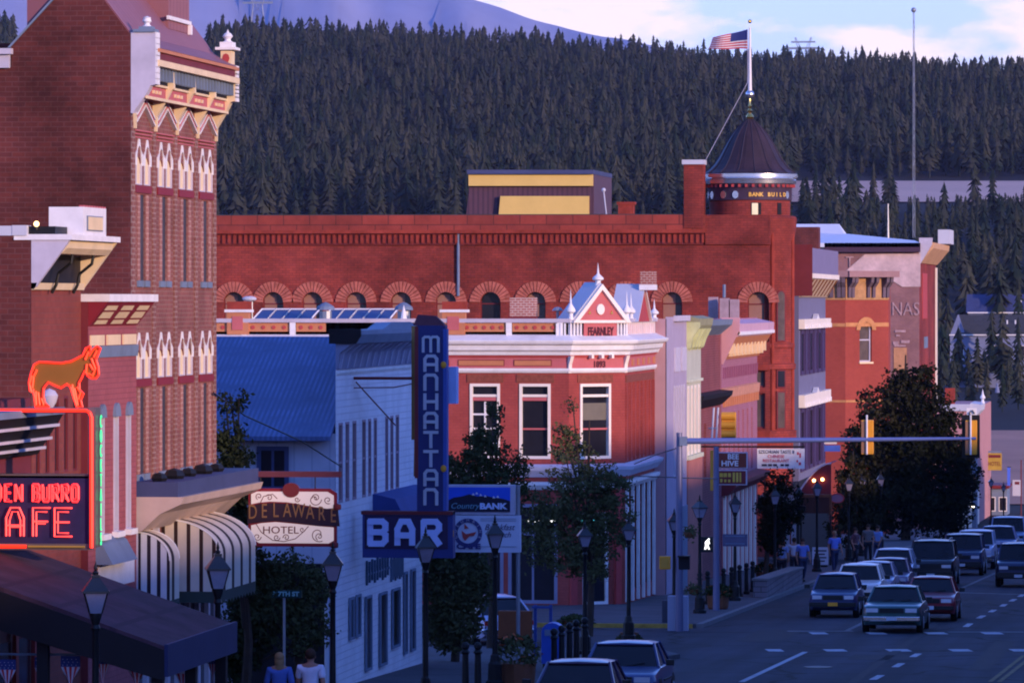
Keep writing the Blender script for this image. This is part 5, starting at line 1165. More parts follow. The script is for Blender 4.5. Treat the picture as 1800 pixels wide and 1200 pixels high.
for px in (1242, 1250, 1270, 1292, 1385):
    W_ = tang(px, 2.06); g = MB(); r_ = .16; g.prism([W_.P(r_ * math.cos(k * .52), tz(342) + .19 * math.sin(k * .52), -.03) for k in range(12)], [W_.P(r_ * math.cos(k * .52), tz(342) + .19 * math.sin(k * .52), .04) for k in range(12)]); g.build('medallion', M['silver'], T)
for i, ch in enumerate('BANK BUILDING'):
    if ch != ' ':
        px = 1318.5 + i * 6.8
        if px > 1388: break
        text_mesh('gilt_letter', ch, tang(px, 2.06), 0, tz(342), .27, emis('gilt_glow', (.9, .45, .08), .25) if 'gilt_glow' not in M else M['gilt_glow'], T, o=.03, bold=.008); M['gilt_glow'] = COL.objects[-1].data.materials[0]  # letters glow faintly to imitate the gleam of gilding
# columns flanking on the turret
for px in (1357, 1394):
    b = MB(); W_ = tang(px, 2.12); q = W_.P(0, 0, .02); b.tube([(q[0], q[1], tz(770)), (q[0], q[1], tz(405))], .10, 8); b.build('engaged_column', M['stone_red'], T, smooth=True)
# flag (> canton, stripes) waving to the left of the pole
ft = thing('national_flag', 'stars and stripes flag blowing left from the pole above the bank turret', 'flag', (cx, cy, tz(82)))
def fp(u, v):
    X = cx - .12 - 1.72 * u; yy = cy + .18 * math.sin(u * 7) * u; top = tz(48) - (tz(48) - tz(62)) * u ** .9; bot = tz(82.5) + .02 * math.sin(u * 8)
    return (X - .18 * v * u, yy, top + (bot - top) * v)
for k in range(13):
    b = MB(); v0, v1 = k / 13, (k + 1) / 13
    for i in range(12): b.quad(fp(i / 12, v0), fp((i + 1) / 12, v0), fp((i + 1) / 12, v1), fp(i / 12, v1))
    b.build('stripe', M['flagred'] if k % 2 == 0 else mat('flag_white', (.6, .56, .58), .8) if 'fwh' not in M else M['fwh'], ft); 
    if k == 1: M['fwh'] = COL.objects[-1].data.materials[0]
b = MB()
for s2 in (-.012, .012):
    for i in range(6): q = [fp(i / 13, 0), fp((i + 1) / 13, 0), fp((i + 1) / 13, 7 / 13), fp(i / 13, 7 / 13)]; b.quad(*[(x, y + s2, z) for x, y, z in q])
b.build('canton', M['flagblue'], ft)
b = MB(); b.tube([(cx - .1, cy - .1, tz(48)), (cx - .1, cy - .1, tz(142)), SK.P(SK.u(1240), tz(282), 0)], .012, 4); tag(b.build('halyard_rope', M['lav'], loc=(cx, cy, tz(142))), 'thin rope running from the flagpole down to the chimney beside the turret', 'rope')
# yellow and brown metal building behind the bank
D3 = 330; p = at(822, 378, D3); s_ = D3 / F; t = thing('metal_shed_roof_building', 'brown metal building with yellow bands showing above the long bank roof', 'building', (p.x, p.y, gz(330)))
def q3(px, py, dy=0): v = at(px, py, D3); return (v.x, v.y + dy, v.z)
b = MB(); b.prism([q3(815, 420), q3(1044, 420), q3(1044, 300), q3(828, 300)], [q3(815, 420, 10), q3(1044, 420, 10), q3(1044, 300, 10), q3(828, 300, 10)]); b.build('wall', stripes('brown_ribbed_metal', (.085, .04, .06), (.06, .03, .05), 'X', .3, .4, .5), t)
b = MB(); b.prism([q3(825, 327, -.35), q3(1043, 327, -.35), q3(1043, 307, -.35), q3(825, 307, -.35)], [q3(825, 327, .1), q3(1043, 327, .1), q3(1043, 307, .1), q3(825, 307, .1)]); b.build('yellow_band', mat('ochre_metal', (.62, .42, .13), .6, .06), t)
b = MB(); b.prism([q3(876, 400, -.4), q3(1036, 400, -.4), q3(1036, 345, -.4), q3(881, 345, -.4)], [q3(876, 400, .1), q3(1036, 400, .1), q3(1036, 345, .1), q3(881, 345, .1)]); b.build('yellow_wall', mat('ochre_metal2', (.62, .42, .13), .6, .06), t)
b = MB(); b.prism([q3(823, 306.5, -.6), q3(1045, 306.5, -.6), q3(1045, 299, -.6), q3(823, 299, -.6)], [q3(823, 306.5, 10), q3(1045, 306.5, 10), q3(1045, 299, 10), q3(823, 299, 10)]); b.build('roof_edge', M['roof_navy'], t)
p = at(1100, 385, 300); b = MB(); b.box(p.x - .42, p.x + .42, p.y, p.y + .8, p.z - 1, p.z + .8); b.box(p.x - .5, p.x + .5, p.y - .05, p.y + .85, p.z + .8, p.z + .95); t2 = thing('roof_chimney', 'small brick chimney beyond the bank parapet, left of the tall white capped chimney', 'chimney', tuple(p)); b.build('stack', M['stone_red'], t2)
p = at(1066, 378, 300); b = MB(); b.tube([p, at(1061, 335, 300)], .04, 6); b.ball(at(1061, 334, 300), .12, 8); tag(b.build('roof_light_pole', M['bluewhite'], loc=tuple(p)), 'thin pale pole leaning above the bank roof beside the yellow banded building', 'pole')
# ---------------- blue grey building beyond the bank
WG = WX(-19.8); Q0 = WG.u(1404); Q1 = WG.u(1451)
def zq(py): return WG.z(py, 1406)
T = thing('blue_grey_building', 'narrow blue grey building with two white crested bands, right of the bank turret', 'building', (XF, Q0, gz(Q0)))
b = MB(); b.box(XF - 10, -19.8, Q0, Q1, gz(Q1) - 1, zq(500)); b.build('wall', M['bluegrey'], T)
b = MB(); WG.box(b, Q0, Q1, zq(480), zq(436), -.2, .68); bo = b.build('false_parapet', mat('slate_mauve', (.20, .17, .28), .7, .1), T)
b = MB(); WY(Q0).box(b, -22, -19.12, zq(520), zq(430), -.02, .02); b.build('end_board', M['maroon'], T)
b = MB(); WG.box(b, Q0 + .03, Q1, zq(489), zq(480.5), -.1, .74); b.build('cornice_lip', M['cream_trim'], T)
b = MB(); WG.prof(b, [(0, zq(522)), (.1, zq(522)), (.66, zq(490)), (0, zq(489.5))], Q0 + .05, Q1); b.build('cornice_cove', mat('tan_cove', (.50, .36, .24), .7, .2, 2), T)
b = MB()
for k in range(8): u = Q0 + 1 + k * (Q1 - Q0 - 2) / 7; WG.prof(b, [(.05, zq(520)), (.18, zq(520)), (.72, zq(491)), (.05, zq(491))], u - .12, u + .12)
b.pieces('cornice_bracket', M['wood'], T)
for y0_, y1_ in ((557, 578), (690, 716)):
    b = MB(); WG.box(b, Q0, Q1, zq(y1_), zq(y0_ + 4), 0, .3); b.build('white_band', M['cream_trim'], T)
    b = MB()
    for k in range(12): u = Q0 + .6 + k * (Q1 - Q0 - 1.2) / 11; WG.box(b, u - .3, u + .3, zq(y1_), zq(y1_ - 8), .3, .36)
    um = (Q0 + Q1) / 2; WG.prism(b, [(um - 1, zq(y0_ + 4)), (um + 1, zq(y0_ + 4)), (um, zq(y0_ - 5))], .05, .3); b.pieces('crest_dentil', M['pinkpaint'] if False else M['white'], T)
for y0_, y1_ in ((580, 660), (718, 830)):
    for k in range(6): u = Q0 + 1 + k * (Q1 - Q0 - 1) / 6; window(WG, T, u, u + 2.2, zq(y1_), zq(y0_), M['purpleblue'], M['purpleblue'] if k % 2 else M['glass'], fw=.2, rec=-.01, dep=.05)
# ---------------- orange brick chamfered building
YO = 347.0; SO = WY(YO); Xo = SO.u(1486); CO = Wall((Xo, YO), (1, 1), (1, -1)); co_l = (XF - Xo) * math.sqrt(2)
def zo(py): return SO.z(py, 1470)
T = thing('orange_brick_building', 'orange red brick building with a tan bracketed cornice and one tall arched window', 'building', (XF, YO, gz(YO)))
b = MB(); wall_holes(b, SO, SO.u(1395), Xo, gz(YO) - 3, zo(527), [], rec=.1); b.build('side_wall', M['brick_orange'], T)
h = (CO.u(1511), CO.u(1532), zo(636), zo(566), True)
b = MB(); wall_holes(b, CO, 0, co_l, gz(YO) - 3, zo(527), [h], rec=.25); b.build('corner_wall', M['brick_orange'], T)
window(CO, T, h[0], h[1], h[2], h[3], M['lav'], M['glass2'], fw=.09, rec=.2, bars=(.55,), sill=M['cream'])
b = MB(); b.box(XF - 12, XF, YO + (XF - Xo) + .01, YO + (XF - Xo) + 2.2, gz(380) - 3, zo(500)); b.build('street_wall', M['brick_orange'], T)
b = MB(); b.prism([(SO.u(1395), YO + .3, gz(YO) - 4), (Xo, YO + .3, gz(YO) - 4), (XF - .3, YO + (XF - Xo), gz(YO) - 4), (SO.u(1395), YO + (XF - Xo), gz(YO) - 4)], [(SO.u(1395), YO + .3, zo(490)), (Xo, YO + .3, zo(490)), (XF - .3, YO + (XF - Xo), zo(490)), (SO.u(1395), YO + (XF - Xo), zo(490))]); b.build('roof', M['roof_tar'], T)
tan = mat('tan_cornice', (.42, .22, .10), .8, .3, 3); dk = mat('bracket_dark', (.13, .09, .11), .8, .2)
b = MB(); CO.box(b, .0, co_l, zo(526.9), zo(487), .0, .06); SO.box(b, SO.u(1395), Xo, zo(526.9), zo(487), .0, .06); b.pieces('cornice_panel', tan, T)
b = MB(); CO.box(b, -.3, co_l + .3, zo(486.9), zo(476), -.3, .75); SO.box(b, SO.u(1395), Xo + .2, zo(486.9), zo(475.5), -.3, .7); b.pieces('cornice_lip', mat('mauve_lip', (.30, .17, .17), .7), T)
b = MB()
for t_ in (.06, .14, .5, .62, .86, .95): CO.prof(b, [(.06, zo(523)), (.2, zo(523)), (.22, zo(505)), (.55, zo(496)), (.6, zo(487)), (.06, zo(487))], co_l * t_ - .12, co_l * t_ + .12)
for x in (1453, 1462, 1475, 1483): SO.prof(b, [(.06, zo(523)), (.2, zo(523)), (.22, zo(505)), (.55, zo(496)), (.6, zo(487)), (.06, zo(487))], SO.u(x) - .12, SO.u(x) + .12)
b.pieces('cornice_bracket', dk, T)
b = MB(); CO.box(b, 0, co_l, zo(574), zo(567), .0, .04); SO.box(b, SO.u(1395), Xo, zo(574), zo(568), .0, .04); SO.box(b, SO.u(1395), Xo, zo(707), zo(703), .0, .04); CO.box(b, 0, co_l, zo(707), zo(703), .0, .04); b.pieces('string_course', mat('sandstone_band', (.50, .22, .09), .8, .2, 3), T)
b = MB(); um = (h[0] + h[1]) / 2; r0 = (h[1] - h[0]) / 2; zc_ = h[3] - r0; n = 9
for k in range(n):
    a0, a1 = math.pi * k / n, math.pi * (k + 1) / n; CO.prism(b, [(um + r0 * math.cos(a0), zc_ + r0 * math.sin(a0)), (um + r0 * math.cos(a1), zc_ + r0 * math.sin(a1)), (um + (r0 + .33) * math.cos(a1), zc_ + (r0 + .33) * math.sin(a1)), (um + (r0 + .33) * math.cos(a0), zc_ + (r0 + .33) * math.sin(a0))], .041, .08)
b.build('window_arch', mat('sandstone_arch', (.50, .22, .09), .8, .2, 3), T)
# ---------------- far block with the painted advertisement wall
YA = 388.0; SA2 = WY(YA)
def zA(py): return SA2.z(py, 1600)
Z0, Z1 = YA, WF.u(1645)
T = thing('painted_wall_building', 'far brick building with faded painted lettering on its side wall and a pale metal roof', 'building', (XF, YA, gz(YA)))
b = MB(); SA2.box(b, SA2.u(1395), XF, gz(YA) - 3, zA(443), -.3, 0); b.build('side_wall', brick('faded_mauve_brick', (.28, .13, .12), (.24, .11, .11), (.30, .17, .16), .24, .1, .012, .35, .5), T)
b = MB(); b.box(XF - 10, XF, Z0 + .31, Z1, gz(Z1) - 3, zA(443)); b.build('street_wall', M['brick_bank'], T)
for x0, x1, y0_, y1_, mm in ((1621, 1629, 480, 560, 'redpaint'), (1624, 1630, 592, 612, 'slate')):
    b = MB(); WF.box(b, WF.u(x0), WF.u(x1), WF.z(y1_, x0), WF.z(y0_, x0), .0, .05); b.build('front_panel', M[mm], T)
b = MB(); WF.box(b, Z1 - .9, Z1, gz(Z1), WF.z(470, 1640), 0, .12); b.build('corner_quoin', M['cream_trim'], T)
b = MB()
for pts in ([(1474, 488), (1498, 466), (1520, 447), (1560, 446), (1560, 488)], [(1560, 446), (1590, 446), (1590, 490), (1586, 504), (1560, 488)], [(1590, 446), (1618, 446), (1618, 504), (1586, 504), (1590, 490)]): SA2.prism(b, [(SA2.u(x), zA(y)) for x, y in pts], .0, .06)
b.build('white_painted_patch', mat('flaking_white_paint', (.60, .42, .40), .85, .3, 1.2), T)
fade = mat('faded_letter_paint', (.40, .25, .25), .85, .4, 3)
text_mesh('painted_lettering', 'NAS', SA2, SA2.u(1592), zA(544), 1.35, fade, T, o=.06, sx=.8)
text_mesh('painted_letter', 'T', SA2, SA2.u(1494), zA(461), 1.1, fade, T, o=.08, sx=.9)
b = MB()
for x0, x1, y0_, y1_ in ((1573, 1592, 580, 584), (1575, 1582, 588, 591), (1570, 1580, 600, 606), (1584, 1599, 598, 603), (1572, 1592, 606, 609)): SA2.box(b, SA2.u(x0), SA2.u(x1), zA(y1_), zA(y0_), 0, .06)
b.pieces('faded_paint_line', fade, T)
b = MB(); SA2.box(b, SA2.u(1571), SA2.u(1594), zA(650), zA(611), 0, .05); b.build('orange_painted_panel', mat('orange_paint_patch', (.50, .24, .12), .85, .3, 2), T)
b = MB(); SA2.box(b, SA2.u(1450), SA2.u(1618), zA(442.9), zA(427), -.2, .5); b.build('dark_fascia', mat('dark_plum_fascia', (.07, .035, .06), .8), T)
b = MB(); V = [SA2.P(SA2.u(1404), zA(427), .5), SA2.P(SA2.u(1618), zA(427), .5), SA2.P(SA2.u(1600), zA(421), -6), SA2.P(SA2.u(1470), zA(408), -6), SA2.P(SA2.u(1404), zA(406), -6)]; b.prism(V, [(x, y, z - .3) for x, y, z in V]); b.build('metal_roof', mat('pale_blue_roof', (.62, .64, .72), .5, .05), T)
b = MB(); g0_, g1_ = SA2.u(1385), SA2.u(1463); b.prism([(g0_, YA + 5.5, zA(414)), (g1_ + .5, YA + 5.5, zA(410)), (g1_, YA + 7, zA(391)), (g0_, YA + 7, zA(391))], [(g0_, YA + 9, zA(414)), (g1_ + .5, YA + 9, zA(410)), (g1_, YA + 7.5, zA(391)), (g0_, YA + 7.5, zA(391))]); b.build('roof_monitor', mat('pale_blue_roof2', (.62, .64, .72), .5, .05), T)
b = MB(); WF.prof(b, [(0, zA(463)), (.1, zA(463)), (.9, zA(430)), (.95, zA(418)), (0, zA(418))], Z0 - .02, Z0 + .6); b.build('end_bracket', M['lav'], T)
b = MB(); WF.prof(b, [(0, zA(462)), (.1, zA(462)), (1.0, zA(436)), (1.05, zA(426)), (0, zA(424))], Z0 + .62, Z1); b.build('cornice', mat('tan_orange_cornice', (.55, .32, .18), .8, .3, 2), T)
b = MB(); WF.prism(b, [(Z1 - 7, zA(424)), (Z1 - 1, zA(424)), (Z1 - 1, zA(398)), (Z1 - 7, zA(398))], .5, 1.4); b.build('parapet_block', M['bluewhite'], T)
p = at(1561, 425, 395); b = MB(); b.tube([p, at(1561, 358, 395)], [.09, .04], 6); tag(b.build('roof_vent_pipe', M['metal'], loc=tuple(p)), 'thin upright pipe on the pale roof behind the orange cornice', 'pipe')
p = at(1407, 418, 300); b = MB(); b.box(p.x - 2, p.x + 1.0, p.y, p.y + 1.5, p.z - .8, p.z + .6); tag(b.build('brick_chimney', M['brick_dark'], loc=(p.x, p.y, p.z - .8)), 'dark weathered brick stub right behind the bank turret', 'chimney')
# flags at the far corner, smaller far buildings
N0 = WF.u(1652); N1 = WF.u(1726); SN_ = WY(N0)
def zn(py): return WF.z(py, 1728)
YB_ = 475.0; SB_ = WY(YB_)
T = thing('small_pink_building', 'small pink stucco building with a white finial cornice beyond the big tree', 'building', (XF, YB_, gz(YB_)))
b = MB(); SB_.box(b, SB_.u(1600), XF, gz(YB_) - 2, SB_.z(722, 1700), -.3, 0); b.box(XF - 8, XF, YB_ + .3, WF.u(1742), gz(YB_) - 4, SB_.z(722, 1700)); b.build('wall', mat('pink_stucco', (.45, .22, .22), .8, .15, 1), T)
b = MB(); SB_.box(b, SB_.u(1655), XF, SB_.z(722, 1700), SB_.z(710, 1700), -.3, .2); b.build('parapet_cap', M['bluewhite'], T)
b = MB(); WF.prof(b, [(0, SB_.z(740, 1715)), (.1, SB_.z(740, 1715)), (.9, SB_.z(722, 1715)), (.95, SB_.z(711, 1715)), (0, SB_.z(708, 1715))], YB_, YB_ + 9); b.build('cornice', M['bluewhite'], T)
b = MB(); q = WF.P(YB_ + 7, SB_.z(711, 1715), .8); b.lathe(q, [(.2, 0), (.1, .3), (.25, .5), (.1, .8), (0, 1.3)], 8); b.build('finial', M['white'], T)
b = MB(); SB_.box(b, SB_.u(1661), SB_.u(1678), SB_.z(712, 1700), SB_.z(682, 1700), -1, -.2); b.build('chimney', M['stone_red'], T)
b = MB(); SB_.box(b, SB_.u(1726), XF + .9, gz(YB_), SB_.z(740, 1726), -.02, .0) if False else WF.box(b, YB_ + .4, YB_ + 3.4, gz(YB_), SB_.z(730, 1726), 0, .5); b.build('blue_pilaster', M['slate'], T)
# row of low fronts between (lit cream and red storefront)
T = thing('striped_storefront', 'low far storefront with tall cream columns and red panels between parked cars and tree', 'storefront', (XF, N0, gz(N0)))
za0 = WF.z(868, 1672); b = MB(); b.box(XF - 6, XF, WF.u(1660), YB_ - .5, gz(N1) - 4, za0 + 1.2); b.build('wall', M['redpaint'], T)
b = MB()
for x0, x1 in ((1683, 1688), (1691.5, 1697.5), (1700.5, 1711), (1713.5, 1719)): WF.box(b, WF.u(x0), WF.u(x1), gz(460) - 1, za0 - .3, .0, .12)
b.pieces('column', M['cream_trim'], T)
b = MB(); WF.box(b, WF.u(1660), YB_ - .5, za0 - .2, za0 + .4, 0, .5); b.build('fascia', M['maroon'], T)
q = WF.P(WF.u(1704), WF.z(889, 1704), .3); b = MB(); b.ball(q, .16, 8); b.build('globe_lamp', emis('shop_globe', (1, .9, .7), 5), T)
# end of street
for px0, px1, ytop, D, m_, lb in ((1728, 1770, 858, 520, 'slate', 'low slate coloured front at the end of the street by the yellow sign'), (1764, 1830, 905, 560, 'dirtm', 'low ochre wall at the far end of the street at the right edge')):
    p = at(px0, ytop, D); q = at(px1, ytop, D); t = thing('low_far_building', lb, 'building', (p.x, p.y, gz(470) - 2)); b = MB(); b.box(p.x, q.x, p.y, p.y + 8, gz(470) - 3, p.z); b.build('wall', M[m_], t)
    r_ = MB(); r_.box(p.x - .2, q.x + .2, p.y - .3, p.y + 8.2, p.z, p.z + .3); r_.build('parapet_cap', M['maroon'], t)
    w_ = WY(p.y)
    for k in range(2): window(w_, t, p.x + .4 + 1.1 * k, p.x + 1.2 + 1.1 * k, p.z - 2.2, p.z - .8, M['white'], M['glass'], rec=-.01, dep=.05)
# ================================================================ RIGHT SIDE OF THE STREET (out of frame; throws the evening shade)
blocks = [(20, 86, 11.2, 'brown brick block'), (86, 115, 17.5, 'tall brick block'), (115, 140, 10.9, 'two storey brick block'), (140, 154, 9.0, 'lower plastered block'), (154, 177, 10.9, 'next two storey brick block'), (177, 222, 9.2, 'three storey stone block'), (222, 300, 6.0, 'low shop row'), (300, 470, 2.5, 'far low shop row')]
WR = Wall((9.8, 0), (0, 1), (-1, 0))
for i, (a_, b_, z_, lb) in enumerate(blocks):
    t = thing('opposite_building', lb + ' on the right hand side of the street, outside the view', 'building', (9.8, a_, gz(a_)))
    b = MB(); b.box(9.8, 24, a_ + .01, b_ - .01, gz(b_) - 3, z_); b.build('wall', M['brick_fearn'] if i % 2 else M['brick_dark'], t)
    b = MB(); b.box(9.3, 9.8, a_ + .05, b_ - .05, z_ - .6, z_ + .1); b.build('cornice', M['cream_trim'], t)
    n = 4
    for k in range(n):
        u = a_ + (b_ - a_) * (k + .5) / n; window(WR, t, u - .6, u + .6, z_ - 3.4, z_ - 1.6, M['cream_trim'], M['glass'], rec=-.01, dep=.06)

# ================================================================ LEAFY TREES
def leafy(name, label, base, H, blobs, leaf, nleaf, m, trunk_r=.12, limbs=7, seed=1):
    rg = np.random.RandomState(seed); rr = random.Random(seed)
    t = thing(name, label, 'tree', base)
    B = Vector(base); top = B + Vector((0, 0, H * .8))
    tr = MB(); tr.tube([B, B + Vector((.08, .05, H * .25)), B + Vector((-.05, .05, H * .5)), top], [trunk_r, trunk_r * .8, trunk_r * .5, trunk_r * .15], 7)
    for k in range(limbs):
        bl = blobs[k % len(blobs)]; c = Vector(bl[0]); st = B + Vector((0, 0, H * rr.uniform(.2, .6))); md = (st + c) / 2 + Vector((0, 0, -.1 * H * rr.random()))
        tr.tube([st, md, c + Vector((rr.uniform(-.3, .3), rr.uniform(-.3, .3), bl[1][2] * .5))], [trunk_r * .5, trunk_r * .34, trunk_r * .12], 5)
    tr.build('trunk', M['bark'], t, smooth=True)
    P = []; tot = sum(b[1][0] * b[1][2] for b in blobs)
    for c, r, dens in [(b[0], b[1], b[2] if len(b) > 2 else 1) for b in blobs]:
        n = int(nleaf * dens * r[0] * r[2] / tot)
        ncl = max(8, n // 34); q = rg.normal(size=(ncl, 3)); q /= np.linalg.norm(q, axis=1)[:, None]; q *= (rg.rand(ncl, 1) ** .42)
        cc = q * np.array(r) + np.array(c); idx = rg.randint(0, ncl, n)
        P.append(cc[idx] + rg.normal(size=(n, 3)) * np.array(r) * .085 + rg.normal(size=(n, 3)) * leaf * 1.3)
    P = np.concatenate(P); n = len(P)
    a1 = rg.normal(size=(n, 3)); a1 /= np.linalg.norm(a1, axis=1)[:, None]; a2 = rg.normal(size=(n, 3)); a2 -= (a2 * a1).sum(1)[:, None] * a1; a2 /= np.linalg.norm(a2, axis=1)[:, None]
    s1 = leaf * (.6 + .8 * rg.rand(n, 1)); s2 = s1 * .6
    V = np.stack([P - a1 * s1, P - a2 * s2, P + a1 * s1, P + a2 * s2], 1).reshape(-1, 3) - np.array(base)
    me = bpy.data.meshes.new('crown'); me.vertices.add(len(V)); me.vertices.foreach_set('co', V.astype(np.float32).ravel())
    me.loops.add(len(V)); me.loops.foreach_set('vertex_index', np.arange(len(V), dtype=np.int32)); me.polygons.add(n); me.polygons.foreach_set('loop_start', (np.arange(n) * 4).astype(np.int32)); me.update(calc_edges=True); me.materials.append(m)
    o = bpy.data.objects.new('crown', me); COL.objects.link(o); o.parent = t
    return t
M['leafA'] = foliage_mat('street_tree_leaves', (.030, .040, .018), (.080, .085, .040))
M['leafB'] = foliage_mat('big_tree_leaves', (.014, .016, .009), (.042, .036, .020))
def blobs_px(D, lst, dep=.9):
    out = []
    for e in lst:
        x, y, rx, ry = e[:4]; p = at(x, y, D); s_ = D / F; out.append(((p.x, p.y, p.z), (rx * s_, rx * s_ * dep, ry * s_), e[4] if len(e) > 4 else 1))
    return out
def treebase(px, D):
    r = ray(px); lam = D / F; return (r[0] * lam, r[1] * lam, gz(r[1] * lam) + .1)
leafy('street_tree', 'young street tree with sprigs reaching over the blue metal roof, by the hotel corner', treebase(430, 113), 6.5,
      blobs_px(113, [(402, 715, 26, 34, .35), (425, 700, 14, 18, .3), (405, 800, 40, 50, 1.2), (425, 850, 40, 45, 1), (420, 920, 45, 60, 1.1), (455, 1010, 50, 50, .9)]), 0.050, 7020, M['leafA'], seed=3)
leafy('street_tree', 'dark bushy street tree below the cream and dark hotel sign', treebase(520, 119), 4.2,
      blobs_px(119, [(500, 1010, 64, 44, .8), (540, 1040, 50, 45, .8), (460, 1060, 56, 60, 1.6), (520, 1100, 72, 56, 1.1), (430, 1110, 48, 70, 1.7), (400, 1150, 40, 60, 1.5)]), 0.050, 11000, M['leafA'], seed=4)
leafy('street_tree', 'dense dark tree just right of the tall neon tower above the side street', treebase(800, 141), 6.0,
      blobs_px(141, [(800, 850, 36, 50, .8), (795, 930, 50, 60, 1.3), (800, 1020, 60, 70, 1.8), (790, 1090, 56, 50, 1.8), (835, 780, 26, 40, .5)]), 0.058, 15000, M['leafA'], seed=5)
leafy('street_tree', 'slim street tree in front of the left windows of the red corner building', treebase(862, 150), 7.0,
      blobs_px(150, [(868, 730, 20, 34, .6), (862, 785, 36, 40, .9), (850, 835, 50, 40, 1.1), (880, 860, 56, 40, 1.2), (905, 815, 34, 36, .7), (820, 820, 36, 36, .7)]), 0.052, 6400, M['leafA'], seed=6)
leafy('street_tree', 'broad dark street tree in front of the corner face of the red building', treebase(1036, 160), 8.0,
      blobs_px(160, [(1003, 715, 14, 20, .5), (1000, 760, 30, 36, .8), (1010, 815, 56, 40, 1.0), (1045, 855, 66, 40, 1.4), (985, 880, 52, 44, 1.5), (1060, 920, 56, 56, 1.7), (990, 940, 62, 52, 1.7), (1085, 870, 26, 40, .8), (1020, 990, 70, 36, 1.5), (935, 930, 40, 60, 1.0)]), 0.055, 10500, M['leafA'], seed=7)
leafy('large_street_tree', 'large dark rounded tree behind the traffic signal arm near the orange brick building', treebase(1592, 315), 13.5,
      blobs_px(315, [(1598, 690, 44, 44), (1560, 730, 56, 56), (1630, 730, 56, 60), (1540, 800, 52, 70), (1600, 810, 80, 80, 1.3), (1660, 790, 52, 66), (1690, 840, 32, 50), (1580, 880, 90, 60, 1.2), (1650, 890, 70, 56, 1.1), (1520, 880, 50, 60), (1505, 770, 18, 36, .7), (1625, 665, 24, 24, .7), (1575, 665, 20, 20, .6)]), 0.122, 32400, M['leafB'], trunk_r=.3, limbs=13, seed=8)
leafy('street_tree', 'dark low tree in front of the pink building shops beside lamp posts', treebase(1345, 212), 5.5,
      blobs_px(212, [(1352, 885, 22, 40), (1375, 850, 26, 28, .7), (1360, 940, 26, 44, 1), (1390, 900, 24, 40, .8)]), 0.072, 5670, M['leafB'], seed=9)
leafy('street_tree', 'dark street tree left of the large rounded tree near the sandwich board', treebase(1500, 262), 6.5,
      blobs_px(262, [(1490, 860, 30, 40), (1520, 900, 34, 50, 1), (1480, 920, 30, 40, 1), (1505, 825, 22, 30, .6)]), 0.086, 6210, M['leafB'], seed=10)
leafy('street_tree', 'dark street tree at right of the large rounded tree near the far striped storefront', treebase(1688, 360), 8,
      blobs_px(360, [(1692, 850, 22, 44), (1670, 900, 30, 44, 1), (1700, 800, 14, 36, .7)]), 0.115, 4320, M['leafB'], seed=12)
def shrub(px, D, rx, ry, y, label, flowers=True, seed=1, cat='planter'):
    base = treebase(px, D); t = thing('flower_planter', label, cat, base); p = at(px, y, D); s_ = D / F
    b = MB(); b.lathe(base, [(rx * s_ * .55, 0), (rx * s_ * .7, .1), (rx * s_ * .75, max(.2, p.z - base[2] - ry * s_ * .4))], 12); b.build('tub', M['wood'], t)
    rg = random.Random(seed); f = MB(); fl = MB()
    for k in range(420):
        a_ = rg.uniform(0, 6.28); e_ = rg.uniform(-.6, 1.57); r = rg.uniform(.6, 1.0); c = Vector((p.x + r * rx * s_ * math.cos(a_) * math.cos(e_), p.y + r * rx * s_ * math.sin(a_) * math.cos(e_), p.z + r * ry * s_ * math.sin(e_)))
        v1 = Vector((rg.gauss(0, 1), rg.gauss(0, 1), rg.gauss(0, 1))).normalized() * .09; v2 = Vector((rg.gauss(0, 1), rg.gauss(0, 1), rg.gauss(0, 1))).normalized() * .05
        (fl if flowers and k % 14 == 0 else f).quad(c - v1, c - v2, c + v1, c + v2)
    f.build('foliage', M['leafA'], t)
    if flowers: fl.build('flowers', mat('petals', (.5, .12, .05), .6) if 'petals' not in M else M['petals'], t)
    return t
shrub(908, 128, 46, 36, 1150, 'large dark tub of leafy flowers by the lamp post at the bottom centre', seed=2)
shrub(1106, 158, 22, 10, 1122, 'low dark planter round the foot of the lamp post before the crossing', seed=3, flowers=False)
shrub(1185, 171, 26, 8, 1132, 'low planting round the foot of the lamp post beside the signal pole', seed=4, flowers=False)
shrub(1262, 184, 26, 14, 1040, 'dark flower tub with red and yellow blooms by the white storefront', seed=5)
shrub(1345, 215, 22, 12, 1000, 'flower tub standing in front of the dark bank entrance', seed=6)
shrub(1012, 168, 34, 12, 1092, 'row of dark planting at the foot of the red building corner', seed=7, flowers=False)
shrub(888, 172, 30, 8, 1066, 'window box bed of orange and yellow flowers under the red building window', seed=8)

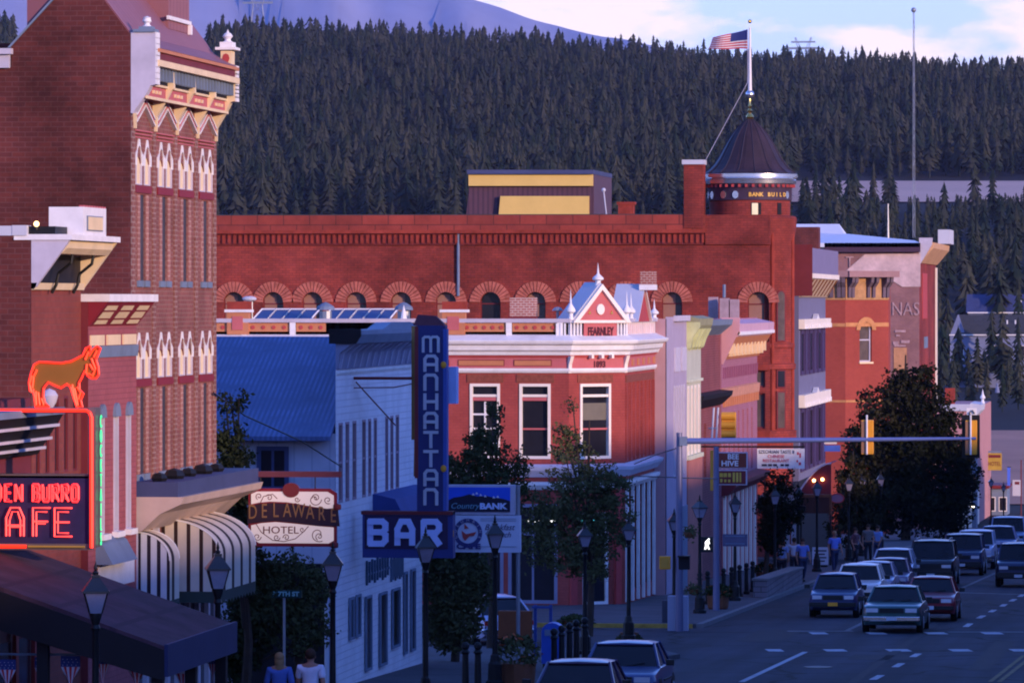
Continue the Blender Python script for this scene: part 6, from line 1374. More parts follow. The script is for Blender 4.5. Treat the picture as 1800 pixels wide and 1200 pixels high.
# ================================================================ LAMP POSTS
M['lampglass'] = mat('lamp_glass', (.24, .21, .27), .25, .2, 3, spec=.5)
def make_lamp():
    t = thing('street_lamp', 'x', 'street lamp', (0, 0, 0), 'black lantern lamp posts along the left pavement')
    b = MB(); b.lathe((0, 0, 0), [(.22, 0), (.22, .12), (.17, .16), (.16, .55), (.12, .62), (.10, .75), (.07, .8)], 8); b.build('base', M['black'], t)
    b = MB(); b.lathe((0, 0, 0), [(.065, .8), (.055, 2.0), (.048, 3.1), (.075, 3.14), (.05, 3.2), (.085, 3.3), (.10, 3.36), (.10, 3.38)], 10); b.build('pole', M['black'], t, smooth=True)
    def fr(z0, r0, z1, r1, o=None):
        q = [(sx * r0, sy * r0, z0) for sx, sy in ((-1, -1), (1, -1), (1, 1), (-1, 1))] + [(sx * r1, sy * r1, z1) for sx, sy in ((-1, -1), (1, -1), (1, 1), (-1, 1))]
        return q
    g = MB(); g.hexa(fr(3.38, .088, 3.70, .168)); go = g.build('lantern_glass', M['lampglass'], t)
    b = MB()
    for sx, sy in ((-1, -1), (1, -1), (1, 1), (-1, 1)): b.tube([(sx * .092, sy * .092, 3.38), (sx * .172, sy * .172, 3.70)], .011, 4)
    b.pieces('glazing_bar', M['black'], go)
    r = MB(); r.hexa(fr(3.70, .205, 3.73, .205)); r.hexa(fr(3.73, .20, 3.94, .055)); r.hexa(fr(3.94, .065, 3.98, .065)); r.build('hood', mat('lamp_hood', (.02, .02, .024), .28, .1, spec=.6), t)
    f = MB(); f.lathe((0, 0, 3.98), [(.035, 0), (.05, .03), (.02, .07), (.03, .1), (.0, .22)], 8); f.build('finial', M['black'], t)
    return t
LP = [(168, 985, 'over the dark sloping canopy'), (383, 950, 'in front of the large striped hotel awning'), (585, 950, 'below the right end of the hotel sign'), (748, 924, 'in front of the letter R of the bar sign'), (870, 903, 'in front of the white breakfast sign'),
      (1028, 914, 'against the dark tree before the red corner building'), (1105, 906, 'right of the dark tree near the white storefront columns'), (1185, 892, 'beside the traffic signal pole with the white cabinet'), (1230, 868, 'with broad rotated lantern left of the white walk light'), (1292, 862, 'with the blank dark plate, before the cream storefront'),
      (1362, 850, 'before the dark bank front, left one of two'), (1403, 846, 'before the dark bank front, right one of two'), (1436, 838, 'under the red entrance canopy'), (1492, 832, 'left edge of the large dark tree'), (1515, 828, 'just under the traffic signal seen on the arm'), (1548, 826, 'inside the shade of the large dark tree'),
      (1742, 836, 'near the yellow sign at the far end'), (1764, 846, 'far right beside the blue banner')]
WLP = WX(-16.5); lamp0 = make_lamp(); first = True
for px, ytip, lb in LP:
    Y = WLP.u(px); lam = WLP.ul(px)[1]; z0 = gz(Y) + .13; tip = CZ + (HOR - ytip) * lam; sc_ = (tip - z0) / 4.2
    o = lamp0 if first else dup(lamp0); first = False
    o.location = (-16.5, Y, z0); o.scale = (1, 1, sc_); o.rotation_euler = (0, 0, math.radians(45 if px == 1230 else (8 + (px * 7) % 9)))
    o['label'] = 'black lantern lamp post ' + lb; print('lamp', px, round(sc_, 2))
b = MB(); Y = WLP.u(1185); b.box(-16.85, -16.15, Y - .35, Y + .35, gz(Y) + .1, gz(Y) + .85); tag(b.build('lamp_plinth', mat('dark_plinth', (.05, .05, .07), .8), loc=(-16.5, Y, gz(Y) + .1)), 'square dark plinth round the lamp post beside the signal pole', 'plinth')

# ================================================================ SIGNS
# cafe neon
DS = 88.5; YS = None
WS_ = WY(88.0); xr = WS_.u(166); xl = WS_.u(-46)
T = thing('neon_cafe_sign', 'big projecting neon cafe sign with red tube border at the left edge', 'sign', (xr, 88.0, WS_.z(967, 100)))
navy = mat('sign_navy', (.025, .02, .07), .5, .2, 3); nred = emis('red_neon', (1.0, .022, .008), 1.5); npink = emis('pink_red_neon', (1.0, .03, .035), 1.3); norg = emis('orange_neon', (1.0, .05, .012), 1.3)
def zs(py): return WS_.z(py, 100)
b = MB(); b.box(xl, xr - .02, 88.02, 88.4, zs(955), zs(836)); b.build('sign_box', navy, T)
b = MB(); b.box(xr - .10, xr + .02, 88.0, 88.4, zs(962), zs(716)); b.box(xl, xr - .1, 88.02, 88.38, zs(726), zs(717)); b.box(xl, xr - .1, 88.02, 88.38, zs(840), zs(833)); b.box(xl, xr - .1, 88.0, 88.38, zs(966), zs(955)); b.build('frame', mat('sign_frame', (.12, .09, .09), .35, .2, spec=.5), T)
def tubep(mb, pts, r=.014, y=87.95, cl_=False):
    P_ = [(WS_.u(x), y, zs(yy)) for x, yy in pts]
    if cl_: P_.append(P_[0])
    mb.tube(P_, r, 6)
b = MB(); tubep(b, [(-46, 721), (153, 721), (159, 725), (162, 733), (162, 962)], .03); tubep(b, [(-46, 960), (47, 960)], .03); b.pieces('border_neon', nred, T)
b = MB(); tubep(b, [(50, 960), (150, 960)], .02); b.build('unlit_tube', mat('unlit_tube', (.4, .25, .06), .3), T)
def letter(ch, x0, x1, y0, y1):
    w_, h_ = x1 - x0, y1 - y0; X = lambda t_: x0 + w_ * t_; Y_ = lambda t_: y0 + h_ * t_
    D_ = {'A': [[(0, 1), (0, .35), (.25, 0), (.75, 0), (1, .35), (1, 1)], [(0, .62), (1, .62)]], 'C': [[(1, .2), (.8, 0), (.2, 0), (0, .2), (0, .8), (.2, 1), (.8, 1), (1, .8)]], 'F': [[(1, 0), (0, 0), (0, 1)], [(0, .48), (.85, .48)]], 'E': [[(1, 0), (0, 0), (0, 1), (1, 1)], [(0, .5), (.85, .5)]],
          'B': [[(0, 0), (0, 1), (.8, 1), (1, .85), (1, .6), (.8, .48), (0, .48)], [(.8, .48), (1, .35), (1, .12), (.8, 0), (0, 0)]], 'U': [[(0, 0), (0, .85), (.2, 1), (.8, 1), (1, .85), (1, 0)]], 'R': [[(0, 1), (0, 0), (.8, 0), (1, .15), (1, .35), (.8, .5), (0, .5)], [(.5, .5), (1, 1)]],
          'O': [[(.2, 0), (.8, 0), (1, .15), (1, .85), (.8, 1), (.2, 1), (0, .85), (0, .15), (.2, 0)]], 'N': [[(0, 1), (0, 0)], [(0, 0), (1, 1)], [(1, 1), (1, 0)]], 'D': [[(0, 0), (.7, 0), (1, .2), (1, .8), (.7, 1), (0, 1), (0, 0)]], 'L': [[(0, 0), (0, 1), (1, 1)]], 'G': [[(1, .2), (.8, 0), (.2, 0), (0, .2), (0, .8), (.2, 1), (1, 1), (1, .55), (.6, .55)]]}
    return [[(X(a_), Y_(c_)) for a_, c_ in st] for st in D_[ch]]
for ch, x0 in (('D', -10), ('E', 9), ('N', 27)) + tuple(zip('BURRO', (58, 75, 92, 109, 126))):
    b = MB()
    for dd in (0, 4):
        for st in letter(ch, x0 + dd * .9, x0 + 14 - dd * .9 - 2, 851 + dd, 881 - dd): tubep(b, st, .009)
    for st in letter(ch, x0, x0 + 12, 851, 881): tubep(b, [(x, y) for x, y in st], .022, 87.99)
    b.build('neon_letter', npink, T)
for ch, x0 in zip('CAFE', (-32, 12, 59, 97)):
    b = MB()
    for ox in (0,):
        for st in letter(ch, x0, x0 + 31, 892, 942): tubep(b, st, .016)
        for st in letter(ch, x0 + 6, x0 + 25, 899, 942 if ch in 'AF' else 936): tubep(b, st, .013)
    b.build('neon_letter', emis('cafe_neon', (1.0, .05, .045), 1.7) if 'cn' not in M else M['cn'], T); M['cn'] = COL.objects[-1].data.materials[0]
WE_ = WX(xr + .03); gn = emis('green_neon', (.05, .9, .28), 1.0)
for k, ch in enumerate('COCKTAILS'):
    text_mesh('green_neon_letter', ch, WE_, 88.25, zs(742 + k * 25.8), .30, gn, T, o=.03, sx=.6, thick=.006)
b = MB(); b.tube([(xr - 1.9, 88.2, zs(716)), (XF, 88.2, zs(716))], .05, 6); b.tube([(xr - 1.9, 88.2, zs(950)), (XF, 88.2, zs(950))], .05, 6); b.pieces('wall_arm', M['black'], T)
# neon donkey standing on the sign
DK = thing('neon_donkey', 'glowing orange red neon donkey standing on top of the cafe sign', 'neon figure', (WS_.u(100), 88.2, zs(716)))
out = [(50, 688), (48, 672), (52, 655), (57, 641), (66, 636), (85, 637), (105, 638), (122, 635), (134, 629), (143, 624), (148, 612), (156, 608), (157, 615), (154, 624), (160, 614), (168, 608), (174, 612), (170, 622), (166, 632), (170, 645), (171, 658), (166, 665), (158, 665), (151, 660), (146, 652), (141, 664), (136, 673), (137, 685), (144, 692), (139, 703), (142, 715), (132, 715), (127, 700), (121, 680), (115, 675), (104, 682), (92, 677), (82, 672), (74, 682), (73, 696), (76, 708), (84, 715), (59, 715), (58, 700), (55, 684)]
b = MB(); b.prism([(WS_.u(x), 88.16, zs(y)) for x, y in out], [(WS_.u(x), 88.24, zs(y)) for x, y in out]); b.build('body', mat('donkey_ochre', (.26, .11, .02), .5, .1), DK)
b = MB(); tubep(b, out, .018, 88.13, True); b.build('outline_tube', nred, DK)
for pts in ([(53, 660), (49, 676), (53, 690)], [(62, 650), (56, 662), (54, 682)], [(64, 690), (67, 712)], [(60, 688), (61, 712)], [(128, 682), (134, 712)], [(133, 680), (139, 690), (135, 702)], [(150, 640), (148, 655), (160, 660), (165, 648), (158, 630)], [(147, 632), (153, 618)], [(162, 628), (168, 616)], [(70, 700), (74, 712)], [(124, 676), (128, 700), (131, 712)], [(155, 640), (161, 650)]):
    b = MB(); tubep(b, pts, .017, 88.13); b.build('inner_tube', norg, DK)
p = at(87, 700, 92); t = thing('white_roof_urn', 'pale urn finial seen between the legs of the neon donkey', 'urn', (p.x, p.y, p.z - .25)); b = MB(); b.lathe((p.x, p.y, p.z - .25), [(.1, 0), (.05, .08), (.12, .18), (.15, .3), (.1, .38), (0, .42)], 14); b.build('urn', M['lav'], t, smooth=True)
# hotel sign on a beam
WD = WY(Y1 := WF.u(378)); YD = Y1 + .3; WD = WY(YD)
def zz(py): return WD.z(py, 515)
T = thing('hanging_hotel_sign', 'cream hanging sign with red border and scrolls lettered DELAWARE HOTEL', 'sign', (WD.u(515), YD, zz(960)))
b = MB(); b.box(XF - .1, WD.u(600), YD - .05, YD + .08, zz(838), zz(828)); b.build('beam', mat('beam_maroon', (.13, .035, .05), .6, .2), T)
b = MB()
for x in (458, 583): pass
out = [(437, 862), (455, 858), (580, 858), (592, 866), (592, 955), (583, 960), (452, 960), (437, 952)]
b = MB(); b.prism([(WD.u(x), YD - .02, zz(y)) for x, y in out], [(WD.u(x), YD + .06, zz(y)) for x, y in out]); b.build('border', mat('border_red', (.22, .02, .03), .5, .1), T)
crm = emis('glow_cream_board', (.80, .62, .62), .32)  # faint emission brightens the boards; no lamp lights them
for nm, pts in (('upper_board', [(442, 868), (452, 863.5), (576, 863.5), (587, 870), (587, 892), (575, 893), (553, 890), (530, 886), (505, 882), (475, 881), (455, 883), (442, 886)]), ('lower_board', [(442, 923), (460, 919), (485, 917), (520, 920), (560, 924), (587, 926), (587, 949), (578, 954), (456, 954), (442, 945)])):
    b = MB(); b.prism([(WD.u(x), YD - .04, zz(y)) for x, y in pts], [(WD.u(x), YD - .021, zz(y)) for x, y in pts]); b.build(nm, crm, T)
b = MB(); pts = [(436, 892), (455, 885), (480, 883), (510, 885), (545, 891), (595, 895), (598, 924), (560, 923), (520, 918), (485, 915), (455, 918), (436, 920)]; b.prism([(WD.u(x), YD - .055, zz(y)) for x, y in pts], [(WD.u(x), YD - .04, zz(y)) for x, y in pts]); b.build('name_band', mat('band_dark', (.035, .018, .03), .5, .1), T)
bz = mat('bronze_letter', (.26, .13, .06), .5, .1)
for k, ch in enumerate('DELAWARE'): text_mesh('name_letter', ch, WD, WD.u(445 + k * 20.2), zz(901.5 + 6 * math.sin(math.pi * (k / 7 + .05)) * -1 + .5 * k), .42, bz, T, o=.06, sx=.62)
text_mesh('hotel_lettering', 'HOTEL', WD, WD.u(494), zz(931.5), .21, M['maroon'], T, o=.045, sx=1.15)
def spiral(cx_, cy_, r, turns, a0, m=18, sg=1): return [(cx_ + r * (1 - k / m * .8) * math.cos(a0 + sg * turns * 6.283 * k / m), cy_ + r * (1 - k / m * .8) * math.sin(a0 + sg * turns * 6.283 * k / m)) for k in range(m + 1)]
b = MB()
for pts in (spiral(456, 872, 6, 1.2, 2), spiral(474, 874, 6, 1.2, 3.5), spiral(523, 877, 5, 1.2, 0), spiral(554, 877, 12, 1.0, 0), spiral(556, 874, 7, 1.3, 3), spiral(577, 878, 7, 1.2, 1), spiral(453, 943, 7, 1.3, 0), spiral(487, 944, 6, 1.3, 0), spiral(504, 944, 6, 1.3, 3), spiral(560, 938, 14, 1.0, 1), spiral(562, 942, 7, 1.2, 2), spiral(532, 930, 5, 1.2, 0), [(451, 921), (460, 935), (480, 949), (500, 951), (520, 946), (535, 933), (543, 924)], [(458, 884), (464, 872), (480, 868), (488, 876)], [(510, 886), (520, 884), (530, 888)]):
    b.tube([(WD.u(x), YD - .046, zz(y)) for x, y in pts], .008, 4)
b.pieces('scroll', M['maroon'], T)
b = MB(); n = 16; b.prism([(WD.u(512 + 15 * math.cos(6.283 * k / n)), YD - .06, zz(861 + 13 * math.sin(6.283 * k / n))) for k in range(n)], [(WD.u(512 + 15 * math.cos(6.283 * k / n)), YD + .05, zz(861 + 13 * math.sin(6.283 * k / n))) for k in range(n)]); b.build('oval_medallion', M['maroon'], T)
for x, y in ((441, 957), (588, 957), (593, 890)):
    b = MB(); p = (WD.u(x), YD - .03, zz(y)); b.lathe(p, [(0, -.07), (.08, -.05), (.085, 0), (.08, .05), (0, .07)], 10); b.build('corner_knob', M['maroon'], T)
b = MB()
for x in (458, 554): b.tube([(WD.u(x), YD, zz(838)), (WD.u(x), YD, zz(858))], .012, 5)
b.pieces('hanger', M['black'], T)
# MANHATTAN vertical sign with BAR box
YM = 127.0; WM = WY(YM)
def zM(py): return WM.z(py, 760)
T = thing('vertical_neon_tower_sign', 'tall navy vertical sign lettered MANHATTAN over a navy BAR box', 'sign', (WM.u(760), YM, zM(980)))
b = MB(); b.box(WM.u(733), WM.u(783), YM, YM + .35, zM(898), zM(572)); b.build('tower_box', mat('tower_navy', (.03, .035, .13), .5, .15), T)
b = MB(); b.box(WM.u(779), WM.u(785.5), YM - .02, YM + .3, zM(897), zM(578)); b.build('blue_edge', mat('edge_blue', (.05, .09, .32), .5, .1), T)
b = MB(); b.prism([WM.P(WM.u(721), zM(573), -.2), WM.P(WM.u(732), zM(573), 0), WM.P(WM.u(732), zM(837), 0), WM.P(WM.u(727), zM(837), 0), WM.P(WM.u(727), zM(773), -.1), WM.P(WM.u(721), zM(773), -.2)], [WM.P(WM.u(721), zM(573), -.4), WM.P(WM.u(732), zM(573), -.35), WM.P(WM.u(732), zM(837), -.35), WM.P(WM.u(727), zM(837), -.35), WM.P(WM.u(727), zM(773), -.4), WM.P(WM.u(721), zM(773), -.4)]); b.build('yellow_fin', mat('fin_ochre', (.28, .15, .04), .6, .2), T)
b = MB(); b.box(WM.u(729), WM.u(735), YM - .02, YM + .36, zM(840), zM(574)); b.build('red_edge', mat('edge_red', (.20, .03, .03), .6), T)
b = MB(); b.prism([WM.P(WM.u(726), zM(571.8), 0), WM.P(WM.u(782), zM(571.8), 0), WM.P(WM.u(764), zM(555), -.15), WM.P(WM.u(733), zM(553), -.15)], [WM.P(WM.u(726), zM(571.8), -.35), WM.P(WM.u(782), zM(571.8), -.35), WM.P(WM.u(764), zM(555), -.3), WM.P(WM.u(733), zM(553), -.3)]); b.build('top_cap', mat('cap_plum', (.10, .03, .04), .7, .3), T)
lav = mat('faded_white_letter', (.50, .48, .52), .6, .1)
for k, ch in enumerate('mANHATTAn'):
    x0, x1 = 744, 771; yc = 605 + k * 33.5; y0_, y1_ = yc - 13, yc + 13
    GL = {'m': [[(0, 1), (0, .1), (.12, 0), (.38, 0), (.5, .12), (.5, 1)], [(.5, .12), (.62, 0), (.88, 0), (1, .1), (1, 1)]], 'n': [[(0, 1), (0, .1), (.15, 0), (.8, 0), (1, .2), (1, 1)]], 'H': [[(0, 0), (0, 1)], [(1, 0), (1, 1)], [(0, .5), (1, .5)]], 'T': [[(-.05, 0), (1.05, 0)], [(.5, 0), (.5, 1)]], 'A': [[(0, 1), (0, .2), (.2, 0), (.8, 0), (1, .2), (1, 1)], [(0, .58), (1, .58)]]}
    if k == 2 or k == 8: ch = 'n'
    if ch == 'N': ch = 'n'
    b = MB(); ww = 2.6 if ch != 'm' else 2.2
    for st in GL[ch]:
        P_ = [(x0 + 3 + (x1 - x0 - 6) * a_ if ch != 'm' else x0 + (x1 - x0) * a_, y0_ + (y1_ - y0_) * c_) for a_, c_ in st]
        for (ax, ay), (bx, by) in zip(P_[:-1], P_[1:]):
            d = Vector((bx - ax, by - ay)); d.normalize(); nx_, ny_ = -d.y * ww, d.x * ww; ax -= d.x * ww * .6; ay -= d.y * ww * .6; bx += d.x * ww * .6; by += d.y * ww * .6
            b.prism([(WM.u(x), YM - .03 - .0007 * len(b.V), zM(y)) for x, y in ((ax + nx_, ay + ny_), (bx + nx_, by + ny_), (bx - nx_, by - ny_), (ax - nx_, ay - ny_))], [(WM.u(x), YM, zM(y)) for x, y in ((ax + nx_, ay + ny_), (bx + nx_, by + ny_), (bx - nx_, by - ny_), (ax - nx_, ay - ny_))])
    b.build('tower_letter', lav, T)
for y in (641, 823, 940, 934): 
    b = MB(); b.ball((WM.u(780 if y < 900 else 793), YM - .03, zM(y)), .07, 8, (1, .5, 1.2)); b.build('orange_bulb', M['signyel'], T)
b = MB(); b.box(WM.u(638), WM.u(797), YM - .08, YM + .34, zM(980), zM(899)); b.build('bar_box', mat('bar_navy', (.035, .045, .17), .5, .12), T)
b = MB(); b.box(WM.u(642), WM.u(788), YM - .10, YM - .08, zM(964), zM(905)); b.build('bar_panel', mat('bar_dark', (.035, .02, .06), .5, .15), T)
b = MB(); b.box(WM.u(636), WM.u(797), YM - .12, YM + .3, zM(904), zM(898)); b.build('red_rail', M['maroon'], T)
lb_ = mat('bar_letter_blue', (.48, .52, .80), .5, .08)
for ch, x0, x1 in (('B', 650, 682), ('A', 698, 729), ('R', 744, 776)):
    b = MB(); ww = 5.2
    for st in letter(ch, x0 + 2, x1 - 3, 914 + 2, 958 - 3):
        for (ax, ay), (bx, by) in zip(st[:-1], st[1:]):
            d = Vector((bx - ax, by - ay)); d.normalize(); nx_, ny_ = -d.y * ww, d.x * ww; ax -= d.x * 3; ay -= d.y * 3; bx += d.x * 3; by += d.y * 3
            b.prism([(WM.u(x), YM - .14 - .0007 * len(b.V), zM(y)) for x, y in ((ax + nx_, ay + ny_), (bx + nx_, by + ny_), (bx - nx_, by - ny_), (ax - nx_, ay - ny_))], [(WM.u(x), YM - .1, zM(y)) for x, y in ((ax + nx_, ay + ny_), (bx + nx_, by + ny_), (bx - nx_, by - ny_), (ax - nx_, ay - ny_))])
    b.build('bar_letter', lb_, T)
b = MB(); b.tube([(XF, YM + .2, zM(665)), (WM.u(735), YM + .2, zM(665))], .04, 6); b.tube([(XF + .05, YM + .25, zM(672)), (WM.u(662), YM + 3.0, zM(752))], .018, 5); b.tube([(XF, YM + .2, zM(682)), (WM.u(690), YM + .2, zM(681)), (WM.u(735), YM + .2, zM(672))], .014, 4); b.pieces('brace', M['maroon'], T)
b = MB(); b.box(WM.u(783.5), WM.u(797), YM + .5, YM + .9, zM(710), zM(645)); tag(b.build('blue_lamp_box', mat('pale_lamp_box', (.35, .45, .75), .5, .15), loc=(WM.u(790), YM + .7, zM(710))), 'small pale blue box fixed behind the right edge of the neon tower', 'box')
# bank and cafe signs beyond
YB2 = 133.0; WB2 = WY(YB2)
def zB(py): return WB2.z(py, 850)
T = thing('bank_sign', 'blue sky and dark hills sign lettered Country BANK with white frame', 'sign', (WB2.u(850), YB2, zB(905)))
b = MB(); b.box(WB2.u(786), WB2.u(904), YB2, YB2 + .3, zB(904), zB(852)); b.build('frame', M['lav'], T)
b = MB(); b.box(WB2.u(786), WB2.u(897), YB2 - .02, YB2, zB(899), zB(856)); b.build('sky_panel', mat('sign_blue', (.03, .10, .62), .5, .1), T)
hl_ = [(786, 899), (897, 899), (897, 880), (885, 876), (870, 874), (855, 871), (840, 872), (825, 868), (812, 872), (798, 874), (786, 880)]
b = MB(); b.prism([(WB2.u(x), YB2 - .035, zB(y)) for x, y in hl_], [(WB2.u(x), YB2 - .021, zB(y)) for x, y in hl_]); b.build('hills_panel', mat('sign_hills', (.02, .018, .04), .5), T)
b = MB()
for x, y in ((832, 867), (838, 865), (845, 868), (853, 870), (868, 872), (875, 871)): b.prism([(WB2.u(x - 2), YB2 - .04, zB(y + 3)), (WB2.u(x + 3), YB2 - .04, zB(y + 3)), (WB2.u(x), YB2 - .04, zB(y - 1))], [(WB2.u(x - 2), YB2 - .036, zB(y + 3)), (WB2.u(x + 3), YB2 - .036, zB(y + 3)), (WB2.u(x), YB2 - .036, zB(y - 1))])
b.pieces('snow_peak', M['white'], T)
text_mesh('script_lettering', 'Country', WB2, WB2.u(817), zB(889), .20, mat('teal_letter', (.15, .32, .38), .6), T, o=.04, shear=.3, sx=1.05)
text_mesh('bank_lettering', 'BANK', WB2, WB2.u(867), zB(889.5), .20, mat('pale_letter', (.55, .62, .85), .6), T, o=.04, sx=1.25, bold=.01)
T = thing('breakfast_sign', 'white rectangular sign with round COLUMBINE badge and Breakfast lettering under the bank sign', 'sign', (WB2.u(855), YB2, zB(972)))
b = MB(); b.box(WB2.u(796), WB2.u(914), YB2 - .05, YB2 + .25, zB(970), zB(905.5)); b.build('board', mat('board_pale', (.55, .55, .66), .5, .06), T)
b = MB()
for y in (910.5, 914, 959.5): b.box(WB2.u(845), WB2.u(908), YB2 - .065, YB2 - .05, zB(y + .8), zB(y))
b.pieces('rule_line', M['slate'], T)
def disc(mb, W_, px, py, r, z_f, o0, o1, r_in=None, n=28):
    u = W_.u(px); z = z_f(py)
    for k in range(n):
        a0, a1 = 6.2832 * k / n, 6.2832 * (k + 1) / n; ri = r_in or 0
        W_.prism(mb, [(u + ri * math.cos(a0), z + ri * math.sin(a0)), (u + r * math.cos(a0), z + r * math.sin(a0)), (u + r * math.cos(a1), z + r * math.sin(a1)), (u + ri * math.cos(a1), z + ri * math.sin(a1))] if ri else [(u, z), (u + r * math.cos(a0), z + r * math.sin(a0)), (u + r * math.cos(a1), z + r * math.sin(a1))], o0, o1)
b = MB(); disc(b, WB2, 823, 936, .36, zB, .05, .07, .26); b.build('badge_ring', mat('badge_navy', (.05, .05, .16), .5), T)
for k, ch in enumerate('COLUMBINE'):
    a_ = math.radians(200 - k * 27.5); text_mesh('badge_letter', ch, WB2, WB2.u(823) + .31 * math.cos(a_), zB(936) + .31 * math.sin(a_), .10, M['lav'], T, o=.075, rot=a_ - math.pi / 2)
text_mesh('cafe_lettering', 'CAFE', WB2, WB2.u(824), zB(960), .17, mat('badge_navy2', (.05, .05, .18), .5), T, o=.08, sx=1.5, bold=.01)
b = MB(); b.prism([WB2.P(WB2.u(x), zB(y), .07) for x, y in ((812, 932), (820, 938), (838, 934), (834, 941), (826, 942), (818, 950), (814, 944))], [WB2.P(WB2.u(x), zB(y), .08) for x, y in ((812, 932), (820, 938), (838, 934), (834, 941), (826, 942), (818, 950), (814, 944))]); b.prism([WB2.P(WB2.u(x), zB(y), .07) for x, y in ((817, 929), (817, 920), (825, 928))], [WB2.P(WB2.u(x), zB(y), .08) for x, y in ((817, 929), (817, 920), (825, 928))]); b.pieces('red_flourish', M['redpaint'], T)
text_mesh('script_lettering', 'Breakfast', WB2, WB2.u(878), zB(926), .21, mat('ink_blue', (.05, .05, .12), .5), T, o=.055, shear=.35, sx=.95)
text_mesh('script_lettering', 'Lunch', WB2, WB2.u(882), zB(939), .20, mat('ink_blue2', (.05, .05, .12), .5), T, o=.055, shear=.35, sx=.95)
b = MB(); xx = WB2.u(910); b.tube([(xx, YB2 + .1, gz(YB2)), (xx, YB2 + .1, zB(852))], .05, 8); b.build('post', M['metal'], T)
# street name post
YE = 113.5; WE2 = WY(YE); T = thing('street_name_sign', 'small dark green street name plate E 7TH ST on a thin post', 'street sign', WE2.P(WE2.u(499), gz(YE), 0))
b = MB(); b.box(WE2.u(476), WE2.u(530), YE - .02, YE + .01, WE2.z(1050, 500), WE2.z(1037, 500)); b.build('plate', mat('sign_green', (.02, .05, .05), .5), T)
text_mesh('plate_lettering', 'E 7TH ST', WE2, WE2.u(503), WE2.z(1043.5, 500), .13, mat('teal_reflective', (.25, .5, .5), .5), T, o=.03, sx=1.1, bold=.005)
b = MB(); b.tube([(WE2.u(499), YE + .04, gz(YE)), (WE2.u(499), YE + .04, WE2.z(1037, 500))], .03, 6); b.build('post', M['metal'], T)
# flags bunting under the canopy
for i, (px, D, wd, y0_, hh, m2) in enumerate(((13, 84.3, 30, 1158, 60, 0), (74, 84.3, 26, 1154, 62, 0), (124, 84.3, 34, 1152, 64, 0), (181, 84.3, 22, 1148, 60, 0), (241, 84.3, 42, 1150, 62, 0), (322, 88.5, 30, 1168, 50, 1), (374, 90, 18, 1152, 46, 0))):
    W_ = WY(D); t = thing('pennant_flag', 'stars and stripes pennant hanging under the dark canopy, ' + ('first', 'second', 'third', 'fourth', 'fifth', 'sixth', 'seventh')[i] + ' from the left', 'pennant', W_.P(W_.u(px), W_.z(y0_, px), 0), 'pennants hanging under the dark canopy')
    x0, x1 = px - wd / 2, px + wd / 2; n = 7
    for k in range(n):
        a0, a1 = x0 + wd * k / n, x0 + wd * (k + 1) / n; c0_, c1_ = abs((a0 - px) / (wd / 2)), abs((a1 - px) / (wd / 2)); b = MB()
        W_.prism(b, [(W_.u(a0), W_.z(y0_ + hh * .3, px)), (W_.u(a1), W_.z(y0_ + hh * .3, px)), (W_.u(px + (a1 - px) * .25), W_.z(y0_ + hh * (1 - .35 * c1_), px)), (W_.u(px + (a0 - px) * .25), W_.z(y0_ + hh * (1 - .35 * c0_), px))], .0, .006)
        b.build('stripe', M['flagred'] if k % 2 else M['lav'], t)
    b = MB(); W_.box(b, W_.u(x0), W_.u(x1), W_.z(y0_ + hh * .3, px), W_.z(y0_, px), 0, .008); b.build('star_field', M['flagblue'] if not m2 else M['lav'], t)
    b = MB()
    for r_ in range(3):
        for k in range(4): W_.box(b, W_.u(x0 + wd * (k + .4 + .3 * (r_ % 2)) / 4.4), W_.u(x0 + wd * (k + .55 + .3 * (r_ % 2)) / 4.4), W_.z(y0_ + hh * (.08 + .08 * r_) + 1.4, px), W_.z(y0_ + hh * (.08 + .08 * r_), px), .008, .011)
    b.pieces('star', M['lav'], t)
b = MB(); W_ = WY(84.4); b.tube([(W_.u(-60), 84.4, W_.z(1150, 100)), (W_.u(270), 84.4, W_.z(1149, 100))], .02, 5); tag(b.build('bunting_rail', M['slate'], loc=(W_.u(0), 84.4, W_.z(1148, 100))), 'thin rail carrying the pennants under the dark canopy', 'rail')

# ================================================================ TRAFFIC SIGNALS
YT = 166.0; WT = WY(YT); xpole = WT.u(1194); pb_ = mat('pole_blue_grey', (.15, .15, .24), .4, .12, metal=.3)
def zT(py): return WT.z(py, 1194)
T = thing('signal_mast', 'blue grey traffic signal mast whose long arm reaches over the street', 'traffic signal', (xpole, YT, gz(YT)))
b = MB(); b.tube([(xpole, YT, gz(YT)), (xpole, YT, zT(760))], [.125, .09], 12); b.build('pole', pb_, T, smooth=True)
b = MB(); b.tube([(xpole + .05, YT - .03, zT(775)), (WT.u(1450), YT - .03, zT(772)), (WT.u(1716), YT - .03, zT(768.5))], [.10, .075, .045], 10); b.build('arm', mat('arm_blue', (.15, .19, .40), .4, .1, metal=.3), T, smooth=True)
b = MB(); b.box(xpole + .02, xpole + .25, YT - .16, YT + .1, zT(783), zT(767)); b.build('flange', M['slate'], T)
b = MB(); b.box(WT.u(1172), WT.u(1207), YT + .25, YT + .7, gz(YT), zT(1048)); b.build('cabinet', mat('cabinet_pale', (.30, .31, .42), .6, .06), T)
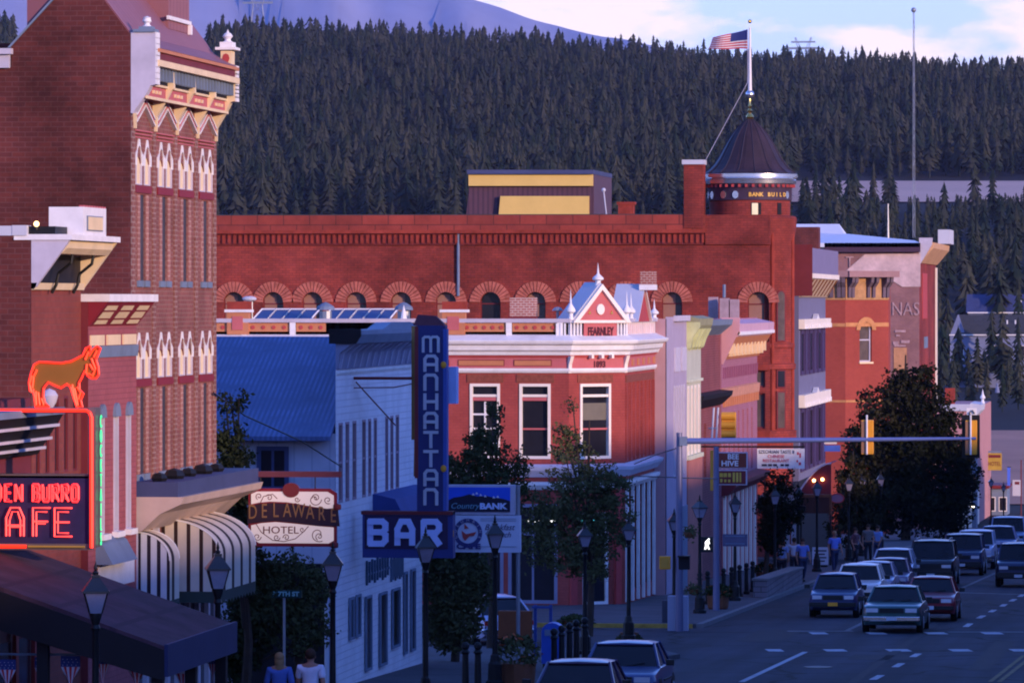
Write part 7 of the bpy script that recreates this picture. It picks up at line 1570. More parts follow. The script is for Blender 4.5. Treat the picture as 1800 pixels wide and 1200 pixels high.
def signal(px, ytop, ybot, wpx, back, lab):
    t = joint('signal_head', T, WT.P(WT.u(px), zT(ybot), .2)); t['label'] = lab; w_ = wpx / 57 / 2
    b = MB(); u = WT.u(px); WT.box(b, u - w_, u + w_, zT(ybot), zT(ytop), -.25, .0); b.build('housing', M['signyel'], t, bevel=.02)
    b = MB(); WT.box(b, u - w_ + .005, u - .03, zT(ybot - 2), zT(ytop + 2), .0, .012); b.build('shade_panel', mat('shade_brown', (.28, .14, .08), .6), t)  # left half coloured brown as the shaded side of the yellow housing
    b = MB(); b.tube([WT.P(u - .01, zT(ybot), .05), WT.P(u - .01, zT(ytop - 9), .05)], .028, 8); b.build('mounting_pipe', M['chrome'] if False else M['white'], t)
    v = MB()
    for k in range(3):
        z_ = zT(ytop) - (k + .5) * (zT(ytop) - zT(ybot)) / 3; v.lathe(WT.P(u, z_, -.25), [(.14, -.1), (.14, .1)], 8); 
    v.pieces('visor', M['black'], t)
    if back:
        b = MB(); WT.box(b, u - w_ - .12, u + w_ + .08, zT(ybot + 6), zT(ytop - 9), -.32, -.26); b.build('backplate', M['black'], t)
    return t
signal(1524.5, 737, 797, 21, False, 'yellow signal head seen from behind at the middle of the mast arm')
signal(1707, 737, 797, 20, True, 'yellow signal head with black backplate at the tip of the mast arm')
b = MB(); WT.box(b, WT.u(1698), WT.u(1716), zT(733), zT(716), -.5, -.46); t = joint('lane_sign', T, WT.P(WT.u(1707), zT(733), -.5)); b.build('plate', M['white'], t)
b = MB(); b.tube([WT.P(WT.u(1706), zT(733), -.42), WT.P(WT.u(1703), zT(724), -.42), WT.P(WT.u(1708), zT(720), -.42), WT.P(WT.u(1712), zT(726), -.42)], .02, 5); b.build('arrow', M['black'], t)
for px, mm, lb in ((1169, 'signyel', 'yellow pedestrian signal box left of the mast pole'), (1203, 'dark', 'dark pedestrian signal box right of the mast pole')):
    t = joint('pedestrian_signal', T, WT.P(WT.u(px), zT(1000), .1)); t['label'] = lb; b = MB(); u = WT.u(px); WT.box(b, u - .17, u + .17, zT(1000), zT(977), -.1, .12); b.build('housing', M[mm] if mm == 'signyel' else M['dark'], t, bevel=.015)
    b = MB(); WT.box(b, u - .13, u + .13, zT(997), zT(980), .12, .13) if mm == 'signyel' else WT.box(b, u - .19, u + .19, zT(978), zT(975.5), -.12, .25); b.build('door' if mm == 'signyel' else 'visor', mat('door_ochre', (.55, .26, .04), .6) if mm == 'signyel' else M['black'], t)
# second pole with big orange head and lit walk light
YU = 182.0; WU = WY(YU)
def zU(py): return WU.z(py, 1258)
T = thing('second_signal_pole', 'blue grey signal pole with two slanted prongs by the bee hive sign', 'traffic signal', WU.P(WU.u(1259), gz(YU), 0))
b = MB(); q = WU.P(WU.u(1259), 0, 0); b.tube([(q[0], q[1], gz(YU)), (q[0], q[1], zU(785))], [.12, .09], 10); b.build('pole', pb_, T, smooth=True)
b = MB(); b.tube([WU.P(WU.u(1251), zU(778), 0), WU.P(WU.u(1255), zU(716), 0)], .035, 6); b.tube([WU.P(WU.u(1259), zU(778), 0), WU.P(WU.u(1262.5), zU(716), 0)], .035, 6); b.pieces('prong', M['bluewhite'], T)
b = MB(); b.tube([WU.P(WU.u(1245), zU(752.5), 0), WU.P(WU.u(1262), zU(752.5), 0)], .03, 6); b.build('crossbar', M['metal'], T)
t = joint('signal_head', T, WU.P(WU.u(1281), zU(770), 0)); t['label'] = 'large orange yellow three section signal head'; u = WU.u(1281)
b = MB(); WU.box(b, u - .26, u + .24, zU(770), zU(724), -.2, .0); b.build('housing', M['signyel'], t, bevel=.03)
for k in range(3):
    v = MB(); zc_ = zU(731.5 + k * 15.5); v.tube([WU.P(u - .24, zc_, .02), WU.P(u + .22, zc_, .02)], .12, 8); v.build('section', M['signyel'], t, smooth=True)
t = joint('walk_light', T, WU.P(WU.u(1243), zU(968), 0)); b = MB(); u = WU.u(1243); WU.box(b, u - .2, u + .2, zU(970), zU(943), -.2, .0); b.build('housing', M['black'], t)
b = MB(); WU.prism(b, [(WU.u(x), zU(y)) for x, y in ((1238, 965), (1240, 957), (1239, 953), (1243, 948), (1246, 948), (1248, 955), (1245, 956), (1246, 960), (1248, 965), (1245, 965), (1243, 960), (1241, 965))], .005, .02); b.prism([WU.P(WU.u(1246 + 1.6 * math.cos(k * .785)), zU(947 + 1.6 * math.sin(k * .785)), .005) for k in range(8)], [WU.P(WU.u(1246 + 1.6 * math.cos(k * .785)), zU(947 + 1.6 * math.sin(k * .785)), .02) for k in range(8)]); b.build('walking_figure', emis('walk_white', (1, 1, 1), 1.4), t)
WUU = WY(193)
def bx(W_, par, name, x0, y0_, x1, y1_, m_, o0=0, o1=.05): b = MB(); W_.box(b, W_.u(x0), W_.u(x1), W_.z(y1_, x0), W_.z(y0_, x0), o0, o1); return b.build(name, m_, par)
WH = WY(192.0); T = thing('bee_hive_sign', 'dark red sign lettered BEE HIVE with pale rim right of the signal pole', 'sign', WH.P(WH.u(1288), WH.z(822, 1288), 0))
bx(WH, T, 'rim', 1261, 794, 1314, 823, M['lav'], -.1, 0); bx(WH, T, 'board', 1263, 796, 1312, 821, mat('sign_brick_red', (.20, .045, .03), .5), 0, .03)
text_mesh('sign_lettering', 'BEE', WH, WH.u(1289), WH.z(802.5, 1288), .26, M['white'], T, o=.04, bold=.006); text_mesh('sign_lettering', 'HIVE', WH, WH.u(1283), WH.z(814.5, 1288), .27, M['white'], T, o=.04, sx=1.1, bold=.006)
T = thing('yellow_lettered_sign', 'dark sign with yellow lettering and pale rim directly below the bee hive sign', 'sign', WH.P(WH.u(1288), WH.z(851, 1288), 0))
bx(WH, T, 'rim', 1261, 825, 1313, 852, M['lav'], -.1, 0); bx(WH, T, 'board', 1263, 827, 1311, 850, M['maroon'], 0, .03)
ylw = mat('yellow_letters', (.55, .38, .06), .5)
for x0, x1, y0_, y1_ in ((1265, 1271, 831, 838), (1272, 1278, 831, 838), (1280, 1285, 831, 838), (1288, 1292, 830, 847), (1294, 1298, 830, 847), (1300, 1303, 830, 847), (1266, 1270, 841, 847), (1273, 1277, 842, 847), (1280, 1284, 842, 847)): bx(WH, T, 'letter_bar', x0, y0_, x1, y1_, ylw, .03, .045)
T = thing('yellow_strip_sign', 'narrow upright yellow sign edge left of the blue signal pole', 'sign', WH.P(WH.u(1251), WH.z(860, 1251), 0)); bx(WH, T, 'board', 1248.5, 791, 1253.5, 862, mat('sign_amber', (.60, .30, .04), .5), -.1, 0)
WI = WY(214.0); T = thing('restaurant_sign', 'white rectangular Chinese restaurant sign with red and black lettering', 'sign', WI.P(WI.u(1372), WI.z(823, 1372), 0))
bx(WI, T, 'board', 1331, 788, 1414, 823, M['white'], -.15, 0); ink = mat('black_ink', (.05, .04, .06), .5); rin = mat('red_ink', (.6, .06, .08), .5)
text_mesh('sign_lettering', 'SZECHUAN TASTE II', WI, WI.u(1365), WI.z(794, 1365), .20, ink, T, o=.01, sx=.78); text_mesh('sign_lettering', 'CHINESE', WI, WI.u(1364), WI.z(802, 1365), .17, rin, T, o=.01, sx=1.0); text_mesh('sign_lettering', 'RESTAURANT', WI, WI.u(1364), WI.z(809.5, 1365), .17, rin, T, o=.01, sx=1.0)
for x0, x1 in ((1339, 1348), (1350, 1357), (1359, 1366), (1372, 1378), (1380, 1387)): bx(WI, T, 'text_bar', x0, 815, x1, 819, ink, 0, .01)
for x0, x1, y0_, y1_ in ((1401, 1404, 794, 799), (1405, 1408, 796, 804), (1400, 1403, 808, 812), (1404, 1408, 812, 817)): bx(WI, T, 'emblem_stroke', x0, y0_, x1, y1_, rin, 0, .01)
b = MB(); b.tube([WI.P(-20.0, WI.z(785, 1345), -.05), WI.P(WI.u(1414), WI.z(785, 1400), -.05)], .04, 6); b.build('arm', M['black'], T)
WJ = WY(176.0); T = thing('blank_plate', 'blank dark back of a road sign fixed to the lamp post', 'sign', WJ.P(WJ.u(1292), WJ.z(960, 1292), 0)); bx(WJ, T, 'plate', 1270, 938, 1314, 959.5, mat('plate_dark', (.10, .09, .15), .5), 0, .03)
b = MB(); 
for z_ in (942, 955): b.tube([WJ.P(WJ.u(1275), WJ.z(z_, 1292), .04), WJ.P(WJ.u(1309), WJ.z(z_, 1292), .04)], .015, 5)
b.pieces('stiffener', M['slate'], T)
p = WF.P(WF.u(1737), WF.z(826, 1737), 1.2); WKK = WY(p[1]); T = thing('yellow_hotel_sign', 'small yellow sign with dark red lettering at the far right', 'sign', WKK.P(WKK.u(1748), WKK.z(826, 1748), 0))
bx(WKK, T, 'board', 1736, 796, 1761, 826, mat('sign_ochre', (.42, .28, .05), .5), 0, .1); text_mesh('sign_lettering', 'HOTEL', WKK, WKK.u(1748), WKK.z(815, 1748), .55, M['maroon'], T, o=.11, sx=.7); bx(WKK, T, 'header', 1736, 792, 1760, 795, M['slate'], 0, .15); bx(WKK, T, 'dark_line', 1738, 799, 1759, 804, M['maroon'], .1, .12)
T = thing('white_route_sign', 'small white upright sign at the right edge far down the street', 'sign', WKK.P(WKK.u(1788), WKK.z(871, 1788), 0)); bx(WKK, T, 'board', 1780, 843, 1794, 871, M['bluewhite'], 0, .1); bx(WKK, T, 'dark_mark', 1784, 846, 1792, 851, M['maroon'], .1, .12)
b = MB(); b.tube([WKK.P(WKK.u(1795), WKK.z(1000, 1795), 0), WKK.P(WKK.u(1795), WKK.z(808, 1795), 0)], .06, 6); tag(b.build('sign_pole', M['maroon'], loc=WKK.P(WKK.u(1795), WKK.z(1000, 1795), 0)), 'thin dark red pole at the far right edge of the street', 'pole')
T = thing('blue_banner', 'narrow bright blue banner hanging far down the street near the right edge', 'banner', WKK.P(WKK.u(1773), WKK.z(853, 1773), 0)); bx(WKK, T, 'cloth', 1770.5, 821, 1776, 853, mat('banner_blue', (.08, .16, .7), .6), 0, .03); bx(WKK, T, 'rod', 1770, 819.5, 1777, 821, M['black'], 0, .04)
# entrance canopy with lights, barrel vault, in front of the bank
YV = 246.0; WV = WY(YV); T = thing('entrance_canopy', 'red barrel canopy with two glowing lamps over the pavement beyond the bank', 'canopy', WV.P(WV.u(1440), WV.z(905, 1440), 0))
n = 10; arc = [(1403 + 58 * (k / n), 868 - 54 * math.sin(math.pi / 2 * k / n) ** .9) for k in range(n + 1)]
b = MB()
for k in range(n): b.quad(WV.P(WV.u(arc[k][0]), WV.z(arc[k][1], 1440), 0), WV.P(WV.u(arc[k + 1][0]), WV.z(arc[k + 1][1], 1440), 0), WV.P(WV.u(arc[k + 1][0]), WV.z(arc[k + 1][1], 1440), -5), WV.P(WV.u(arc[k][0]), WV.z(arc[k][1], 1440), -5))
b.build('canvas', mat('canopy_plum', (.13, .05, .10), .7), T)
b = MB(); b.tube([WV.P(WV.u(x), WV.z(y, 1440), .02) for x, y in arc], .04, 5); b.build('front_hoop', M['lav'], T)
b = MB(); b.prism([WV.P(WV.u(x), WV.z(y, 1440), 0) for x, y in arc] + [WV.P(WV.u(1461), WV.z(868, 1440), 0)], [WV.P(WV.u(x), WV.z(y, 1440), -.05) for x, y in arc] + [WV.P(WV.u(1461), WV.z(868, 1440), -.05)]); b.build('end_panel', M['maroon'], T)
for x, y in ((1431, 844), (1446, 842)):
    b = MB(); b.ball(WV.P(WV.u(x), WV.z(y, 1440), .1), .075, 8); b.build('lamp_bulb', emis('warm_bulb', (1, .55, .2), 7) if 'wb' not in M else M['wb'], T); M['wb'] = COL.objects[-1].data.materials[0]
for x in (1408, 1460): b = MB(); b.tube([WV.P(WV.u(x), gz(YV), 0), WV.P(WV.u(x), WV.z(868, 1440), 0)], .05, 6); b.build('post', M['black'], T)
T = thing('dark_awning', 'long dark awning and shop fronts in shade between pink building and tree', 'awning', (XF, 222, gz(222))); b = MB(); WF.prof(b, [(0, WF.z(868, 1340)), (2.2, WF.z(885, 1340)), (2.2, WF.z(893, 1340)), (0, WF.z(890, 1340))], WF.u(1331), YK - 2); b.build('canvas', M['dark'], T)
b = MB(); WF.box(b, YK + 2, WF.u(1450), gz(290), WF.z(842, 1404), .02, .25) ; b.build('shop_front', M['dark'], T)
for x in (1380, 1391): bx(WY(252), T, 'pale_pilaster', x, 922, x + 8, 980, M['lav'], 0, .05)
T = thing('oval_hanging_sign', 'pale oval hanging shop sign right of the glowing canopy lamps', 'sign', WV.P(WV.u(1472), WV.z(885, 1472), .1)); b = MB(); n = 14; b.prism([WV.P(WV.u(1472 + 12 * math.cos(6.283 * k / n)), WV.z(875 + 8 * math.sin(6.283 * k / n), 1472), .1) for k in range(n)], [WV.P(WV.u(1472 + 12 * math.cos(6.283 * k / n)), WV.z(875 + 8 * math.sin(6.283 * k / n), 1472), .16) for k in range(n)]); b.build('board', mat('rose_board', (.30, .14, .18), .5), T)
b = MB(); n = 14; b.tube([WV.P(WV.u(1472 + 12 * math.cos(6.283 * k / n)), WV.z(875 + 8 * math.sin(6.283 * k / n), 1472), .17) for k in range(n + 1)], .03, 5); b.build('rim', M['redpaint'], T)
T = thing('wooden_frame_sign', 'brown wooden frame sign below the glowing canopy lamps', 'sign', WV.P(WV.u(1435), WV.z(905, 1435), .3)); bx(WV, T, 'board', 1409, 871, 1461, 901, mat('brown_board', (.06, .025, .02), .6), .3, .4); bx(WV, T, 'top_rail', 1407, 868, 1463, 873, M['wood'], .28, .45); bx(WV, T, 'post', 1407, 873, 1411, 903, M['wood'], .28, .45); bx(WV, T, 'post', 1459, 873, 1463, 903, M['wood'], .28, .45)
T = thing('blue_street_sign', 'small blue sign plate under a white plate left of the large tree', 'street sign', WV.P(WV.u(1463), WV.z(794, 1463), 0)); bx(WV, T, 'blue_plate', 1449, 782, 1477, 793, mat('plate_blue', (.10, .18, .55), .5), 0, .04); bx(WV, T, 'white_plate', 1449, 776, 1471, 780, M['cream_trim'], 0, .04)
# overhead wires
for pts, lb in ((((1112, 836, 175), (1190, 839, 170), (1262, 841, 183)), 'thin dark cable strung between the red corner building and the signal pole'), (((600, 820, 126), (530, 775, 121), (430, 730, 114), (375, 690, 110)), 'thin cable sagging across the blue metal roof to the hotel'), (((1115, 815, 176), (1150, 800, 172), (1190, 787, 168)), 'thin cable from the red building ledge up to the signal mast')):
    b = MB(); b.tube([at(*p) for p in pts], .018, 4); tag(b.build('overhead_cable', M['black'], loc=tuple(at(*pts[0]))), lb, 'cable')

# ================================================================ STREET FURNITURE
def bollard(): 
    t = thing('bollard', 'x', 'bollard', (0, 0, 0), 'black iron bollards on the pavement'); b = MB(); b.lathe((0, 0, 0), [(.10, 0), (.10, .08), (.07, .12), (.06, .72), (.09, .76), (.06, .8)], 8); b.build('post', M['black'], t); b = MB(); b.ball((0, 0, .87), .08, 8); b.build('ball', M['black'], t); return t
bo0 = bollard(); first = True
for px, D in ((974, 133), (987, 135), (1001, 137), (1013, 139), (1028, 141), (818, 124), (840, 124), (1230, 187), (1244, 189), (1258, 191), (1272, 193), (1286, 195), (1300, 198), (1312, 201), (1323, 204)):
    o = bo0 if first else dup(bo0); first = False; bs = treebase(px, D); o.location = (bs[0], bs[1], bs[2] + .03)
    o.scale = (1.2, 1.2, 1.25)
    o['label'] = 'black bollard in the row by the blue mailbox' if 900 < px < 1100 else ('black bollard at the bottom centre left of the flower tub' if px < 900 else 'black bollard in the row before the white and red storefront')
base = treebase(970, 135); T = thing('mailbox', 'blue rounded street mailbox at the bottom centre', 'mailbox', base); b = MB(); x, y, z = base
pr = [(-.26, .25), (.26, .25), (.26, 1.05)] + [(.26 * math.cos(math.pi * k / 8), 1.05 + .22 * math.sin(math.pi * k / 8)) for k in range(1, 8)] + [(-.26, 1.05)]
b.prism([(x + u, y, z + v) for u, v in pr], [(x + u, y + .5, z + v) for u, v in pr]); b.build('body', mat('mailbox_blue', (.04, .10, .45), .4, .08), T)
b = MB()
for dx, dy in ((-.2, .05), (.2, .05), (-.2, .45), (.2, .45)): b.box(x + dx - .03, x + dx + .03, y + dy - .03, y + dy + .03, z, z + .25)
b.pieces('foot', M['black'], T)
b = MB(); b.box(x - .18, x + .18, y - .03, y, z + .95, z + 1.1); b.build('hatch', M['slate'], T)
base = treebase(908, 145); T = thing('wooden_planter_wall', 'orange brown wooden board screen behind the large flower tub', 'screen', base); W_ = WY(base[1])
bx(W_, T, 'board', 878, 1072, 936, 1120, mat('rust_board', (.22, .07, .03), .7, .2, 3), 0, .3)
for x in (939, 966): bx(W_, T, 'blue_post', x, 1062, x + 5, 1200, mat('post_blue', (.04, .07, .25), .6), 0, .1)
bx(W_, T, 'rail', 936, 1064, 970, 1068, mat('post_blue2', (.04, .07, .25), .6), .1, .15)
base = treebase(978, 150); T = thing('notice_box', 'small pale notice box above the blue mailbox', 'box', base); W_ = WY(base[1]); bx(W_, T, 'box', 970, 1098, 984, 1117, M['bluewhite'], 0, .25); bx(W_, T, 'stand', 975, 1117, 979, 1160, M['black'], .05, .15)
base = treebase(1443, 243); T = thing('sandwich_board', 'white sandwich board with dark lettering on the pavement', 'sandwich board', base); W_ = WY(base[1]); bx(W_, T, 'board', 1428, 961, 1456, 992, M['bluewhite'], 0, .04)
for k, y in enumerate((966, 972, 978, 984)): bx(W_, T, 'text_line', 1431 + k % 2, y, 1453 - 3 * (k % 2), y + 2.5, ink, .04, .05)
bx(W_, T, 'rear_board', 1430, 962, 1454, 1004, M['black'], -.3, -.26)
base = treebase(1360, 195); W_ = WY(base[1]); T = thing('low_stone_wall', 'low pale stone planter wall at the kerb left of the parked cars', 'wall', base); b = MB()
for k in range(2): pass
WK_ = WX(-15.95); ua, ub = WK_.u(1336), WK_.u(1400)
b = MB(); b.prism([(-16.2, ua, gz(ua)), (-15.7, ua, gz(ua)), (-15.7, ua, gz(ua) + .75), (-16.2, ua, gz(ua) + .75)], [(-16.2, ub, gz(ub)), (-15.7, ub, gz(ub)), (-15.7, ub, gz(ub) + .75), (-16.2, ub, gz(ub) + .75)]); b.build('wall', brick('stone_planter', (.20, .16, .18), (.16, .13, .15), (.08, .07, .08), .5, .2, .02, .3, 1), T)
b = MB(); b.prism([(-16.25, ua - .05, gz(ua) + .75), (-15.65, ua - .05, gz(ua) + .75), (-15.65, ua - .05, gz(ua) + .83), (-16.25, ua - .05, gz(ua) + .83)], [(-16.25, ub, gz(ub) + .75), (-15.65, ub, gz(ub) + .75), (-15.65, ub, gz(ub) + .83), (-16.25, ub, gz(ub) + .83)]); b.build('cap', M['kerb'], T)
for px, y, D, lb in ((1219, 1035, 178, 'dark round hanging flower basket left of the rotated lantern lamp'), (1212, 935, 176, 'small hanging flower basket high on the rotated lantern lamp post')):
    p = at(px, y, D); t = thing('hanging_basket', lb, 'basket', tuple(p)); b = MB(); b.lathe((p.x, p.y, p.z - .2), [(0, 0), (.14, .05), (.2, .2)], 10); b.build('basket', M['wood'], t)
    f = MB(); rg = random.Random(px)
    for k in range(150):
        c = p + Vector((rg.gauss(0, .13), rg.gauss(0, .13), rg.gauss(0, .1))); v1 = Vector((rg.gauss(0, 1), rg.gauss(0, 1), rg.gauss(0, 1))).normalized() * .06; v2 = Vector((rg.gauss(0, 1), rg.gauss(0, 1), rg.gauss(0, 1))).normalized() * .04; f.quad(c - v1, c - v2, c + v1, c + v2)
    f.build('foliage', M['leafA'], t)
# ================================================================ VEHICLES
M['lens'] = mat('headlight_lens', (.55, .55, .6), .1, .1, 4, spec=.7); M['plate'] = mat('licence_plate', (.45, .48, .55), .5, .1, 6); M['lamp_red'] = mat('tail_lamp', (.35, .02, .02), .2, .1); M['amber'] = mat('amber_lens', (.5, .2, .03), .2, .1)
M['carglass'] = mat('car_glass', (.010, .010, .015), .08, .3, 2, spec=.35); M['trim'] = mat('black_trim', (.02, .02, .022), .5, .1)
def paint(name, c, metal=.15): return mat(name, c, .34, .05, 1.0, metal=metal, spec=.35, coat=.35)
def lofted(mb, secs):
    n = len(secs[0]); V = [p for s_ in secs for p in s_]; m = len(secs)
    Fc = [(j * n + i, j * n + (i + 1) % n, (j + 1) * n + (i + 1) % n, (j + 1) * n + i) for j in range(m - 1) for i in range(n)] + [tuple(range(n))[::-1], tuple(range((m - 1) * n, m * n))]
    mb.add(V, Fc)
def make_car(name, label, pm, loc, rz=0, L=4.7, W=1.78, belt=.92, roof=1.40, hood=.80, ws0=-.95, ws1=-.30, rt=.95, rb=1.55, deck=.92, suv=False, lights='square', grille='dark', platem='plate', rack=False, bumper='trim', cat='car'):
    t = thing(name, label, cat, (0, 0, 0)); h = L / 2; w = W / 2
    def sec(y, zl, zs, zt, wl, ws, wt): return [(-wl, y, zl), (-ws, y, zs), (-wt, y, zt - .03), (-wt + .09, y, zt), (wt - .09, y, zt), (wt, y, zt - .03), (ws, y, zs), (wl, y, zl)]
    b = MB(); lo = .24 if not suv else .34
    S_ = [sec(-h, lo + .12, .5, hood - .14, w * .78, w * .84, w * .80), sec(-h + .12, lo + .02, .55, hood - .03, w * .88, w * .95, w * .88), sec(-h + .5, lo, .58, hood + .02, w * .94, w, w * .93), sec(ws0 - .05, lo, .60, belt, w * .96, w, w * .94),
          sec(.3, lo, .62, belt + .02, w * .96, w, w * .95), sec(rb, lo, .62, deck if not suv else belt + .02, w * .95, w, w * .93), sec(h - .15, lo + .03, .6, (deck - .03) if not suv else belt, w * .9, w * .95, w * .88), sec(h, lo + .12, .55, (deck - .16) if not suv else belt - .08, w * .82, w * .88, w * .82)]
    lofted(b, S_); body = b.build('body', pm, t, smooth=True)
    # cabin glass, roof, pillars
    g = MB(); z0 = belt - .02; wi = w * .90; wr = w * .70 if not suv else w * .80
    B_ = [(-wi, ws0, z0), (wi, ws0, z0), (wi, rb, z0), (-wi, rb, z0)]; T_ = [(-wr, ws1, roof - .03), (wr, ws1, roof - .03), (wr, rt, roof - .03), (-wr, rt, roof - .03)]
    g.hexa(B_ + T_); g.build('window_glass', M['carglass'], t)
    r = MB(); lofted(r, [[(-wr * .96, y, roof - .045), (-wr, y, roof - .02), (-wr * .7, y, roof + zo_), (0, y, roof + zo_ + .015), (wr * .7, y, roof + zo_), (wr, y, roof - .02), (wr * .96, y, roof - .045)] for y, zo_ in ((ws1 - .06, -.015), (ws1 + .1, .015), ((ws1 + rt) / 2, .03), (rt - .1, .015), (rt + .08, -.02))]); r.build('roof', pm, t, smooth=True)
    for sx in (-1, 1):
        for p, q in (((sx * wi, ws0, z0), (sx * wr, ws1, roof - .02)), ((sx * wi, rb, z0), (sx * wr, rt, roof - .02)), ((sx * (wi + .005), (ws1 + rt) / 2 + .1, z0), (sx * (wr + .005), (ws1 + rt) / 2 + .05, roof - .02))):
            pl = MB(); pl.tube([p, q], .034, 5); pl.build('pillar', pm, t)
        mi = MB(); mi.box(sx * (w + .13) - .09, sx * (w + .13) + .09, ws0 + .22, ws0 + .32, belt + .02, belt + .15); mi.build('door_mirror', M['trim'] if not suv else pm, t)
        for yy in (-h + .85, h - .95):
            R_ = .32 if not suv else .38; ty = MB(); ty.lathe((0, 0, 0), [(0, -.1), (R_ * .96, -.1), (R_, -.06), (R_, .06), (R_ * .96, .1), (0, .1)], 18); ty.V = [(sx * (w - .10) + z, yy + x, R_ + y) for x, y, z in ty.V]; to = ty.build('wheel', M['tyre'], t, smooth=True)
            ri = MB(); ri.lathe((0, 0, 0), [(R_ * .6, .0), (R_ * .55, .02), (.05, .03), (0, .04)], 12); ri.V = [(sx * (w + .0 + z), yy + x, R_ + y) for x, y, z in ri.V]; ri.build('rim', M['metal'], to)
            ar = MB(); ar.prism([(sx * (w + .004), yy + (R_ + .06) * math.cos(math.pi * k / 10), R_ + (R_ + .06) * math.sin(math.pi * k / 10)) for k in range(11)], [(sx * (w - .25), yy + (R_ + .06) * math.cos(math.pi * k / 10), R_ + (R_ + .06) * math.sin(math.pi * k / 10)) for k in range(11)]); ar.build('wheel_arch', M['trim'], t)
    hz_ = (hood + .5) / 2 + .02 - (.06 if lights == 'round' else .0)
    for sx in (-1, 1):
        l_ = MB()
        if lights == 'round': l_.lathe((0, 0, 0), [(.13, -.05), (.13, .02), (.08, .06), (0, .07)], 14); l_.V = [(sx * w * .66 + x, -h + .02 - z, hz_ + .08 + y) for x, y, z in l_.V]
        else: l_.box(sx * w * .64 - w * .19, sx * w * .64 + w * .19, -h - .02, -h + .16, hz_ - .045, hz_ + .075)
        l_.build('headlight', M['lens'], t)
        l_ = MB(); l_.box(sx * w * .70 - w * .16, sx * w * .70 + w * .16, h - .12, h + .02, .62, .76); l_.build('tail_light', M['lamp_red'], t)
        l_ = MB(); l_.box(sx * w * .64 - .12, sx * w * .64 + .12, -h - .05, -h + .1, .44, .49); l_.build('indicator', M['amber'], t)
    gr = MB(); gr.box(-w * .40, w * .40, -h - .015, -h + .12, hz_ - .07, hz_ + .08); gr.build('grille', M['chrome'] if grille == 'chrome' else M['trim'], t)
    if grille == 'chrome':
        gr = MB()
        for k in range(5): gr.box(-w * .38, w * .38, -h - .022, -h - .014, hz_ - .055 + .026 * k, hz_ - .045 + .026 * k)
        gr.pieces('grille_slot', M['trim'], t)
    for yy, s_ in ((-h, -1), (h, 1)):
        bm = MB(); y0_, y1_ = sorted((yy - s_ * .08, yy + s_ * .07)); bm.box(-w * .93, w * .93, y0_, y1_, .38, .52 if not suv else .6); bm.build('bumper', M[bumper], t, bevel=.02)
    pp = MB(); pp.box(-.16, .16, -h - .09, -h - .07, .40, .52); pp.build('licence_plate', M[platem], t)
    w_ = MB(); w_.tube([(-wi * .5, ws0 + .02, z0 + .03), (-.05, ws0 + .1, z0 + .10)], .01, 4); w_.tube([(.1, ws0 + .02, z0 + .03), (wi * .6, ws0 + .1, z0 + .10)], .01, 4); w_.pieces('wiper', M['trim'], t)
    for sx in (-1, 1):
        d = MB(); d.box(sx * (w + .0) - .012, sx * (w + .0) + .012, ws0 + .2, rb, .60, .635); d.build('side_trim', M['trim'] if bumper != 'chrome' else M['chrome'], t)
    if rack:
        for sx in (-1, 1): q = MB(); q.tube([(sx * wr * .85, ws1 + .2, roof + .01), (sx * wr * .85, ws1 + .3, roof + .09), (sx * wr * .85, rt - .3, roof + .09), (sx * wr * .85, rt - .2, roof + .01)], .018, 5); q.build('roof_rail', M['metal'], t)
    t.location = loc; t.rotation_euler = (math.radians(-1.4 if abs(rz) < 1 else 0), 0, rz)
    return t
def gl(px, py): q = ground(px, py, .012); return (q[0], q[1] + 2.3, gz(q[1] + 2.3) + .01)
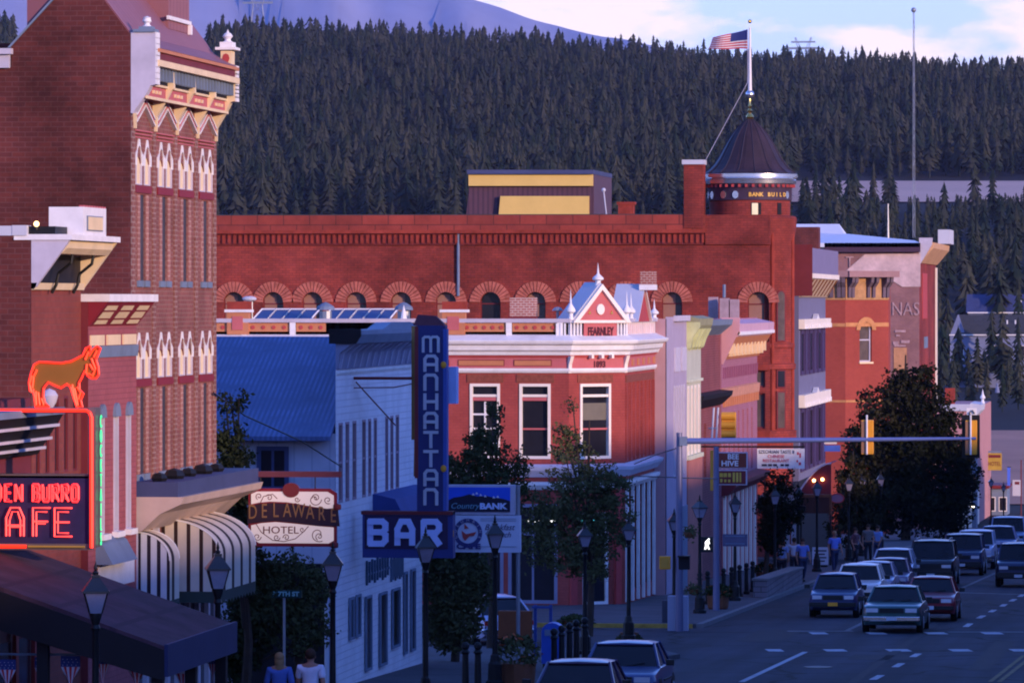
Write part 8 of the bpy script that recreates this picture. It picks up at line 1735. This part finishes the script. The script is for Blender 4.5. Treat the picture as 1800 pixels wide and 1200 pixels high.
cars = [
 ('hatchback', 'dark blue hatchback with yellow plate parked at the kerb, nearest the stone planter', (.02, .035, .11), gl(1463, 1086), dict(L=4.1, W=1.64, rb=1.75, rt=1.45, deck=.98, roof=1.42, platem='signyel')),
 ('estate_car', 'white car parked right behind the dark blue hatchback', (.72, .64, .62), gl(1505, 1066), dict(L=4.7, W=1.75, rb=2.0, rt=1.7, roof=1.45)),
 ('sedan_car', 'mauve grey car almost hidden behind the white parked car', (.22, .20, .30), gl(1531, 1057), dict(W=1.7, roof=1.40)),
 ('sedan_car', 'slate blue and maroon sedan driving behind the old chrome sedan', (.10, .05, .12), gl(1558, 1050), dict(W=1.72, roof=1.42)),
 ('estate_car', 'pale silver wagon farther back behind the slate blue sedan', (.34, .34, .44), gl(1565, 1034), dict(L=4.8, W=1.8, rb=2.0, rt=1.7, roof=1.52, belt=.98)),
 ('old_sedan', 'old dark teal sedan with chrome bumper and wide grille driving toward the crossing', (.015, .075, .075), gl(1568, 1112), dict(L=5.2, W=1.86, roof=1.38, hood=.84, grille='dark', bumper='chrome')),
 ('sedan_car', 'dark red sedan driving beside the old teal sedan', (.20, .014, .025), gl(1633, 1092), dict(L=4.7, W=1.74, roof=1.40)),
 ('suv_car', 'big black SUV driving behind the dark red sedan', (.012, .012, .02), gl(1636, 1030), dict(L=4.9, W=1.95, roof=1.80, belt=1.14, hood=1.05, ws0=-1.1, ws1=-.65, rb=2.2, rt=2.1, suv=True, rack=True)),
 ('suv_car', 'dark blue SUV with one bright headlight just right of the black SUV', (.02, .03, .08), gl(1690, 1011), dict(L=4.7, W=1.85, roof=1.75, belt=1.12, hood=1.03, ws0=-1.1, ws1=-.65, rb=2.1, rt=2.0, suv=True)),
 ('pickup_truck', 'pale blue and white jeep like car behind the dark blue SUV', (.40, .42, .55), gl(1713, 1000), dict(L=4.4, W=1.8, roof=1.72, belt=1.10, hood=1.02, ws0=-.9, ws1=-.55, rb=1.9, rt=1.8, suv=True, bumper='chrome')),
 ('pickup_truck', 'blue grey pickup with chrome front bumper in the far queue of cars', (.12, .14, .28), gl(1752, 988), dict(L=5.0, W=1.95, roof=1.70, belt=1.10, hood=1.02, ws0=-.9, ws1=-.45, rb=.9, rt=.75, deck=1.08, suv=False, bumper='chrome')),
 ('suv_car', 'far light blue van with bright headlight at the end of the queue', (.20, .26, .42), gl(1770, 972), dict(L=4.9, W=1.95, roof=1.85, belt=1.12, hood=1.03, ws0=-1.2, ws1=-.7, rb=2.2, rt=2.1, suv=True)),
 ('sedan_car', 'small far grey car at the right edge behind the queue', (.20, .20, .28), gl(1796, 966), dict(W=1.75)),
 ('suv_car', 'dark blue SUV alone in the centre lane at the right edge', (.018, .025, .07), gl(1790, 1032), dict(L=4.7, W=1.85, roof=1.72, belt=1.08, hood=1.0, ws0=-1.1, ws1=-.65, rb=2.1, rt=2.0, suv=True)),
]
for nm, lb, c, loc, kw in cars: make_car(nm, lb, paint(nm + '_paint', c), loc, **kw)
def low(px, yroof, D): r = ray(px); lam = D / F; X, Y = r[0] * lam, r[1] * lam; return (X, Y, gz(Y) + .012)
make_car('sedan_car', 'dark blue sedan at the bottom edge right of the bollards, farther of two', paint('navy_paint', (.03, .045, .15)), low(1101, 1133, 121), W=1.84, roof=1.42)
make_car('sedan_car', 'dark plum sedan cut by the bottom edge, nearest of all cars', paint('plum_paint', (.045, .03, .09)), low(1020, 1168, 111), W=1.80, roof=1.42)
make_car('parked_car', 'pale lavender rounded car with chrome bumper parked in the side street', paint('lavender_paint', (.46, .45, .62)), low(858, 1100, 157), rz=math.radians(205), L=4.0, W=1.7, roof=1.40, deck=.90, rb=1.7, rt=1.0, bumper='chrome')
for px, py, D, lb in ((1695, 987, 262, 'glowing headlight of the dark blue SUV'),): pass

# ================================================================ PEOPLE
def skin_mesh(name, verts, edges, radii, m, parent, sub=2, root=0):
    me = bpy.data.meshes.new(name); me.from_pydata(verts, edges, []); o = bpy.data.objects.new(name, me); COL.objects.link(o)
    sk = o.modifiers.new('skin', 'SKIN'); sk.use_smooth_shade = True
    for i, r in enumerate(radii): me.skin_vertices[0].data[i].radius = (r, r) if not isinstance(r, tuple) else r
    me.skin_vertices[0].data[root].use_root = True
    sb = o.modifiers.new('sub', 'SUBSURF'); sb.levels = sub; sb.render_levels = sub
    me.materials.append(m); o.parent = parent
    return o
def person(label, loc, rz, H, shirt, pants, hair, hairlong=False, stride=.18, armb=.25, group=None, hands=False, sleeves='short'):
    t = thing('person', label, 'person', (0, 0, 0)); k = H / 1.75
    Z = lambda z: z * k
    s_ = stride; sh = .19 * k
    V = [(0, 0, Z(.95)), (0, 0, Z(1.12)), (0, .01, Z(1.32)), (0, .01, Z(1.44)), (0, 0, Z(1.51)),
         (-.09 * k, 0, Z(.90)), (-.10 * k, -s_ * .5, Z(.49)), (-.10 * k, -s_ * .8 + .02, Z(.09)), (-.10 * k, -s_ * .8 - .13, Z(.04)),
         (.09 * k, 0, Z(.90)), (.10 * k, s_ * .3, Z(.49)), (.10 * k, s_ + .06, Z(.12)), (.10 * k, s_ - .08, Z(.04)),
         (-sh, 0, Z(1.42)), (-sh - .06, s_ * .5, Z(1.14)), (-sh - .05, s_ * .5 - armb * .35, Z(.90)), (-sh - .045, s_ * .5 - armb * .5, Z(.82)),
         (sh, 0, Z(1.42)), (sh + .06, -s_ * .4, Z(1.14)), (sh + .05, -s_ * .4 - armb * .6, Z(.92)), (sh + .045, -s_ * .4 - armb * .85, Z(.85)),
         (0, -.01, Z(1.57)), (0, -.012, Z(1.64)), (0, -.005, Z(1.71))]
    E = [(0, 1), (1, 2), (2, 3), (3, 4), (0, 5), (5, 6), (6, 7), (7, 8), (0, 9), (9, 10), (10, 11), (11, 12), (3, 13), (13, 14), (14, 15), (15, 16), (3, 17), (17, 18), (18, 19), (19, 20), (4, 21), (21, 22), (22, 23)]
    R = [.13, .115, .14, .11, .052, .095, .062, .040, .035, .095, .062, .040, .035, .058, .042, .030, .03, .058, .042, .030, .03, .075, .085, .06]
    R = [r * k for r in R]; R[0] = (.15 * k, .10 * k); R[1] = (.13 * k, .09 * k); R[2] = (.165 * k, .105 * k); R[3] = (.13 * k, .085 * k)
    bo = skin_mesh('body', V, E, R, M['skin'], t)
    vs = [0, 1, 2, 3, 13, 14, 17, 18]
    def sub(ix, ed, add, nm, m, cut=None):
        mp_ = {v: i for i, v in enumerate(ix)}; vv = [V[i] for i in ix]; rr = []
        for i in ix: r = R[i]; rr.append((r[0] + add, r[1] + add) if isinstance(r, tuple) else r + add)
        if cut:
            for (i, z_) in cut: p = V[i[0]]; q = V[i[1]]; vv[mp_[i[1]]] = tuple(p[c] + (q[c] - p[c]) * z_ for c in range(3))
        return skin_mesh(nm, vv, [(mp_[a_], mp_[c_]) for a_, c_ in ed], rr, m, bo, sub=2)
    if sleeves == 'long': sub([0, 1, 2, 3, 13, 14, 15, 17, 18, 19], [(0, 1), (1, 2), (2, 3), (3, 13), (13, 14), (14, 15), (3, 17), (17, 18), (18, 19)], .022 * k, 'shirt', shirt)
    else: sub([0, 1, 2, 3, 13, 14, 17, 18], [(0, 1), (1, 2), (2, 3), (3, 13), (13, 14), (3, 17), (17, 18)], .024 * k, 'shirt', shirt, cut=[((13, 14), .75), ((17, 18), .75)])
    sub([0, 5, 6, 7, 9, 10, 11], [(0, 5), (5, 6), (6, 7), (0, 9), (9, 10), (10, 11)], .018 * k, 'trousers', pants)
    for a_, c_ in ((7, 8), (11, 12)): sb = MB(); p, q = V[a_], V[c_]; sb.tube([(p[0], p[1] + .08, p[2] - .05), (p[0], p[1], p[2] - .03), (q[0], q[1] - .04, q[2])], [.045, .05, .035], 8); sb.build('shoe', M['black'], bo, smooth=True)
    # hair, ears, nose, eyes
    hb_ = MB(); hb_.ball((0, .018 * k, Z(1.67)), .105 * k, 14, (.95, 1.05, .98)); 
    if hairlong: hb_.ball((0, .05 * k, Z(1.58)), .10 * k, 12, (1, .7, 1.4)); hb_.ball((0, .06 * k, Z(1.48)), .085 * k, 12, (1.1, .55, 1.2))
    hb_.build('hair', hair, bo, smooth=True)
    f_ = MB(); f_.ball((0, -.105 * k, Z(1.61)), .014 * k, 6, (.8, 1, 1.5)); f_.build('nose', M['skin'], bo)
    for sx in (-1, 1):
        f_ = MB(); f_.ball((sx * .088 * k, 0, Z(1.62)), .026 * k, 6, (.4, .8, 1.2)); f_.build('ear', M['skin'], bo)
        f_ = MB(); f_.ball((sx * .034 * k, -.088 * k, Z(1.635)), .011 * k, 6); f_.build('eye', M['black'], bo)
        # hand: palm, four fingers, thumb
        w0 = V[16] if sx < 0 else V[20]; hd = MB(); x, y, z = w0
        hd.ball((x, y, z - .03), .04 * k, 8, (.5, .95, 1.15))
        for j, ln in enumerate((.06, .07, .066, .052)):
            fy = y - .028 + .018 * j; hd.tube([(x, fy, z - .06), (x - sx * .004, fy, z - .06 - ln * .5), (x - sx * .018, fy, z - .06 - ln)], [.010, .009, .007], 6)
        hd.tube([(x, y - .03, z - .01), (x - sx * .01, y - .055, z - .035), (x - sx * .015, y - .06, z - .065)], [.012, .010, .008], 6)
        hd.build('hand', M['skin'], bo, smooth=True)
    f_ = MB(); f_.tube([(-.022 * k, -.092 * k, Z(1.575)), (0, -.098 * k, Z(1.573)), (.022 * k, -.092 * k, Z(1.575))], .005 * k, 5); f_.build('mouth', mat('lips', (.22, .07, .06), .6) if 'lips' not in M else M['lips'], bo)
    if 'lips' not in M: M['lips'] = COL.objects[-1].data.materials[0]
    t.location = loc; t.rotation_euler = (0, 0, rz); return t
def cloth(n, c): return mat(n, c, .85, .12, 6)
def onwalk(px, D): b_ = treebase(px, D); return (b_[0], b_[1], gz(b_[1]) + .14)
jeans = cloth('dark_jeans', (.03, .035, .08)); dkc = cloth('dark_trousers', (.02, .02, .03)); hb1 = mat('brown_hair', (.05, .025, .015), .7); hb2 = mat('blonde_hair', (.30, .17, .08), .7)
person('person in a white T shirt seen from behind at the bottom edge', onwalk(546, 103), math.pi, 1.83, cloth('white_shirt', (.62, .60, .72)), jeans, hb1)
person('long haired person in a blue top, at the bottom edge left of the white shirt', onwalk(491, 104.5), math.pi + .2, 1.70, cloth('blue_top', (.08, .14, .42)), dkc, hb2, hairlong=True, sleeves='long')
for px, D, rz, c, lb, H in ((1374, 214, math.pi, (.22, .28, .5), 'person in a pale blue shirt walking away near the two pale pilasters', 1.8), (1411, 218, 0.4, (.14, .20, .55), 'person in a bright blue shirt beside the sandwich board', 1.75), (1396, 222, math.pi, (.5, .5, .6), 'person in a pale top walking between the two people in blue shirts', 1.7),
                         (1467, 232, .5, (.14, .20, .60), 'person in blue standing right of the sandwich board', 1.8), (1526, 250, 0, (.16, .14, .14), 'person in dark grey top facing the camera under the large tree', 1.8), (1543, 252, -.5, (.20, .30, .62), 'person in a light blue top beside the one in grey under the tree', 1.7), (1504, 246, 1.2, (.12, .05, .06), 'person in a dark red top left of the pair under the tree', 1.7)):
    person(lb, onwalk(px, D), rz, H, cloth('shirt_cloth', c), jeans if px % 2 else dkc, hb1 if px % 3 else hb2)
